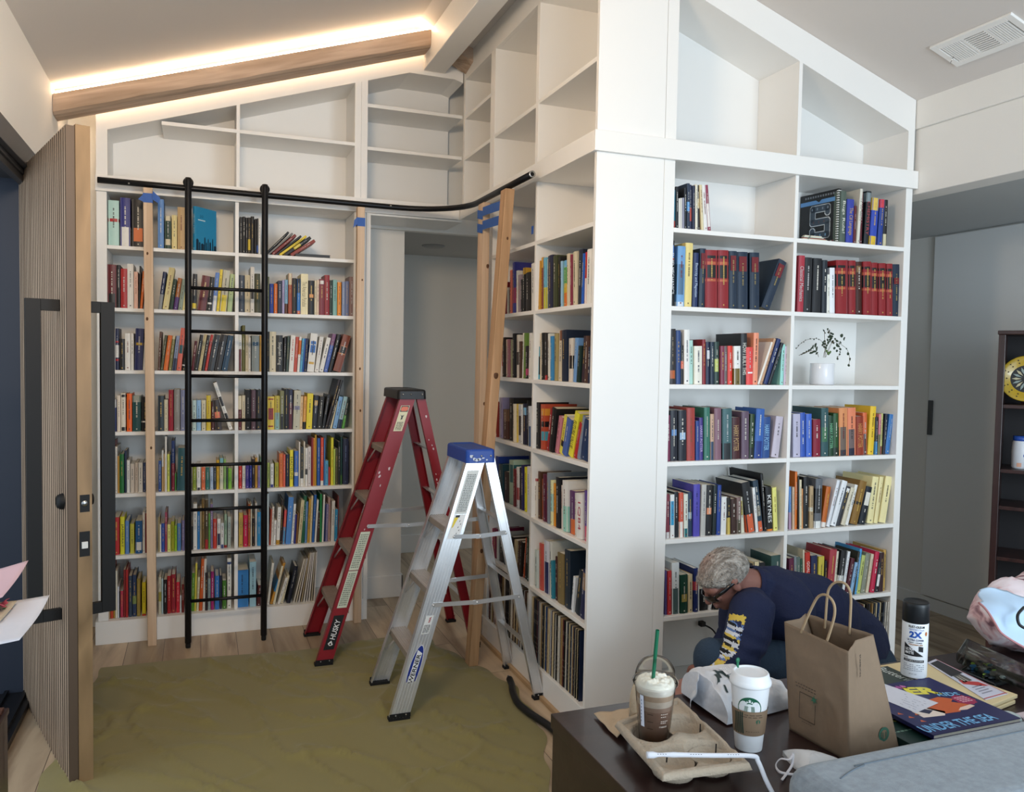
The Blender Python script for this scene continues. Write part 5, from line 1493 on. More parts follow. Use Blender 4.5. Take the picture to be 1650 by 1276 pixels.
def record(nm, M, bay):
    if nm not in used_p:
        mb = MB(); mb.v, mb.f, mb.c, mb.mi, mb.sm = [list(a) for a in proto[nm]]
        o = mb.build('record_sleeve', cover, origin=(0, 0, 0)); used_p[nm] = o
    else:
        o = used_p[nm].copy(); col.objects.link(o)
    o.matrix_world = M
    RN[(nm, bay)] = RN.get((nm, bay), 0) + 1
    tag(o, '%s %s record sleeve from left on the bottom shelf, %s' % (ORD[RN[(nm, bay)] - 1], nm, bay), 'record', 'record sleeves on the bottom shelf, %s' % bay)


rg = random.Random(21)
def rec_row(bay, face, a, b, pitch, lean=0.0):
    u = a; w_ = [3, 3, 4, 2, 1.6, 2, 2, 1, 3, 1]
    while u < b:
        nm = rg.choices([r[0] for r in RC], w_)[0]
        an = lean + rg.uniform(-.012, .012)
        dz = .0003
        if face == 'B':
            M = Matrix.Translation((XB + .004 + rg.uniform(0, .004), u, SZ[6] + dz)) @ Matrix.Rotation(-pi / 2, 4, 'Z') @ Matrix.Rotation(an, 4, 'Y')
        else:
            M = Matrix.Translation((u, (YC if face == 'C' else YA) + .004 + rg.uniform(0, .003) - (0.03 if False else 0), SZ[6] + dz)) @ Matrix.Rotation(an, 4, 'Y')
        if face != 'B' or True:
            M = M @ Matrix.Scale(rg.uniform(.97, 1.0), 4, (0, 1, 0)) if False else M
        record(nm, M, bay)
        u += pitch * rg.uniform(.8, 1.25)
rec_row(BL, 'B', 3.765, 4.36, .0125)
rec_row(BR, 'B', 3.175, 3.71, .0102)
rec_row(CR, 'C', 2.62, 3.215, .0125, .03)
# the last record by the column shows its dark blue cover
mb = MB(); mb.color('14284a'); mb.box(-.002, .002, 0, .303, 0, .311)
poly(mb, [(-.0024, .05, .05), (-.0024, .25, .05), (-.0024, .22, .12), (-.0024, .12, .15), (-.0024, .06, .11)], '24508c')
wordsf(mb, 'Tom', lambda a, b: Vector((-.0026, .07 - a, .24 + b)), .07, .024, 'e0b8a8')
o = mb.build('record_sleeve', cover, origin=(0, 0, 0))
o.matrix_world = Matrix.Translation((XB + .012, 3.118, SZ[6] + .0003)) @ Matrix.Rotation(-pi / 2 + .0, 4, 'Z') @ Matrix.Rotation(0, 4, 'Y')
M = Matrix.Translation((XB + .006, 3.160, SZ[6] + .0003)) @ Matrix.Rotation(radians(-97), 4, 'Z')
o.matrix_world = M
tag(o, 'dark blue record sleeve showing its cover, at the row end by the column', 'record')
# magazines leaning in the far wall right bay
for k in range(9):
    cc = ['e2ddd0', 'cfc7b4', 'd8d4d0', 'b8a888', 'e8e4dc', 'd0ccc8', 'e4e2de', 'c4bca8', 'dcd8d4'][k]
    px_ = 370 + (655 + 26 * k) / 6.38
    x0 = atY(px_, 967, YA + .03).x; an = radians(13 - 1.3 * k)
    h_ = .27 + .03 * (k > 2)
    mb = MB(); mb.color(cc); t_ = .006
    mb.box(-t_ / 2, t_ / 2, 0, .22, 0, h_); mb.color('8a8478'); mb.box(-t_ / 2 + .0012, t_ / 2 - .0012, -.0003, .219, h_ - .001, h_ + .0004)
    o = mb.build('magazine', cover, origin=(0, 0, 0))
    o.matrix_world = Matrix.Translation((x0 + .006, YA + .03, SZ[6] + .0003)) @ Matrix.Rotation(an, 4, 'Y') @ Matrix.Translation((-t_ / 2, 0, 0))
    tag(o, '%s pale magazine of the leaning row on the bottom shelf, far wall right bay' % ORD[k], 'magazine', 'pale magazines on the bottom shelf of the far wall')

# ------------------------------------------------------------------ potted plant
pc = atY(1324, 617, YC + .11); pc.z = SZ[2]
pt_ = empty('potted_plant', pc)
ceram = mat('white_ceramic', 'e9eaee', .25, coat=.3)
r_ = .0575
mb = MB(); mb.lathe([(.0001, .0004), (r_ - .003, .0004), (r_, .004), (r_, .103), (r_ - .0015, .1055), (r_ - .005, .104), (r_ - .006, .09), (.0001, .088)], pc, 40); pot = mb.build('pot', ceram, pt_)
mb = MB(); mb.lathe([(.0001, .091), (r_ - .007, .0905)], pc, 24); mb.build('soil', mat('soil', '4a3a2c', .9, bump=.5), pt_)
leafm = mat('leaf_green', '2b3c27', .5, noise_amt=.25, noise_scale=30); leafl = mat('leaf_light', '55703a', .5); stemm = mat('stem', '6a5a42', .7)
PY = YC + .10
pz = lambda x, y, dy=0: atY(1270 + x / 5.105, 510 + y / 5.105, PY + dy)
def stem(pts, dy0, dy1, r=.0011):
    n = len(pts)
    P_ = [pz(x, y, dy0 + (dy1 - dy0) * i / (n - 1)) for i, (x, y) in enumerate(pts)]
    P_ = smooth(P_, 4)
    mb = MB(); mb.tube(P_, r, 6); mb.build('stem', stemm, pt_); return P_
rg = random.Random(3)
leaf_mb = MB()
LEAF = []
def leaf(c, r, tilt, m_=0, asp=.8):
    d = Vector((rg.uniform(-.5, .5), -1, rg.uniform(-.3, .5))).normalized()
    Q = d.to_track_quat('Z', 'Y').to_matrix() @ Matrix.Rotation(tilt, 3, 'Z')
    mb = MB(); n = 12
    ring = [Q @ Vector((r * cos(2 * pi * k / n), r * asp * sin(2 * pi * k / n), .12 * r * cos(4 * pi * k / n))) + c for k in range(n)]
    top = c + Q @ Vector((0, 0, .15 * r))
    mb.add(ring + [top], [(k, (k + 1) % n, n) for k in range(n)], True)
    mb.build('leaf', leafl if m_ else leafm, pt_, solid=.0008)
stem([(300, 335), (300, 260), (270, 195), (230, 180), (180, 182), (140, 195), (100, 222), (68, 262)], 0, -.03, .0008)
for x, y in ((65, 258), (84, 236), (110, 214), (142, 192), (182, 180), (232, 176), (252, 186), (128, 207), (212, 186)):
    leaf(pz(x, y, -.02), .0038, rg.uniform(0, 3))
stem([(250, 330), (238, 300), (200, 280), (150, 290), (88, 318)], 0, -.02)
for (x, y, a, l_) in ((225, 235, 1.1, .016), (205, 250, 1.0, .016), (190, 265, .8, .015), (170, 278, .5, .014), (150, 288, .4, .013), (130, 298, .3, .011), (110, 308, .3, .008), (235, 262, 1.3, .014), (215, 285, .2, .014), (190, 296, .2, .014), (235, 300, .6, .012)):
    leaf(pz(x, y, -.01), l_ * .85, a, 0, .42)
stem([(290, 335), (300, 280), (325, 230), (345, 180), (330, 110)], 0, .01)
stem([(300, 335), (310, 250), (300, 180), (298, 120)], 0, 0)
for x, y in ((292, 112), (303, 130), (325, 103), (340, 112), (332, 128), (352, 135), (365, 140), (345, 155), (335, 165), (352, 172), (325, 190), (345, 198), (330, 212), (300, 200), (288, 212), (300, 222), (282, 232), (318, 236), (296, 246), (310, 255), (345, 188), (360, 160), (365, 205), (375, 215)):
    leaf(pz(x, y, rg.uniform(-.01, .02)), .0072 * rg.uniform(.8, 1.15), rg.uniform(0, 3))
for x, y in ((316, 282), (332, 300), (345, 292)): leaf(pz(x, y, -.02), .009, rg.uniform(0, 2), 1)
stem([(305, 335), (340, 260), (370, 200), (400, 190), (440, 230), (480, 262), (500, 310), (505, 350), (498, 398)], 0, -.04, .0009)
stem([(310, 330), (350, 220), (400, 215), (428, 262), (424, 300), (405, 345)], 0, -.04, .0008)
for x, y, k in ((440, 155, 1.35), (461, 181, 1.3), (430, 210, 1.1), (400, 197, 1.1), (386, 180, .7), (404, 232, 1.5), (380, 258, 1), (400, 280, 1), (428, 265, .9), (426, 288, .8), (423, 308, .8), (406, 345, .8), (480, 262, .6), (492, 303, 1.2), (508, 349, 1.2), (498, 398, 1), (405, 330, .6), (420, 220, .8), (415, 242, .8)):
    leaf(pz(x, y, -.03), .0072 * k, rg.uniform(0, 3), 0, .85)
tag(pt_, 'white cylinder pot with a sprawling dark green houseplant, alone on its shelf', 'potted plant')

# outlet and black plug below the front bookcase left bay
oc = atY(1128, 1003, YC + .29)
ol = empty('power_cord', (oc.x, YC + .28, SZ[6]))
mb = MB(); mb.box(oc.x - .012, oc.x + .016, YC + .262, YC + .2905, oc.z - .012, oc.z + .012); mb.build('plug', mat('hose_black'), ol, bevel=.003)
mb = MB(); mb.tube(smooth([(oc.x + .01, YC + .27, oc.z - .004), (oc.x + .05, YC + .25, oc.z - .03), (oc.x + .08, YC + .24, oc.z - .09), (oc.x + .1, YC + .23, SZ[6] + .006), (oc.x + .3, YC + .22, SZ[6] + .006)]), .004, 8); mb.build('cable', mat('hose_black'), ol)
tag(ol, 'black power plug and cord at the back of the empty bottom shelf', 'power cord')
# ------------------------------------------------------------------ dark table in the foreground
TZ = .75
wal = woodmat('dark_walnut', '35221f', '2a1a18', .32, 5, (.08, 1, 1), coat=.15)
tb = empty('dark_table', (1.7, 1.53, 0))
mb = MB(); mb.box(.806, 2.62, 1.285, 1.802, TZ - .035, TZ); mb.build('tabletop', wal, tb, bevel=.002)
mb = MB(); mb.box(.81, .845, 1.29, 1.797, 0.0005, TZ - .0355); mb.build('side_panel', wal, tb, bevel=.002)
mb = MB(); mb.box(2.58, 2.615, 1.29, 1.797, 0.0005, TZ - .0355); mb.build('side_panel', wal, tb, bevel=.002)
mb = MB(); mb.box(.8455, 2.5795, 1.76, 1.78, .25, TZ - .0355); mb.build('modesty_panel', wal, tb)
tag(tb, 'dark walnut table in the right foreground covered with cups, a paper bag and books', 'table')

# grey sofa back
sf = mat('heather_grey_fabric', '89929a', .9, noise_amt=.34, noise_scale=75, bump=.25, bump_scale=500, sheen=.3)
so = empty('grey_sofa', (1.95, .75, 0))
SY, SZT = 1.266, .846
mb = MB(); mb.box(1.12, 3.0, 1.06, SY - .004, .08, SZT - .02); mb.build('back_frame', sf, so, bevel=.04, seg=5)
mb = MB()
mb.box(1.06, 3.0, 1.0, SY, SZT - .13, SZT); mb.build('back_cushion', sf, so, bevel=.045, seg=6)
mb = MB(); mb.tube(smooth([(1.12, 1.17, SZT - .0005), (1.2, 1.195, SZT + .0002), (1.35, 1.2, SZT + .0002), (2.94, 1.2, SZT + .0002)]), .0018, 8)
mb.build('seam', mat('heather_seam', '69737c', .9), so)
mb = MB(); mb.box(1.2, 3.0, .25, 1.0, .12, .42); mb.build('seat_cushion', sf, so, bevel=.05, seg=4)
for x in (1.22, 2.9):
    for y in (.35, 1.15):
        mb = MB(); mb.lathe([(.015, .0005), (.02, .12)], (x, y, 0), 12); mb.build('leg', wal, so)
tag(so, 'heather grey upholstered sofa seen from behind at the bottom right corner', 'sofa')

def film_mat(name, tint, ior=1.35, rough=.06, gloss=1.0):
    ma = bpy.data.materials.new(name); ma.use_nodes = True
    nt = ma.node_tree; nt.nodes.clear()
    o = nt.nodes.new('ShaderNodeOutputMaterial'); mx = nt.nodes.new('ShaderNodeMixShader'); t = nt.nodes.new('ShaderNodeBsdfTransparent'); g = nt.nodes.new('ShaderNodeBsdfGlossy'); f = nt.nodes.new('ShaderNodeFresnel')
    t.inputs[0].default_value = (*srgb(tint), 1); g.inputs['Roughness'].default_value = rough; f.inputs['IOR'].default_value = ior
    nt.links.new(f.outputs[0], mx.inputs[0]); nt.links.new(t.outputs[0], mx.inputs[1]); nt.links.new(g.outputs[0], mx.inputs[2]); nt.links.new(mx.outputs[0], o.inputs[0])
    return ma
clear = film_mat('clear_plastic', 'ffffff', 1.28)
card = mat('molded_pulp', 'b9a995', .9, noise_amt=.06, noise_scale=50, bump=.4, bump_scale=120)


def cyl(c, rf, ph):
    """decal map on a cup: (a along, b height above cup base)"""
    def fn(a, b, off=.0005):
        r = rf(b) + off
        t = ph + a / rf(b)
        return Vector((c[0] + r * cos(t), c[1] + r * sin(t), c[2] + b))
    return fn


def facing(c): return atan2(CAM.y - c[1], CAM.x - c[0])


# --- iced blended drink
fc = Vector((.951, 1.556, .762))
fr_ = empty('iced_coffee_cup', fc)
rf = lambda b: .0315 + .0135 * b / .138
mb = MB(); mb.lathe([(.0001, 0), (.0315, 0), (.0455, .136), (.0485, .139), (.0495, .143), (.0485, .146), (.0475, .146)], fc, 44)
mb.build('cup', clear, fr_)
mb = MB(); dome = [(.0505, .140), (.0515, .146), (.0490, .150), (.0465, .153)] + [(.0455 * cos(t) ** .8 if t < 1.5 else .008, .153 + .048 * sin(t)) for t in [i * 1.35 / 9 for i in range(1, 10)]]
mb.lathe(dome + [(.011, .2008)], fc, 44); mb.build('dome_lid', clear, fr_)
cof = colmat('blended_coffee', .35, .12)
mb = MB()
mb.color('a58878'); mb.lathe([(.0001, .002), (.030, .002), (rf(.04) - .0015, .04), (rf(.088) - .0015, .088)], fc, 40)
mb.color('b59c8c'); mb.lathe([(rf(.088) - .0015, .088), (rf(.098) - .0015, .098)], fc, 40)
mb.color('dccfc0'); mb.lathe([(rf(.098) - .0015, .098), (rf(.112) - .0015, .112)], fc, 40)
mb.color('c6ae98'); mb.lathe([(rf(.112) - .0015, .112), (rf(.124) - .0015, .124)], fc, 40)
mb.color('efe8dc'); mb.lathe([(rf(.124) - .0015, .124), (rf(.136) - .0015, .136), (.036, .142), (.0001, .148)], fc, 40)
mb.build('drink', cof, fr_)
mb = MB(); rg = random.Random(2)
def cream(u, v):
    t = 2 * pi * u; r = .0425 * sin(v * pi / 2)
    n_ = noise.noise(Vector((cos(t) * r * 90, sin(t) * r * 90, 2))); n2 = noise.noise(Vector((cos(t) * r * 190, sin(t) * r * 190, 7)))
    z = .140 + .016 * cos(v * pi / 2) ** .7 + (.007 * n_ + .0035 * n2) * (1 - v ** 3)
    return Vector((fc.x + r * cos(t), fc.y + r * sin(t), fc.z + z))
mb.grid(cream, 64, 26)
wc = mb.build('whipped_cream', mat('cream', 'f1ead8', .6), fr_)
mb = MB(); a = atY(1052.5, 1092, fc.y - .005); b_ = atY(1059.5, 1014.5, fc.y - .012)
mb.tube([a + (a - b_) * .3, a, b_], .0042, 12, caps=False); mb.build('straw', mat('green_straw', '0f6a4a', .35), fr_)
ph = facing(fc)
fn = cyl(fc, rf, ph)
mb = MB(); mb.color('dfe2ee')
mb.grid(lambda u, v: fn(-.036 + .010 * u + .004 * (1 - v), .052 + .072 * v, .0009), 4, 8)
mb.color('8a8ea8')
for k in range(7): mb.add([fn(-.032, .062 + k * .008, .0012), fn(-.030, .062 + k * .008, .0012), fn(-.030, .066 + k * .008, .0012), fn(-.032, .066 + k * .008, .0012)], [(0, 1, 2, 3)], False)
mb.build('receipt_label', cover, fr_)
mb = MB()
for b in (.050, .066, .083): poly(mb, [(-.016, b), (-.003, b), (-.003, b + .0009), (-.016, b + .0009)], '2e2620', fn)
wordsf(mb, 'STARBUCKS', lambda a, b: fn(.020 + a, .056 + b), .018, .0035, 'd8ccc0', .02)
for k, b in enumerate((.084, .078, .068, .064)):
    for j in range(4 - k % 2): poly(mb, [(.014 + j * .0045, b), (.0175 + j * .0045, b), (.0175 + j * .0045, b + .002), (.014 + j * .0045, b + .002)], 'c9b8ac', fn)
mb.build('cup_print', cover, fr_)
tag(fr_, 'clear domed cup of blended iced coffee with a green straw, in the pulp carrier', 'iced coffee')

# --- drink carrier
C1, C2, C3, C4 = Vector((.862, 1.372, 0)), Vector((1.057, 1.352, 0)), Vector((1.098, 1.690, 0)), Vector((.888, 1.615, 0))
def bil(u, v): return C1.lerp(C2, u).lerp(C4.lerp(C3, u), v)
wells = [(.35, .72), (.30, .27), (.74, .25), (.74, .68)]
fu = lambda c: (c.x, c.y)
WP = [bil(*w) for w in wells]; WP[0] = Vector((fc.x, fc.y, 0))
def tray(u, v):
    p = bil(u, v)
    e = min(u, 1 - u, v, 1 - v)
    if e < .001: return Vector((p.x, p.y, TZ + .036)) + (p - bil(.5, .5)).normalized() * .004
    z = TZ + .047 if e < .05 else TZ + .040
    cdist = (p - bil(.52, .48)).length
    z += .014 * math.exp(-(cdist / .03) ** 2)
    for w in WP:
        d = (p - w).length
        k = max(0.0, min(1.0, (.054 - d) / .016))
        z -= (.037 if e >= .05 else .012) * k * k * (3 - 2 * k)
    z += .0012 * noise.noise(p * 60)
    return Vector((p.x, p.y, max(z, TZ + .007)))
mb = MB(); mb.grid(tray, 90, 130)
dc = empty('drink_carrier', (bil(.5, .5).x, bil(.5, .5).y, TZ))
mb.build('tray', card, dc, solid=.003)
for w in WP:
    mb = MB(); mb.lathe([(.0001, .0003), (.026, .0003), (.036, .014), (.044, .032)], (w.x, w.y, TZ), 24); mb.build('well', card, dc)
for (px_, y0_, y1_) in ((1128.5, 1166, 1190), (1154, 1198, 1217), (1075, 1214, 1228)):
    a = atZ(px_, y0_, TZ + .046); b_ = atZ(px_ - 1, y1_, TZ + .03)
    mb = MB(); mb.beam(a, b_, .003, .0012, (0, 0, 1)); mb.build('slit', mat('dark_slit', '1c1614', .9), dc)
tag(dc, 'molded brown pulp cup carrier holding the iced coffee, at the left end of the table', 'cup carrier')

# --- napkins
nap = mat('kraft_napkin', 'bfa88c', .9, noise_amt=.04, noise_scale=30, bump=.3, bump_scale=90)
P_ = [atZ(957, 1151, TZ + .004), atZ(1014, 1142, TZ + .008), atZ(1012, 1170, TZ + .03), atZ(994, 1190, TZ + .004)]
mb = MB()
def npk(u, v):
    p = P_[0].lerp(P_[1], u).lerp(P_[3].lerp(P_[2], u), v)
    return p + Vector((.004 * sin(v * 3.1) * (u - .5), 0, .004 * noise.noise(Vector((u * 3, v * 3, 0))) + .003 + .006 * sin(pi * v) * u))
mb.grid(npk, 16, 16)
nk = empty('paper_napkin', (P_[0] + P_[2]) / 2 * Vector((1, 1, 0)) + Vector((0, 0, TZ)) if False else Vector(((P_[0].x + P_[2].x) / 2, (P_[0].y + P_[2].y) / 2, TZ)))
mb.build('sheet', nap, nk, solid=.0012)
Q_ = [atY(1017, 1160, 1.64), atY(1030, 1163, 1.64), atY(1040, 1092, 1.66), atY(1021, 1102, 1.66)]
mb = MB()
mb.grid(lambda u, v: Q_[0].lerp(Q_[1], u * 2.4).lerp(Q_[3].lerp(Q_[2], u * 2.4), v) + Vector((-.008 * sin(v * 3) * (1 - u), 0, -.01 * (1 - cos(u * 3)) * v)), 12, 12); mb.build('upright_sheet', nap, nk, solid=.0015)
tag(nk, 'crumpled brown paper napkins beside the pulp carrier, at the table corner', 'napkins')

# --- wrapped straw
a, b_, c = atZ(1042, 1216, TZ + .066), atZ(1214, 1217, TZ + .060), atZ(1234, 1256, TZ + .02)
pp = smooth([a, a.lerp(b_, .25) + Vector((0, 0, .001)), a.lerp(b_, .6), b_ - Vector((.004, 0, 0)), b_.lerp(c, .25) + Vector((.004, 0, 0)), c, c + (c - b_) * .6], 6)
ws = empty('wrapped_straw', (a.x, a.y, TZ + .05))
mb = MB(); mb.tube(pp, .0052, 12, rs=[.0068 if i < 3 else .0048 + .0008 * sin(i * 1.3) * (i < 8) for i in range(len(pp))]); mb.build('wrapper', mat('straw_paper', 'e6e8f0', .7), ws)
mb = MB()
dr_ = (b_ - a).normalized()
for t in (.12, .45, .8):
    o_ = a.lerp(b_, t) + Vector((0, -.0040, .0038))
    words(mb, 'TO GO' if False else '- - - - -', o_, dr_, Vector((0, .68, .73)), .024, .0012, '555a66')
mb.build('print', cover, ws)
tag(ws, 'long white paper-wrapped straw lying across the cup carrier and bent at its end', 'straw')

# --- hot cup
hc = Vector((1.163, 1.497, TZ + .0004))
hp_ = empty('hot_coffee_cup', hc)
rh = lambda b: .0300 + .0128 * b / .150
cupw = mat('cup_white', 'f0f1f3', .4)
mb = MB(); mb.lathe([(.0001, 0), (.0300, 0), (.0302, .002), (.0428, .150), (.0435, .153)], hc, 48); mb.build('cup', cupw, hp_)
mb = MB(); mb.lathe([(.0437, .148), (.0460, .149), (.0464, .153), (.0458, .157), (.0445, .160), (.0428, .163), (.0405, .172), (.0385, .1750), (.0372, .1752), (.0360, .1746), (.0357, .1722), (.0352, .1716), (.0345, .1715), (.0335, .1715), (.0200, .1715), (.0001, .1715)], hc, 48); mb.build('lid', mat('lid_white', 'f2f3f5', .3), hp_)
ph = facing(hc)
tl = ph + 1.05
mb = MB(); c = hc + Vector((.036 * cos(ph - 2.2), .036 * sin(ph - 2.2), .175))
mb.box(c.x - .0028, c.x + .0028, c.y - .001, c.y + .001, c.z - .006, c.z + .012); mb.ball((c.x, c.y, c.z + .014), .0058, 10, (1, .4, 1.1)); mb.build('splash_stick', mat('green_straw'), hp_)
fn = cyl(hc, rh, ph)
mb = MB()
W_ = 2 * pi * .0375
mb.color('96806a'); mb.grid(lambda u, v: fn(-pi * rh(.07) + u * 2 * pi * rh(.07), .040 + .057 * v, .0016), 60, 6)
fs_ = lambda a, b: fn(a, b, .0022)
for k in range(5):
    x = -.034 + k * .0045
    mb.color('24443c'); mb.grid(lambda u, v: fs_(x + .0026 * u + .003 * sin(v * 2.2 + k * .4) * (1 - v) , .044 + .050 * v * (1 if k > 2 else .96)), 1, 10, False)
wordsf(mb, "LIVES FROM GOODS" if False else "- --- ---- -----", lambda a, b: fs_(.006 + a, .089 + b), .042, .0012, '2c2620')
wordsf(mb, "---- -- --- ---", lambda a, b: fs_(.006 + a, .084 + b), .046, .0012, '2c2620')
n = 16; poly(mb, [(.019 + .005 * cos(2 * pi * k / n), .074 + .005 * sin(2 * pi * k / n)) for k in range(n)], '47755f', fs_)
poly(mb, [(.0165, .068), (.018, .074), (.0175, .077), (.0205, .077), (.020, .074), (.0215, .068)], '96806a', lambda a, b: fn(a, b, .0026))
for k in range(6): poly(mb, [(-.006 + k * .005, .050), (-.003 + k * .005, .050), (-.003 + k * .005, .051), (-.006 + k * .005, .051)], '4a4036', fs_)
mb.build('sleeve', cover, hp_)
# round green emblem above the sleeve
mb = MB()
cz, R_ = .1035, .0265
f1 = lambda a, b: fn(a, cz + b, .0005); f2 = lambda a, b: fn(a, cz + b, .0009); f3 = lambda a, b: fn(a, cz + b, .0013)
def disc(rr, colr, f, n=36, x=0, y=0, a0=0, a1=2 * pi):
    mb.color(colr)
    vs = [f(x, y)] + [f(x + rr * cos(a0 + (a1 - a0) * k / n), y + rr * sin(a0 + (a1 - a0) * k / n)) for k in range(n + 1)]
    mb.add(vs, [(0, k + 1, k + 2) for k in range(n)], False)
disc(R_, '1f6b50', f1)
def star(x, y, r, colr, f):
    mb.color(colr)
    vs = [f(x, y)] + [f(x + (r if k % 2 == 0 else r * .42) * cos(pi / 2 + k * pi / 5), y + (r if k % 2 == 0 else r * .42) * sin(pi / 2 + k * pi / 5)) for k in range(10)]
    mb.add(vs, [(0, 1 + k, 1 + (k + 1) % 10) for k in range(10)], False)
star(0, .0185, .0042, 'f0f4f2', f2)
poly(mb, [(-.0105, .0115), (-.0115, .017), (-.007, .014), (-.0065, .0185), (-.0025, .0145), (0, .0165), (.0025, .0145), (.0065, .0185), (.007, .014), (.0115, .017), (.0105, .0115)], 'f0f4f2', f2)
for s_ in (-1, 1):
    poly(mb, [(s_ * .013, .0085), (s_ * .0165, .011), (s_ * .0185, .0155), (s_ * .0195, .010), (s_ * .0235, .0085), (s_ * .019, .0065)], 'f0f4f2', f2)
disc(.0125, 'f0f4f2', f2, 24, 0, -.001)
for k in (-4, -3, -2, 2, 3, 4):
    poly(mb, [(k * .0027 - .0006, -.012), (k * .0027 + .0006, -.012), (k * .0023 + .0006, .006), (k * .0023 - .0006, .006)], '1f6b50', f3)
for s_ in (-1, 1): poly(mb, [(s_ * .0008, .004), (s_ * .0032, .0045), (s_ * .0032, .0036)], '1f6b50', f3)
mb.build('emblem', cover, hp_)
tag(hp_, 'tall white paper coffee cup with white lid, brown sleeve and a green stopper', 'coffee cup')

# --- white pastry bag
pb = empty('pastry_bag', (1.28, 1.69, TZ))
bagw = colmat('waxed_paper', .45, .05, .6, 28)
L0, L1 = atZ(1124, 1163, TZ + .004), atZ(1271, 1163, TZ + .004)
def pbg(u, v):
    # ridge shaped sack: v 0 near base, .55 crest, 1 far base
    x = 1.178 + (1.405 - 1.178) * u
    if u < .12: ws_ = .75
    yb0, yf = 1.60 + .03 * u, 1.80 - .03 * u
    hh = (.092 - .055 * max(0, (u - .45) / .55)) * (1 if u > .04 else .9)
    t = v * pi
    y = (yb0 + yf) / 2 - (yf - yb0) / 2 * cos(t)
    z = TZ + .004 + hh * sin(t) ** .75
    P = Vector((x, y, z))
    cr = noise.noise(P * 26) * .008 + abs(noise.noise(P * 48 + Vector((5, 1, 2)))) * .006
    P += Vector((noise.noise(P * 20 + Vector((9, 0, 0))) * .008, -cr * sin(t), cr * sin(t)))
    P.z = max(P.z, TZ + .0012)
    return P
mb = MB(); mb.color('e3e5ea'); mb.grid(pbg, 60, 44)
for cv in (0, 1):
    u_ = cv
    ring = [pbg(u_, j / 44) for j in range(45)]
    cpt = Vector((ring[0].x + (-.01 if cv == 0 else .012), sum(p.y for p in ring) / 45, TZ + .012))
    mb.add(ring + [cpt], [(j, j + 1, 45) if cv else (j + 1, j, 45) for j in range(44)], True)
pk = mb.build('sack', bagw, pb)
mb = MB()
f_ = lambda u, v: pbg(u, v) + Vector((0, -.0012, .0010))
def pat(u0, v0, shape, colr='33484a'):
    mb.color(colr); vs = [f_(u0 + a, v0 + b) for a, b in shape]; mb.add(vs, [tuple(range(len(vs)))], False)
def blob(u0, u1, v0, v1, w0, w1, colr='33484a'):
    mb.color(colr); mb.grid(lambda a, b: f_(u0 + (u1 - u0) * b + (w0 + (w1 - w0) * b) * (a - .5), v0 + (v1 - v0) * b), 4, 12)
blob(.19, .155, .34, .47, .02, .085); blob(.22, .27, .30, .44, .06, .02)
blob(.205, .235, .04, .27, .02, .05); blob(.30, .285, .05, .26, .07, .03); blob(.13, .36, .035, .055, .05, .05); blob(.225, .29, .24, .29, .03, .05)
blob(.055, .075, .34, .44, .03, .03); blob(.095, .115, .38, .50, .03, .03); blob(.085, .10, .22, .30, .025, .025); blob(.40, .38, .12, .30, .02, .05)
mb.build('printed_mark', cover, pb)
mb = MB(); P1 = atZ(1113, 1090, TZ + .05)
def flap(u, v):
    return Vector((1.142 + .035 * u + .01 * v, 1.70 + .05 * u - .02 * v + .006 * sin(v * 9), TZ + .01 + .075 * v + .01 * sin(u * 5)))
mb.color('dfe2e8'); mb.grid(flap, 10, 14); mb.build('torn_edge', bagw, pb, solid=.001)
mb = MB(); mb.color('f0f1f4'); P_r = lambda u, v: pbg(.17 + .17 * u, .40 + .12 * v) + Vector((0, -.004, .003)); mb.grid(P_r, 8, 6)
mb.color('8a8e98')
for i in range(7):
    for j in range(5):
        a_, b2 = .08 + i * .13, .12 + j * .17
        if rg.random() < .8: mb.add([P_r(a_, b2) + Vector((0, -.001, .001)), P_r(a_ + .02, b2) + Vector((0, -.001, .001)), P_r(a_ + .02, b2 + .11) + Vector((0, -.001, .001)), P_r(a_, b2 + .11) + Vector((0, -.001, .001))], [(0, 1, 2, 3)], False)
mb.build('receipt', cover, pb)
tag(pb, 'crumpled white pastry bag with dark green lettering behind the white coffee cup', 'pastry bag')

# --- brown paper bag
kraft = colmat('kraft_paper', .8, .05, .35, 22)
B1, B2, B3, B4 = Vector((1.312, 1.538, TZ + .0006)), Vector((1.329, 1.365, TZ + .0006)), Vector((1.488, 1.380, TZ + .0006)), Vector((1.470, 1.553, TZ + .0006))
T1, T2, T3, T4 = atZ(1264, 1001, 1.005), atZ(1367, 1049, 1.002), atZ(1407, 1022, 1.002), atZ(1298, 988, 1.010)
kb = empty('brown_paper_bag', (1.4, 1.46, TZ))
def wall(a, b_, c, d, push=0.0, seed=0, amp=.003):
    n_ = (b_ - a).cross(d - a).normalized()
    def fn(u, v):
        p = a.lerp(b_, u).lerp(d.lerp(c, u), v)
        e = min(u, 1 - u) * 8; e = min(e, 1)
        fold = push * (1 - abs(2 * u - 1)) * min(1, max(0, (v - .25) / .3))
        low = push * .4 * max(0, 1 - abs(v - .28) * 8) * (1 - abs(2 * u - 1))
        r = 1 - abs(noise.noise(Vector((u * 2.4 + seed, v * 2.6, seed)))) * 2
        return p - n_ * (fold) + n_ * (amp * e * (noise.noise(Vector((u * 4 + seed, v * 5, seed * 2))) + .6 * max(0, r) ** 6) + low * .3)
    return fn
mb = MB()
mb.color('8f7a65'); front = wall(B1, B2, T2, T1, 0, 1)
mb.grid(front, 26, 34)
side = wall(B2, B3, T3, T2, .016, 2, .002)
mb.grid(side, 26, 34)
mb.grid(wall(B3, B4, T4, T3, 0, 3), 20, 24); mb.grid(wall(B4, B1, T1, T4, .016, 4, .002), 20, 24)
mb.quad(B1, B4, B3, B2)
bgm = mb.build('bag', kraft, kb, solid=.0012)
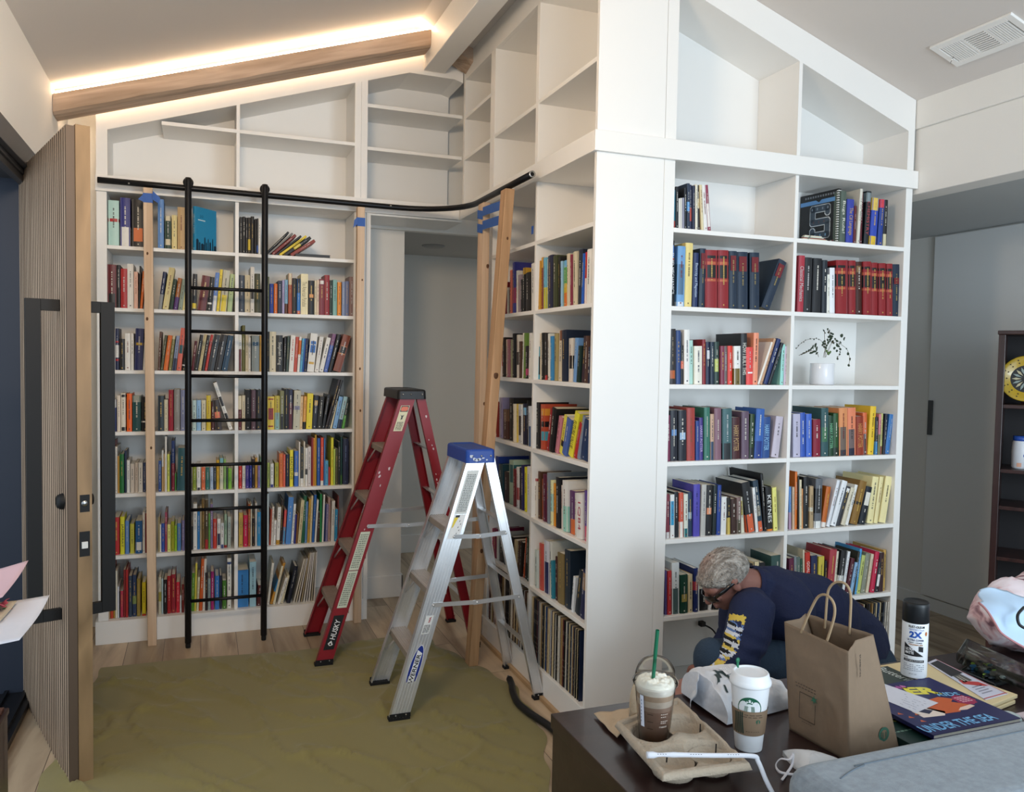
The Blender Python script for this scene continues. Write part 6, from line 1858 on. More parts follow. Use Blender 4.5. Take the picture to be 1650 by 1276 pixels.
# crease lines in the side
fN = (B2 - B1).cross(T1 - B1).normalized(); bN = (B4 - B3).cross(T3 - B3).normalized()
if fN.dot(CAM - B1) < 0: fN = -fN
def atP(px_, py_, P, n): 
    d = ray(px_, py_); return CAM + d * ((P - CAM).dot(n) / d.dot(n))
kd = mat('kraft_cord', 'a98f70', .8)
for pl_, pn, pts in ((B1.lerp(T1, 1), fN, ((1293, 1019), (1297, 1008), (1310, 978), (1321, 960), (1334, 958), (1345, 970), (1347, 988), (1341, 1012), (1333, 1036), (1331, 1042))),
                     (T4.lerp(T3, .5), None, ((1329, 1012), (1330, 1000), (1333, 960), (1337, 946), (1346, 938), (1358, 938), (1367, 946), (1371, 962), (1370, 995), (1368.5, 1022)))):
    if pn is None:
        pn = (T3 - T4).cross(Vector((0, 0, 1))).normalized()
    P3 = smooth([atP(x, y, pl_, pn) - (pn * (.004 if pn.dot(CAM - pl_) < 0 else -.004) if pts[0][0] == 1293 else Vector((0, 0, 0))) for x, y in pts], 4)
    mb = MB(); mb.tube(P3, .0030, 8); mb.build('handle', kd, kb)
mb = MB()
sd = lambda a, b: side(.5 + a, b)
dS = (T3 - T2).normalized(); dU = (T2 - B2).normalized(); nS = dS.cross(dU).normalized()
if nS.dot(CAM - B2) < 0: nS = -nS
cS = side(.40, .80) + nS * .009
words(mb, 'STARBUCKS', cS, -dU, (dS - dU * dS.dot(dU)).normalized(), .052, .0085, '1e1a16', .03)
mb.build('side_print', cover, kb); mb = MB()
cS = side(.72, .16) + nS * .0035
n = 24
dS2 = (B3 - B2).normalized(); 
ringp = lambda r, o: [cS + dS2 * (r * cos(2 * pi * k / n)) + dU * (r * sin(2 * pi * k / n)) + nS * o for k in range(n)]
mb.color('4b7362'); mb.add(ringp(.017, 0), [tuple(range(n))], False); mb.color('8f7a65'); mb.add(ringp(.0105, .0005), [tuple(range(n))], False)
for k in (-3, -2, -1, 1, 2, 3):
    mb.color('4b7362'); q = cS + nS * .001 + dS2 * (k * .0028); mb.add([q - dU * .009 - dS2 * .0007, q - dU * .009 + dS2 * .0007, q + dU * .006 + dS2 * .0006, q + dU * .006 - dS2 * .0006], [(0, 1, 2, 3)], False)
mb.build('emblem', cover, kb); mb = MB()
fX = (B2 - B1).normalized(); fU = Vector((0, 0, 1))
cF = front(.36, .30) + fN * .0035
def fq(a0, a1, b0, b1, colr):
    mb.color(colr); mb.add([cF + fX * a + fU * b for a, b in ((a0, b0), (a1, b0), (a1, b1), (a0, b1))], [(0, 1, 2, 3)], False)
for r in ((-.024, .022, .030, .0312), (-.024, -.0228, -.03, .03), (-.024, .024, -.03, -.0288), (.0228, .024, -.03, .016)): fq(*r, '2c2620')
mb.color('3f7a60'); star_c = cF + fX * .019 + fU * .027
mb.add([star_c] + [star_c + fX * ((.011 if k % 2 == 0 else .004) * cos(pi / 2 + k * pi / 6)) + fU * ((.011 if k % 2 == 0 else .004) * sin(pi / 2 + k * pi / 6)) for k in range(12)], [(0, 1 + k, 1 + (k + 1) % 12) for k in range(12)], False)
for k in range(9): fq(-.038 + k * .008, -.033 + k * .008, .048, .0495, '3a3028'); 
for k in range(8): fq(-.036 + k * .009, -.030 + k * .009, .041, .0425, '3a3028')
for k in range(5): fq(-.014 + k * .006, -.010 + k * .006, -.036, -.0352, '3a3028')
mb.build('front_print', cover, kb)
tag(kb, 'brown kraft paper bag with twisted cord handles standing open on the table', 'paper bag')

# --- books and folders lying on the table
def slab(name, x0, x1, y0, y1, z0_, z1_, colr, label, cat, rot=0, extra=None, group=None, page='efe9da'):
    e = empty(name, ((x0 + x1) / 2, (y0 + y1) / 2, z0_))
    c = Vector(((x0 + x1) / 2, (y0 + y1) / 2, 0)); R = Matrix.Translation(c) @ Matrix.Rotation(rot, 4, 'Z') @ Matrix.Translation(-c)
    mb = MB(); mb.X = R; mb.color(colr); mb.box(x0, x1, y0, y1, z1_ - .0012, z1_); mb.box(x0, x1, y0, y1, z0_ + .0003, z0_ + .0014); mb.box(x0, x0 + .0012, y0, y1, z0_ + .0014, z1_ - .0012)
    if extra: extra(mb, z1_ + .0003)
    mb.build('cover', cover, e)
    mb = MB(); mb.X = R; mb.color(page); mb.box(x0 + .0013, x1 - .0015, y0 + .0012, y1 - .0012, z0_ + .0015, z1_ - .0013); mb.build('pages', cover, e)
    return tag(e, label, cat, group)
g_ = 'books lying flat on the dark table'
def ex_g(mb, z):
    mb.color('c8c86a')
    for r in range(3):
        for k in range(12): mb.add([(1.44 + .012 * k, 1.475 - r * .012, z), (1.448 + .012 * k, 1.475 - r * .012, z), (1.448 + .012 * k, 1.481 - r * .012, z), (1.44 + .012 * k, 1.481 - r * .012, z)], [(0, 1, 2, 3)], False)
    mb.color('8aa898')
    for k in range(9): mb.add([(1.45 + .012 * k, 1.405, z), (1.459 + .012 * k, 1.405, z), (1.459 + .012 * k, 1.410, z), (1.45 + .012 * k, 1.410, z)], [(0, 1, 2, 3)], False)
slab('activity_book', 1.492, 1.80, 1.325, 1.62, TZ, TZ + .022, '1d3d38', 'dark green book at the bottom of the stack right of the paper bag', 'book', 0, ex_g, g_)
def ex_b(mb, z):
    q0, q1 = atZ(1416, 1076, z), atZ(1474, 1100, z); dd = (q1 - q0).normalized()
    words(mb, 'Butterfly', (q0 + q1) / 2, dd, Vector((-dd.y, dd.x, 0)), (q1 - q0).length, .038, 'd8e0dc', .01)
    poly(mb, [(1.53, 1.60, z), (1.56, 1.565, z), (1.59, 1.575, z)], 'd8cc50')
    poly(mb, [(1.55, 1.56, z - .0001), (1.66, 1.535, z - .0001), (1.60, 1.59, z - .0001)], '6e6a58')
slab('butterfly_book', 1.52, 1.80, 1.46, 1.72, TZ + .0222, TZ + .030, '3b4a45', 'dark grey-green butterfly book peeking out under the spray can', 'book', 0, ex_b, g_)
def ex_u(mb, z):
    words(mb, 'UNDER THE SEA', (1.655, 1.368, z), (1, 0, 0), (0, 1, 0), .225, .034, '86c4ee', .02)
    words(mb, 'ER', (1.728, 1.538, z), (.96, -.28, 0), (.28, .96, 0), .085, .045, 'e8dc4c', .05)
    words(mb, 'KIDS', (1.775, 1.500, z), (.96, -.28, 0), (.28, .96, 0), .06, .022, '8ac4e8', .02)
    for k in range(5): poly(mb, [(1.64 + k * .014, 1.572 - k * .001, z), (1.65 + k * .014, 1.560, z), (1.655 + k * .014, 1.575, z), (1.645 + k * .014, 1.585, z)], 'b0589a' if k % 2 else 'c878b0')
    # orange fox with white cheeks
    poly(mb, [(1.66, 1.505, z), (1.70, 1.49, z), (1.735, 1.495, z), (1.762, 1.475, z), (1.742, 1.462, z), (1.775, 1.435, z), (1.735, 1.430, z), (1.715, 1.412, z), (1.67, 1.415, z), (1.65, 1.45, z)], 'cf6a3a')
    poly(mb, [(1.775, 1.435, z + .0002), (1.735, 1.430, z + .0002), (1.715, 1.418, z + .0002), (1.74, 1.415, z + .0002), (1.778, 1.425, z + .0002)], 'ecd0c0')
    poly(mb, [(1.60, 1.45, z), (1.65, 1.46, z), (1.68, 1.425, z), (1.66, 1.408, z), (1.60, 1.415, z)], 'f0e0d4')
    poly(mb, [(1.612, 1.447, z + .0002), (1.64, 1.452, z + .0002), (1.655, 1.438, z + .0002), (1.63, 1.426, z + .0002)], '1e2048')
    for (x, y) in ((1.565, 1.425), (1.575, 1.40), (1.555, 1.448), (1.592, 1.432)): poly(mb, [(x, y, z), (x + .014, y - .004, z), (x + .008, y + .009, z)], 'cf6a3a')
    n = 20; poly(mb, [(1.785 + (.030 if k % 2 else .026) * cos(2 * pi * k / n), 1.462 + (.030 if k % 2 else .026) * sin(2 * pi * k / n), z) for k in range(n)], 'a8305c')
    for r in range(4):
        for k in range(4): poly(mb, [(1.768 + k * .009, 1.474 - r * .008, z + .0002), (1.775 + k * .009, 1.474 - r * .008, z + .0002), (1.775 + k * .009, 1.478 - r * .008, z + .0002), (1.768 + k * .009, 1.478 - r * .008, z + .0002)], 'e8c0cc')
slab('activity_book', 1.545, 1.822, 1.338, 1.60, TZ + .0302, TZ + .040, '24265e', 'navy sticker book reading UNDER THE SEA, with an orange fox, on top of the stack', 'book', 0, ex_u, g_)
# loose white letter
z = TZ + .0408
mb = MB(); mb.color('dcdce4')
V_ = [atZ(1424, 1101, z), atZ(1512, 1132, z + .001), atZ(1476, 1148, z), atZ(1430, 1129, z)]
mb.add(V_, [(0, 1, 2, 3)], False)
mb.color('8e90a0')
for r in range(6):
    a = V_[0].lerp(V_[3], .2 + r * .13); b_ = V_[1].lerp(V_[2], .2 + r * .13)
    for k in range(9):
        if rg.random() < .7: p = a.lerp(b_, .42 + k * .055); p2 = a.lerp(b_, .42 + k * .055 + .035); mb.add([p + Vector((0, 0, .0006)), p2 + Vector((0, 0, .0006)), p2 + Vector((0, .0016, .0006)), p + Vector((0, .0016, .0006))], [(0, 1, 2, 3)], False)
tag(mb.build('printed_letter', cover, solid=.0004), 'white printed sheet lying across the sticker book, beside the paper bag', 'letter')
# manila folders and a magazine sheet
man = mat('manila', 'dcc79a', .8, noise_amt=.03)
fo = empty('manila_folder', (1.90, 1.58, TZ))
def quadslab(mb, pts, z0_, z1_):
    vs = [Vector((p.x, p.y, z0_)) for p in pts] + [Vector((p.x, p.y, z1_)) for p in pts]
    mb.add(vs, [(3, 2, 1, 0), (4, 5, 6, 7), (0, 1, 5, 4), (1, 2, 6, 5), (2, 3, 7, 6), (3, 0, 4, 7)], False)
F_ = [(1417, 1073), (1583, 1143), (1640, 1120), (1480, 1063)]
for k in range(2):
    zz = TZ + .001 + .012 * k
    mb = MB(); quadslab(mb, [atZ(x + (0 if k else -3), y + (0 if k else 2), TZ + .02) for x, y in F_], zz, zz + .010); mb.build('folder', man, fo, bevel=.002)
tag(fo, 'pair of cream manila folders under the magazine, right of the spray can', 'folders')
mg = [(1494, 1068), (1588, 1128), (1624, 1118), (1508, 1062)]
mb = MB(); mb.color('d8d8e4'); zz = TZ + .0235
M4 = [atZ(x, y, zz) for x, y in mg]
quadslab(mb, M4, zz + .0002, zz + .0018)
bi = lambda u, v, o=.0022: M4[0].lerp(M4[1], u).lerp(M4[3].lerp(M4[2], u), v) * 1 + Vector((0, 0, o - .0 + 0))
def rq(u0, u1, v0, v1, colr, o=.0022): mb.color(colr); mb.add([bi(u0, v0, o), bi(u1, v0, o), bi(u1, v1, o), bi(u0, v1, o)], [(0, 1, 2, 3)], False)
rq(.04, .42, .1, .9, '35353a'); rq(.42, .6, .2, .7, '6a6660'); rq(.45, .58, .3, .36, 'c8c0b0', .0026); rq(.45, .6, .45, .5, 'c8c0b0', .0026); rq(.0, 1.0, .95, .98, 'c85a50'); rq(.97, .985, .0, 1, 'c85a50')
mb.color('c84a48'); mb.add([bi(.52, .15), bi(.62, .1), bi(.74, .6), bi(.78, .9), bi(.66, .8), bi(.60, .5)], [tuple(range(6))], False)
for r in range(4): rq(.72 + .05 * r, .74 + .05 * r, .2, .7, '9a9aa8')
tag(mb.build('magazine', cover), 'glossy magazine with dark and red pictures lying on the manila folders', 'magazine')

# --- spray paint can on the books
kc = Vector((1.797, 1.628, TZ + .0404))
sp = empty('spray_can', kc)
rk = lambda b: .0325
lab_ = mat('can_white', 'eceef0', .3)
mb = MB(); mb.lathe([(.0001, 0), (.031, 0), (.0325, .003), (.0325, .146), (.0318, .149), (.0300, .151)], kc, 44); mb.build('can', lab_, sp)
mb = MB(); mb.lathe([(.0324, .147), (.0330, .148), (.0330, .190), (.0325, .198), (.0300, .2015), (.0290, .199), (.0270, .1975), (.0001, .1975)], kc, 44); mb.build('cap', mat('black_cap', '14171a', .4), sp)
ph = facing(kc); fn = cyl(kc, rk, ph)
mb = MB()
wf = lambda s_, a0, b0, w_, h_, c_, bo=.0: wordsf(mb, s_, lambda a, b: fn(a0 + a, b0 + b, .0007), w_, h_, c_, bo)
wf('RUST-OLEUM', .004, .139, .040, .0065, '1c1c20', .03); wf("PAINTER'S Touch", .004, .1315, .038, .005, '5a7ab8')
wf('2X', .002, .118, .032, .0175, '1f5cb0', .05); wf('ULTRA COVER', .002, .1035, .042, .0055, '22346a', .02); wf('PAINT + PRIMER', .002, .0965, .034, .003, '33384a', .02)
wf('PREMIUM', .003, .0910, .034, .0036, 'b07a38', .02)
mb.color('17181c'); tri = [(-.026, .092), (-.026, .058), (.024, .062)]
N = 10
for i in range(N):
    t0, t1 = i / N, (i + 1) / N
    lo = lambda t: (-.026 + .050 * t, .060); hi_ = lambda t: (-.026 + .050 * t, .094 - .034 * t)
    mb.add([fn(*lo(t0), .0006), fn(*lo(t1), .0006), fn(*hi_(t1), .0006), fn(*hi_(t0), .0006)], [(0, 1, 2, 3)], False)
wf('ULTRA', -.012, .0775, .021, .0072, 'f0f0f0', .03); wf('MATTE', -.012, .0685, .021, .0072, 'f0f0f0', .03)
mb.color('20222a'); mb.add([fn(a, b, .0008) for a, b in ((.010, .074), (.022, .072), (.022, .086), (.010, .088))], [(0, 1, 2, 3)], False)
wf('BLACK', -.021, .0545, .012, .003, '1c1c20', .02)
mb.color('17181c'); mb.grid(lambda u, v: fn(-.027 + .053 * u, .044 + .0065 * v, .0006), 10, 1, False)
wf('WOOD, METAL, PLASTIC & MORE', 0, .0472, .046, .003, 'e8e8e8', .01)
for r in range(4):
    for k in range(10): 
        if rg.random() < .8: poly(mb, [(-.027 + k * .0055, .036 - r * .005), (-.023 + k * .0055, .036 - r * .005), (-.023 + k * .0055, .0375 - r * .005), (-.027 + k * .0055, .0375 - r * .005)], '9094a0', lambda a, b: fn(a, b, .0006))
wf('NET WT 12 OZ', -.002, .012, .018, .0026, '44464c')
n = 14; poly(mb, [(.030 + .0035 * cos(2 * pi * k / n), .121 + .006 * sin(2 * pi * k / n)) for k in range(n)], 'c87a40', lambda a, b: fn(a, b, .0008))
mb.build('label', cover, sp)
tag(sp, 'spray can with black cap and white label reading 2X, standing on the books', 'spray paint')

# --- small white ribbon-tied packet at the table's near edge
wp = empty('ribbon_packet', (1.23, 1.385, TZ))
pk_ = mat('glossy_white_wrap', 'd9d7d6', .3, bump=.3, bump_scale=30)
G = [atZ(1261, 1209, TZ + .012), atZ(1310, 1213, TZ + .016), atZ(1366, 1230, TZ + .006), atZ(1345, 1240, TZ + .002), atZ(1300, 1246, TZ + .004), atZ(1280, 1234, TZ + .006)]
cpt = sum(G, Vector((0, 0, 0))) / 6 + Vector((0, 0, .022))
mb = MB()
for i in range(6):
    a, b_ = G[i], G[(i + 1) % 6]
    mb.grid(lambda u, v: (a.lerp(b_, u)).lerp(cpt, v) + Vector((0, 0, .006 * sin(pi * v) + .003 * noise.noise(Vector((u * 5 + i, v * 5, 0))) * (1 - abs(2 * u - 1)))), 6, 8)
low = [Vector((g.x, g.y, TZ + .0006)) for g in G]
for i in range(6): mb.add([G[i], G[(i + 1) % 6], low[(i + 1) % 6], low[i]], [(3, 2, 1, 0)], True)
mb.build('packet', pk_, wp, weld=.0002)
mb = MB()
rr = smooth([atZ(1278, 1213, TZ + .030), atZ(1272, 1223, TZ + .026), atZ(1258, 1222, TZ + .02), atZ(1250, 1232, TZ + .006), atZ(1256, 1243, TZ + .005), atZ(1275, 1247, TZ + .005), atZ(1295, 1248, TZ + .006)], 6)
mb.tube(rr, .0028, 8, flat=.35)
mb.tube(smooth([atZ(1278, 1215, TZ + .031), atZ(1276, 1232, TZ + .016), atZ(1268, 1245, TZ + .005), atZ(1260, 1256, TZ + .005)], 5), .0028, 8, flat=.35)
mb.build('ribbon', mat('ribbon_white', 'dedbe0', .4), wp)
tag(wp, 'small glossy white packet with a looped ribbon before the brown paper bag', 'packet')

# --- clear plastic case with small colourful bits
cc = empty('clear_craft_case', (2.1, 1.66, TZ))
K = [Vector((2.02, 1.575, 0)), Vector((2.36, 1.50, 0)), Vector((2.40, 1.66, 0)), Vector((2.05, 1.735, 0))]
KK = [atZ(1546, 1085, TZ), atZ(1603, 1108, TZ), atZ(1672, 1090, TZ), atZ(1588, 1056, TZ)]
tray_m = mat('dark_tray', '14191c', .25, coat=.3)
mb = MB(); quadslab(mb, KK, TZ + .0006, TZ + .012); mb.build('base', tray_m, cc, bevel=.003)
mb = MB(); L_ = [atZ(1540, 1060, TZ + .03), atZ(1655, 1106, TZ + .03), atZ(1665, 1086, TZ + .03), atZ(1556, 1036, TZ + .03)]
quadslab(mb, L_, TZ + .016, TZ + .05); mb.build('lid', film_mat('smoky_plastic', 'c2c6c2', 1.4, .12), cc, bevel=.008, seg=4)
q_ = lambda u, v: KK[0].lerp(KK[1], u).lerp(KK[3].lerp(KK[2], u), v)
for k in range(34):
    u, v = rg.uniform(.08, .92), rg.uniform(.1, .9); p = q_(u, v)
    mb = MB(); r = rg.uniform(.003, .008)
    mb.ball((p.x, p.y, TZ + .0125 + r * .5), r, 8, (rg.uniform(.7, 2.2), rg.uniform(.5, 1.2), .6))
    c_ = rg.choice([('sky_bead', '4a90cc'), ('lime_bead', 'a8c858'), ('white_bead', 'dfe4e4'), ('teal_bead', '2e6a70'), ('navy_bead', '22385c'), ('grey_bead', '6a7478'), ('dark_bead', '222a2e'), ('dark_bead', '222a2e')])
    mb.build('bead', mat(c_[0], c_[1], .3), cc)
tag(cc, 'open clear plastic craft case with small blue, green and white bits inside', 'craft case')

# --- pink and pale blue tote
to = empty('tote_bag', (2.40, 1.72, TZ))
tc_ = Vector((2.40, 1.735, .862))
def totef(u, v):
    t, p = 2 * pi * u, pi * v
    d = Vector((sin(p) * cos(t), sin(p) * sin(t), -cos(p)))
    r = Vector((.215, .13, .122 if d.z > 0 else .105))
    P = tc_ + Vector((d.x * r.x, d.y * r.y, d.z * r.z))
    nz = noise.noise(P * 9) * .022 + (1 - abs(noise.noise(P * 14 + Vector((3, 3, 3)))) * 2) ** 3 * .010
    P += d * nz
    P.z = max(P.z, TZ + .002)
    return P
def tote_mat():
    ma = bpy.data.materials.new('pink_print_fabric'); ma.use_nodes = True
    nt = ma.node_tree; b = nt.nodes['Principled BSDF']; b.inputs['Roughness'].default_value = .7
    tc2 = nt.nodes.new('ShaderNodeTexCoord'); n2 = nt.nodes.new('ShaderNodeTexNoise'); n2.inputs['Scale'].default_value = 9; n2.inputs['Detail'].default_value = 3; n2.inputs['Distortion'].default_value = 1.5
    nt.links.new(tc2.outputs['Object'], n2.inputs['Vector'])
    cr = nt.nodes.new('ShaderNodeValToRGB'); e = cr.color_ramp.elements
    e[0].position = .40; e[0].color = (*srgb('7d5560'), 1); e[1].position = .47; e[1].color = (*srgb('d6b0b4'), 1)
    e2 = cr.color_ramp.elements.new(.56); e2.color = (*srgb('e8dade'), 1)
    nt.links.new(n2.outputs['Fac'], cr.inputs[0]); nt.links.new(cr.outputs[0], b.inputs['Base Color'])
    return ma
mb = MB(); mb.grid(totef, 56, 40); mb.build('bag_body', tote_mat(), to, weld=.0005)
lb = mat('pale_blue_lining', 'b9d0e6', .6, noise_amt=.05, noise_scale=14)
A_ = [atY(1578, 950, 1.66), atY(1622, 948, 1.64), atY(1700, 985, 1.55), atY(1576, 970, 1.62), atY(1612, 1015, 1.545), atY(1690, 1075, 1.50)]
def lining(u, v):
    top = A_[0].lerp(A_[1], min(1, u * 2)) if u < .5 else A_[1].lerp(A_[2], (u - .5) * 2)
    bot = A_[3].lerp(A_[4], u * 2) if u < .5 else A_[4].lerp(A_[5], (u - .5) * 2)
    p = top.lerp(bot, v)
    return p + Vector((0, -.018 * sin(pi * v) + .022 * sin(u * 7 + v * 4) * sin(pi * v), .006 * sin(u * 9)))
mb = MB(); mb.grid(lining, 30, 22); mb.build('lining_flap', lb, to, solid=.002)
mb = MB(); mb.tube(smooth([lining(u / 8, 1.0) + Vector((0, -.002, 0)) for u in range(9)], 3), .003, 8); mb.build('pink_piping', mat('pink_trim', 'b87f80', .6), to)
mb = MB(); mb.tube(smooth([atY(1650, 978, 1.55), atY(1640, 990, 1.53), atY(1642, 1005, 1.52), atY(1652, 1012, 1.51)], 5), .004, 8); mb.build('black_clip', mat('hose_black'), to)
tag(to, 'slumped pink tote bag with a pale blue lining at the table\'s right end', 'tote bag')

# --- round white lens-like trinket by the stack
dc2 = Vector((1.862, 1.398, TZ)); tr = empty('round_trinket', dc2)
mb = MB(); mb.lathe([(.0001, .022), (.014, .0215), (.024, .017), (.029, .009), (.029, .0006), (.0001, .0006)], dc2, 30); mb.build('dome', mat('mottled_white', 'c4d2d0', .3, noise_amt=.2, noise_scale=40), tr)
mb = MB(); mb.lathe([(.0292, .004), (.031, .004), (.031, .011), (.0292, .011)], dc2, 30); mb.build('dark_ring', mat('dark_ring', '2a2624', .4), tr)
mb = MB(); mb.box(dc2.x + .03, dc2.x + .13, dc2.y - .012, dc2.y + .012, TZ + .0006, TZ + .012); mb.build('strap', mat('pale_pink', 'd9c8cc', .6), tr, bevel=.003)
tag(tr, 'round mottled white disc with a pale strap, between the sticker book and the sofa', 'trinket')

# ------------------------------------------------------------------ left edge: chest, pile and drawings
mb = MB(); ch = empty('low_chest', (-.645, 2.8, 0))
mb.box(-.702, -.592, 2.62, 3.03, 0.0005, .43); mb.build('body', wal, ch, bevel=.003)
mb = MB(); mb.box(-.7025, -.588, 2.615, 3.035, .4302, .45); mb.build('lid', wal, ch, bevel=.003)
tag(ch, 'small dark brown chest at the lower left edge beside the door', 'chest')
mb = MB(); mb.color('5c3a2e'); mb.box(-.70, -.60, 2.7, 3.02, .4505, .458); mb.color('c8a858'); mb.box(-.69, -.63, 2.76, 2.95, .4582, .4600); mb.color('6a8a5a'); mb.box(-.66, -.605, 2.8, 2.99, .4582, .4595)
tag(mb.build('game_box', cover), 'thin colourful box lying on the small dark chest', 'game box')
dk2 = empty('side_cabinet', (-.605, 2.05, 0))
mb = MB(); mb.box(-.70, -.51, 1.72, 2.38, .0005, .97); mb.build('body', wal, dk2, bevel=.003)
mb = MB(); mb.box(-.705, -.505, 1.715, 2.385, .9702, .985); mb.build('top', wal, dk2, bevel=.003)
tag(dk2, 'dark cabinet at the left edge that carries the drawings', 'cabinet')
paper = colmat('drawing_paper', .75, .02)
def sheet(name, A4, colr, label, extra=None, bend=.012):
    mb = MB(); mb.color(colr)
    f = lambda u, v: A4[0].lerp(A4[1], u).lerp(A4[3].lerp(A4[2], u), v) + Vector((bend * .5 * sin(pi * v) * u, 0, bend * u * u))
    mb.grid(f, 12, 12)
    if extra: extra(mb, f)
    return tag(mb.build(name, paper, solid=.0004), label, 'drawing')
def ex_p(mb, f):
    for u0, v0, u1, v1 in ((.45, .52, .72, .22), (.35, .85, .62, .84)):
        mb.color('d89a84'); mb.grid(lambda a, b: f(u0 + (u1 - u0) * a, v0 + (v1 - v0) * a + .016 * b + .02 * sin(a * 5)) + Vector((0, 0, .001)), 10, 1)
sheet('paper_drawing', [Vector((-.60, 2.30, .992)), atZ(80, 966, 1.0), atZ(31, 1040, 1.0), Vector((-.60, 1.93, .992))], 'dfe1ea', 'white sheet with faint orange crayon strokes jutting in at the left edge', ex_p)
sheet('paper_drawing', [Vector((-.60, 2.42, 1.03)), atZ(46, 907, 1.045), atZ(4, 967, 1.04), Vector((-.60, 2.02, 1.03))], 'd6bcc8', 'pale pink sheet jutting in above the white drawing at the left edge', None, .008)
P4 = [Vector((-.60, 2.30, 1.0005)), atZ(28, 969, 1.010), atZ(0, 1003, 1.006), Vector((-.60, 2.08, 1.0005))]
def ex_d(mb, f):
    for k in range(6): mb.color(['6a8a5a', '3a3a3a', 'b8a040'][k % 3]); mb.add([f(.9 - .05 * k, .3 + .1 * k) + Vector((0, 0, .001)), f(.93 - .05 * k, .3 + .1 * k) + Vector((0, 0, .001)), f(.93 - .05 * k, .42 + .1 * k) + Vector((0, 0, .001)), f(.9 - .05 * k, .42 + .1 * k) + Vector((0, 0, .001))], [(0, 1, 2, 3)], False)
sheet('printed_card', P4, 'c4b8a4', 'beige printed card lying on the white drawing at the left edge', ex_d, .003)
mb = MB(); mb.color('c05a66'); c = atZ(2, 972, 1.022)
mb.grid(lambda u, v: c + Vector((-.05 + .06 * u + .004 * sin(v * 20), -.03 + .05 * v, .006 * sin(u * 9 + v * 5))), 10, 10)
tag(mb.build('tissue_paper', paper, solid=.001), 'scrap of red tissue paper between the pink and white sheets', 'tissue paper')
mb = MB(); mb.box(-.69, -.52, 1.8, 2.3, .9855, .9915); tag(mb.build('paper_stack', mat('manila')), 'stack of papers under the drawings on the side cabinet', 'papers')

# ------------------------------------------------------------------ dark bookcase at the right edge
bx0, bx1, by0, by1, bh = 3.66, 4.30, 2.90, 3.20, 1.80
TH_ = radians(54)
cor = atZ(1609, 1000, 0); cs = atY(1610, 532, 1.0) - CAM
kk = 3.74 / (cs.x)
cor = Vector((cs.x * kk, cs.y * kk, 0)); bx0, bx1, by0, by1, bh = cor.x, cor.x + .64, cor.y, cor.y + .30, CAM.z + cs.z * kk
dbk = empty('dark_bookcase', cor)
inn = Vector((sin(TH_), cos(TH_), 0))
mah = woodmat('mahogany', '3a1f1c', '261311', .35, 6, (1, 1, .06), coat=.15)
for x in (bx0, bx1 - .03):
    mb = MB(); mb.box(x, x + .03, by0, by1, 0.0005, bh - .02); mb.build('side_panel', mah, dbk, bevel=.002)
mb = MB(); mb.box(bx0 - .005, bx1 + .005, by0 - .006, by1, bh - .02, bh); mb.build('top', mah, dbk, bevel=.003)
mb = MB(); mb.box(bx0 + .03, bx1 - .03, by1 - .012, by1, .05, bh - .02); mb.build('back_panel', mat('dark_back', '1a1618', .6), dbk)
zs_ = [atP(1630, y, cor, -inn).z for y in (652, 757, 817, 900)]
for z in zs_ + [.06, .35]:
    mb = MB(); mb.box(bx0 + .0305, bx1 - .0305, by0 + .012, by1 - .0125, z - .018, z); mb.build('shelf', mah, dbk, bevel=.0015)
dbk.rotation_euler = (0, 0, -TH_)
tag(dbk, 'dark mahogany bookcase at the right edge, holding a yellow-rimmed plate and a jar', 'bookcase')
pl = atP(1655, 588, cor + inn * .12, -inn); pl = Vector((pl.x, pl.y, zs_[0] + .13))
pe = empty('display_plate', (pl.x, pl.y, zs_[0]))
ax = (-inn + Vector((0, 0, .18))).normalized()
mb = MB(); mb.color('24282c'); mb.lathe([(.0001, .0), (.07, .002)], pl, 40, axis=ax); mb.color('c2a32e'); mb.lathe([(.07, .002), (.098, .012), (.115, .016), (.118, .014), (.115, .012), (.07, -.003), (.0001, -.005)], pl, 40, axis=ax)
Q = ax.to_track_quat('Z', 'Y').to_matrix()
for k in range(16):
    t = 2 * pi * k / 16; d = Q @ Vector((cos(t), sin(t), 0)); s_ = Q @ Vector((-sin(t), cos(t), 0)); c = pl + ax * .0035
    mb.color('9aa8a4' if k % 2 else 'c8c0a0'); mb.add([c + d * .02, c + d * .045 + s_ * .006, c + d * .064, c + d * .045 - s_ * .006], [(0, 1, 2, 3)], False)
    for r in (.085, .1):
        c2 = pl + ax * (.0085 + (r - .085) * .3) + d * r; mb.color('3a3416'); mb.add([c2 + d * .004 + ax * .002, c2 + s_ * .004 + ax * .002, c2 - d * .004 + ax * .002, c2 - s_ * .004 + ax * .002], [(0, 1, 2, 3)], False)
mb.build('plate', colmat('glazed_plate', .25, .03, 0, 60, .4), pe)
mb = MB(); mb.box(pl.x + .005, pl.x + .06, pl.y - .03, pl.y + .03, zs_[0] + .0004, zs_[0] + .012); mb.build('stand', mah, pe)
tag(pe, 'round decorative plate with a yellow rim standing in the dark bookcase', 'plate')
jc = atP(1643, 753, cor + inn * .10, -inn); jc.z = zs_[1] + .0005
je = empty('plastic_jar', jc)
hj = atP(1643, 702, cor + inn * .10, -inn).z - zs_[1]
mb = MB(); mb.lathe([(.0001, 0), (.034, 0), (.038, .01), (.039, hj * .5), (.036, hj * .8), (.033, hj * .86)], jc, 28); mb.build('jar', mat('milky_plastic', 'c9cbd0', .35), je)
mb = MB(); mb.lathe([(.0335, hj * .855), (.035, hj * .86), (.035, hj), (.0001, hj)], jc, 28); mb.build('lid', mat('blue_lid', '20489a', .4), je)
mb = MB(); fn = cyl(jc, lambda b: .0385, facing(jc) + .3); mb.color('2c4aa0')
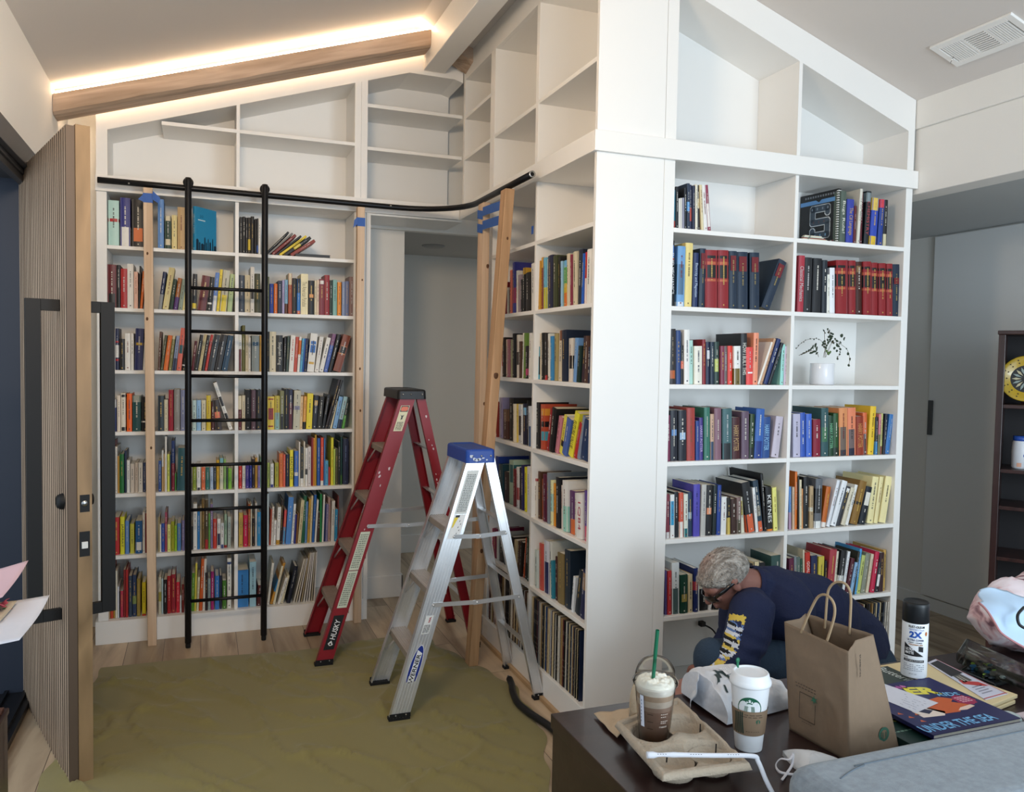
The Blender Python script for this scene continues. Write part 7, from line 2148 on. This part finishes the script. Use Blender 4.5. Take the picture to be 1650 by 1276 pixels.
mb.grid(lambda u, v: fn(.002 + .016 * u, hj * .38 + .012 * v, .0012), 4, 1); mb.color('d8a890'); mb.grid(lambda u, v: fn(-.025 + .02 * u, .012 + .02 * v, .0012), 4, 2); mb.build('label', cover, je)
tag(je, 'milky plastic jar with a blue lid on the dark bookcase shelf', 'jar')
# ------------------------------------------------------------------ kneeling man at the front bookcase
def chain(mb, pts, n=14):
    """closed tapered limb through points (x,y,z,r)"""
    P_ = [Vector(p[:3]) for p in pts]; R_ = [p[3] for p in pts]
    out = []; rr = []
    for i in range(len(P_) - 1):
        k = 6
        for j in range(k):
            t = j / k; out.append(P_[i].lerp(P_[i + 1], t)); rr.append(R_[i] + (R_[i + 1] - R_[i]) * t)
    out.append(P_[-1]); rr.append(R_[-1])
    mb.tube(out, 1, n, caps=True, rs=rr)
    for p, r in ((out[0], rr[0]), (out[-1], rr[-1])): mb.ball(p, r, n)
    for p, r in zip(P_[1:-1], R_[1:-1]): mb.ball(p, r, n)


def ell(mb, c, rad, R3=None, n=20):
    R3 = R3 or Matrix.Identity(3)
    vs, fs = [], []; m_ = n // 2 + 2
    for i in range(m_ + 1):
        ph_ = pi * i / m_
        for k in range(n):
            t = 2 * pi * k / n
            vs.append(Vector(c) + R3 @ Vector((rad[0] * sin(ph_) * cos(t), rad[1] * sin(ph_) * sin(t), rad[2] * cos(ph_))))
    for i in range(m_):
        for k in range(n): fs.append((i * n + k, (i + 1) * n + k, (i + 1) * n + (k + 1) % n, i * n + (k + 1) % n))
    mb.add(vs, fs, True)


def organic(name, mb, mats, parent, voxel=.008, smooth_=6, disp=None, colf=None):
    """fuse the overlapping volumes into one continuous smooth surface"""
    me = bpy.data.meshes.new('tmp'); me.from_pydata(mb.v, [], mb.f)
    ob = bpy.data.objects.new('tmp', me); col.objects.link(ob)
    md = ob.modifiers.new('r', 'REMESH'); md.mode = 'VOXEL'; md.voxel_size = voxel
    ms = ob.modifiers.new('s', 'SMOOTH'); ms.factor = .5; ms.iterations = smooth_
    dg = bpy.context.evaluated_depsgraph_get()
    m2 = bpy.data.meshes.new_from_object(ob.evaluated_get(dg))
    vs = [v.co.copy() for v in m2.vertices]; ns = [v.normal.copy() for v in m2.vertices]; fs = [tuple(p.vertices) for p in m2.polygons]
    bpy.data.objects.remove(ob); bpy.data.meshes.remove(me); bpy.data.meshes.remove(m2)
    if disp: vs = [v + n_ * disp(v, n_) for v, n_ in zip(vs, ns)]
    out = MB(); out.smooth = True; out.v = vs
    for f in fs:
        out.f.append(list(f)); c = sum((vs[i] for i in f), Vector((0, 0, 0))) / len(f)
        out.c.append(srgb(colf(c, ns[f[0]])) if colf else (.8, .8, .8)); out.mi.append(0); out.sm.append(True)
    return out.build(name, mats, parent)


Hc = atY(1168, 931, 2.60)
man_ = empty('person', (2.2, 2.6, 0))
fdir = Vector((-.70, .22, -.66)).normalized()
upd = Vector((-.50, .10, .86)); upd = (upd - fdir * upd.dot(fdir)).normalized()
sdd = fdir.cross(upd).normalized()      # towards his right
HR = Matrix((sdd, fdir, upd)).transposed()   # local x side, y forward, z up
hp = lambda x, y, z: Hc + HR @ Vector((x, y, z))
neckb = Vector((Hc.x + .125, 2.60, Hc.z - .035))
shN = Vector((atY(1212, 986, 2.47).x, 2.47, atY(1212, 986, 2.47).z))       # near (left) shoulder
shF = Vector((shN.x + .18, 2.79, shN.z + .0))
elb = atY(1194, 1060, 2.42)
wri = atY(1124, 1097, 2.48)
pel = Vector((2.50, 2.60, .44))
chest = Vector((2.13, 2.62, .665))
mid = Vector((2.33, 2.61, .60))
kneeN = Vector((atY(1148, 1052, 2.50).x, 2.50, atY(1148, 1052, 2.50).z - .02))
kneeF = Vector((1.98, 2.74, .075))
skin = mat('skin', '94665a', .5, noise_amt=.08, noise_scale=30)
mb = MB()
# head
ell(mb, hp(0, -.012, .012), (.074, .094, .088), HR); ell(mb, hp(0, .030, -.045), (.056, .060, .062), HR); ell(mb, hp(0, .055, -.078), (.032, .034, .026), HR)
ell(mb, hp(0, .060, .012), (.060, .034, .030), HR)
chain(mb, [(*hp(0, .090, .004), .009), (*hp(0, .108, -.028), .0135)])          # nose
for s_ in (-1, 1):
    ell(mb, hp(s_ * .011, .100, -.031), (.008, .009, .007), HR); ell(mb, hp(s_ * .038, .078, -.022), (.018, .014, .016), HR)
    ell(mb, hp(s_ * .076, -.008, -.014), (.009, .017, .030), HR); ell(mb, hp(s_ * .081, -.013, .004), (.008, .016, .015), HR)
ell(mb, hp(0, .094, -.056), (.024, .010, .006), HR); ell(mb, hp(0, .092, -.066), (.021, .010, .006), HR)
chain(mb, [(*hp(0, -.035, -.045), .056), (*neckb, .062)])
chain(mb, [(*neckb, .06), (*chest, .12), (*mid, .125), (*pel, .135)])
chain(mb, [(*shN, .055), (*elb, .040), (*wri, .026)])
aF = Vector((2.14, 2.88, .46)); wF = Vector((2.04, 2.95, .30))
chain(mb, [(*shF, .055), (*aF, .040), (*wF, .026)])
chain(mb, [(*shN, .055), (*shF, .055)])
ankN = Vector((2.08, 2.50, .09)); ankF = Vector((2.44, 2.76, .07))
chain(mb, [(pel.x, 2.52, pel.z - .02, .085), (*kneeN, .055), (*ankN, .040)]); chain(mb, [(pel.x, 2.70, pel.z - .02, .085), (*kneeF, .05), (*ankF, .04)])
def hand(mb, w_, d, up_, sgn=1):
    d = d.normalized(); s_ = d.cross(up_).normalized(); u_ = s_.cross(d)
    R3 = Matrix((s_, d, u_)).transposed()
    L = lambda x, y, z: w_ + R3 @ Vector((x, y, z))
    ell(mb, L(0, .045, 0), (.040, .052, .015), R3); chain(mb, [(*w_, .025), (*L(0, .03, 0), .022)])
    for k, (x, l_) in enumerate(((-.030, .062), (-.010, .074), (.010, .070), (.029, .054))):
        x *= sgn
        chain(mb, [(*L(x, .085, 0), .0095), (*L(x * 1.05, .085 + l_ * .45, -.006), .0088), (*L(x * 1.08, .085 + l_ * .72, -.020), .0082), (*L(x * 1.05, .085 + l_ * .85, -.036), .0074)], 10)
    chain(mb, [(*L(-.032 * sgn, .022, -.004), .0125), (*L(-.056 * sgn, .050, -.012), .0105), (*L(-.058 * sgn, .078, -.022), .009)], 10)
hand(mb, wri, Vector((-.83, .25, -.38)), Vector((-.4, -.3, .85)))
hand(mb, wF, Vector((-.3, .3, -.9)), Vector((-.8, -.4, .3)), -1)
organic('body', mb, skin, man_, .0055, 4)

# shirt
def torso_r(mb, g):
    chain(mb, [(neckb.x + .035, 2.60, neckb.z - .02, .075 + g), (*chest, .118 + g)])
    for c, r in ((chest, (.13, .20, .145)), (mid, (.16, .185, .150)), (pel + Vector((-.02, 0, .02)), (.16, .185, .150))):
        a = radians(18); ell(mb, c, (r[0] + g, r[1] + g, r[2] + g), Matrix.Rotation(a, 3, 'Y'), 26)
    chain(mb, [(*(chest + Vector((0, 0, .01))), .135 + g), (*(mid + Vector((0, 0, .015))), .148 + g), (*(pel + Vector((.02, 0, .02))), .150 + g)], 22)
    chain(mb, [(*shN, .078 + g), (*shF, .078 + g)], 18)
mb = MB(); torso_r(mb, 0.0)
cuff = elb.lerp(wri, .72)
chain(mb, [(*shN, .084), (*shN.lerp(elb, .5), .082), (*elb, .070), (*cuff, .043)], 18)
cF_ = aF.lerp(wF, .7)
chain(mb, [(*shF, .078), (*aF, .058), (*cF_, .042)], 18)
def sh_d(v, n_):
    # soft folds radiating from the shoulder and bunching at the elbow
    d = 0.0
    q = v - shN
    d += .006 * noise.noise(Vector((v.x * 7, v.y * 5, v.z * 7)))
    r = 1 - abs(noise.noise(Vector((v.x * 5 + v.z * 6, v.y * 4, v.z * 3 - v.x * 3)))) * 2
    d += .008 * max(0, r) ** 3
    t = (v - elb).length
    if t < .16: d += .005 * sin(v.z * 110 + v.x * 50) * (1 - t / .16)
    return d
def sleeve_col(c, n_):
    ab = cuff - shN
    best_ = None
    if c.y < 2.52:
        for a, b_, t0, t1 in ((shN, elb, 0, .6), (elb, cuff, .6, 1)):
            s_ = max(0, min(1, (c - a).dot(b_ - a) / (b_ - a).length_squared)); d = (c - a.lerp(b_, s_)).length
            if best_ is None or d < best_[0]: best_ = (d, t0 + (t1 - t0) * s_, a.lerp(b_, s_))
        d, t, ax = best_
        off = (c - ax).dot(rt)     # sideways as seen from the room's open side
        wv = .010 + .022 * max(0, (t - .55) / .45)
        if d < .10 and t > .14 and -.10 < off < -.040 + wv and n_.y < .35:
            u1 = (sin(math.floor(c.x * 70) * 12.9898 + math.floor(c.z * 105) * 78.233) * 43758.5453) % 1.0; u2 = (noise.cell(Vector((c.x * 120, 3, c.z * 160))) + 1) / 2
            if t < .22: return 'dcc25c'
            if u1 < .38: return 'd8c060'
            if u1 < .62: return '15161c'
            if u1 < .84: return 'd6dae2'
            if u2 < .5: return '6a86b8'
            return 'a8604a' if t > .6 else '20305c'
    return '18264c'
organic('sweatshirt', mb, colmat('navy_knit', .85, .05, .25, 160), man_, .0068, 5, sh_d, sleeve_col)
# collar
mb = MB(); cdir = (neckb - Hc).normalized()
c = neckb + cdir * .004
mb.color('16224a'); 
prof = [(.068, -.012), (.074, -.006), (.076, .004), (.070, .010)]
mb.lathe(prof, c, 30, axis=cdir); mb.build('collar', colmat('navy_knit'), man_)
# jeans
mb = MB()
ell(mb, pel + Vector((.02, 0, -.05)), (.165, .195, .135), None, 24)
hipN = Vector((pel.x - .02, 2.50, pel.z - .05)); hipF = Vector((pel.x, 2.70, pel.z - .06))
chain(mb, [(*hipN, .112), (*hipN.lerp(kneeN, .5), .098), (*kneeN, .074)], 20)
chain(mb, [(*kneeN, .074), (*kneeN.lerp(ankN, .5), .066), (*(ankN + Vector((0, 0, .02))), .052)], 18)
chain(mb, [(*hipF, .11), (*kneeF, .068), (*(ankF + Vector((-.05, 0, .0))), .055)], 18)
organic('jeans', mb, mat('dark_denim', '27394c', .85, noise_amt=.1, noise_scale=90, bump=.2, bump_scale=200), man_, .009, 5,
        lambda v, n_: .006 * noise.noise(v * 9) + .005 * max(0, 1 - abs(noise.noise(Vector((v.x * 12, v.y * 5, v.z * 12)))) * 2) ** 3)
for a, dx in ((ankN, -.02), (ankF, .09)):
    mb = MB(); ell(mb, (a.x - .03 + dx, a.y, .045), (.14, .05, .044), None, 18); ell(mb, (a.x + dx, a.y, .07), (.06, .045, .06), None, 16)
    organic('shoe', mb, mat('shoe_black', '1a1a1c', .6), man_, .009, 3)
# hair: short salt and pepper cap over crown, back and sides
def hairf(u, v):
    t = 2 * pi * u; p = pi * (.015 + .60 * v)
    d = Vector((sin(p) * sin(t), -sin(p) * cos(t), cos(p)))       # u=0 is the back of the head
    k = 1.0
    rad = Vector((.0775, .0985, .092))
    P = Vector((d.x * rad.x, d.y * rad.y - .012, d.z * rad.z + .012))
    # hairline: rises at the forehead, dips behind the ears
    fr_ = max(0, d.y)
    P.z += .050 * fr_ * max(0, v - .45) * 2
    n1 = noise.noise(Vector((d.x * 16, d.y * 16, d.z * 16))); n2 = noise.noise(Vector((d.x * 46, d.y * 7, d.z * 20)))
    ed = min(1, (1 - v) * 5)
    P += d * (.0018 * n1 + .0034 * n2 + .0060) * ed
    if v > .96: P *= .985
    return hp(P.x, P.y, P.z)
hm = colmat('grey_hair', .6, .12, .5, 220)
HL = HR.transposed()
def hair_col(P):
    q = HL @ (P - Hc)
    a = noise.noise(Vector((q.x * 260, q.y * 30, q.z * 90))) * .6 + noise.noise(Vector((q.x * 90, q.y * 14, q.z * 40))) * .6
    t = max(0, min(1, .55 + a * .8))
    c0, c1 = Vector(srgb('70685f')), Vector(srgb('c6c0b8'))
    c = c0.lerp(c1, t)
    crown = math.exp(-((q.x / .035) ** 2 + ((q.y - .015) / .05) ** 2)) * (1 if q.z > .05 else 0)
    c = c.lerp(Vector(srgb('b08c80')), .55 * crown)
    nape = max(0, min(1, (-q.z - .005) * 25)) * .45
    return tuple(c.lerp(Vector(srgb('6a6058')), nape))
mb = MB(); mb.grid(hairf, 170, 100)
mb.c = [hair_col(sum((mb.v[i] for i in f), Vector((0, 0, 0))) / 4) for f in mb.f]
hair = mb.build('hair', hm, man_, weld=.0002)
# short loose locks standing off the cap
mb = MB(); rg = random.Random(11)
for k in range(420):
    u, v = rg.random(), rg.uniform(.08, .93)
    a = hairf(u, v); mb.col = hair_col(a)
    b_ = hairf((u + rg.uniform(-.01, .01)) % 1, min(.99, v + rg.uniform(.07, .14)))
    nn_ = (a - Hc).normalized()
    q = b_ + nn_ * rg.uniform(.003, .010)
    w_ = (b_ - a).cross(nn_).normalized() * .0022
    mb.add([a - w_, a + w_, q, ], [(0, 1, 2)], True); mb.add([a + nn_ * .001 - w_, a + nn_ * .001 + w_, q], [(2, 1, 0)], True)
mb.build('loose_locks', hm, man_)
# sunglasses
gl = mat('dark_lens', '101216', .12, coat=.5)
mb = MB()
for s_ in (-1, 1):
    mb.grid(lambda u, v: hp(s_ * (.004 + .060 * u), .109 - .030 * u * u - .003 * (2 * v - 1) ** 2, -.016 + (.034 - .008 * u) * (v - .25)), 10, 6)
gs = mb.build('sunglasses', gl, man_, solid=.003)
for s_ in (-1, 1):
    mb = MB(); mb.tube([hp(s_ * .064, .078, -.002), hp(s_ * .080, .04, .002), hp(s_ * .084, -.005, .004), hp(s_ * .082, -.022, -.006)], .0032, 8, flat=2.0); mb.build('temple_arm', gl, gs)
tag(man_, 'grey-haired person in a navy sweatshirt with printed sleeve, crouching at the front bookcase', 'person')
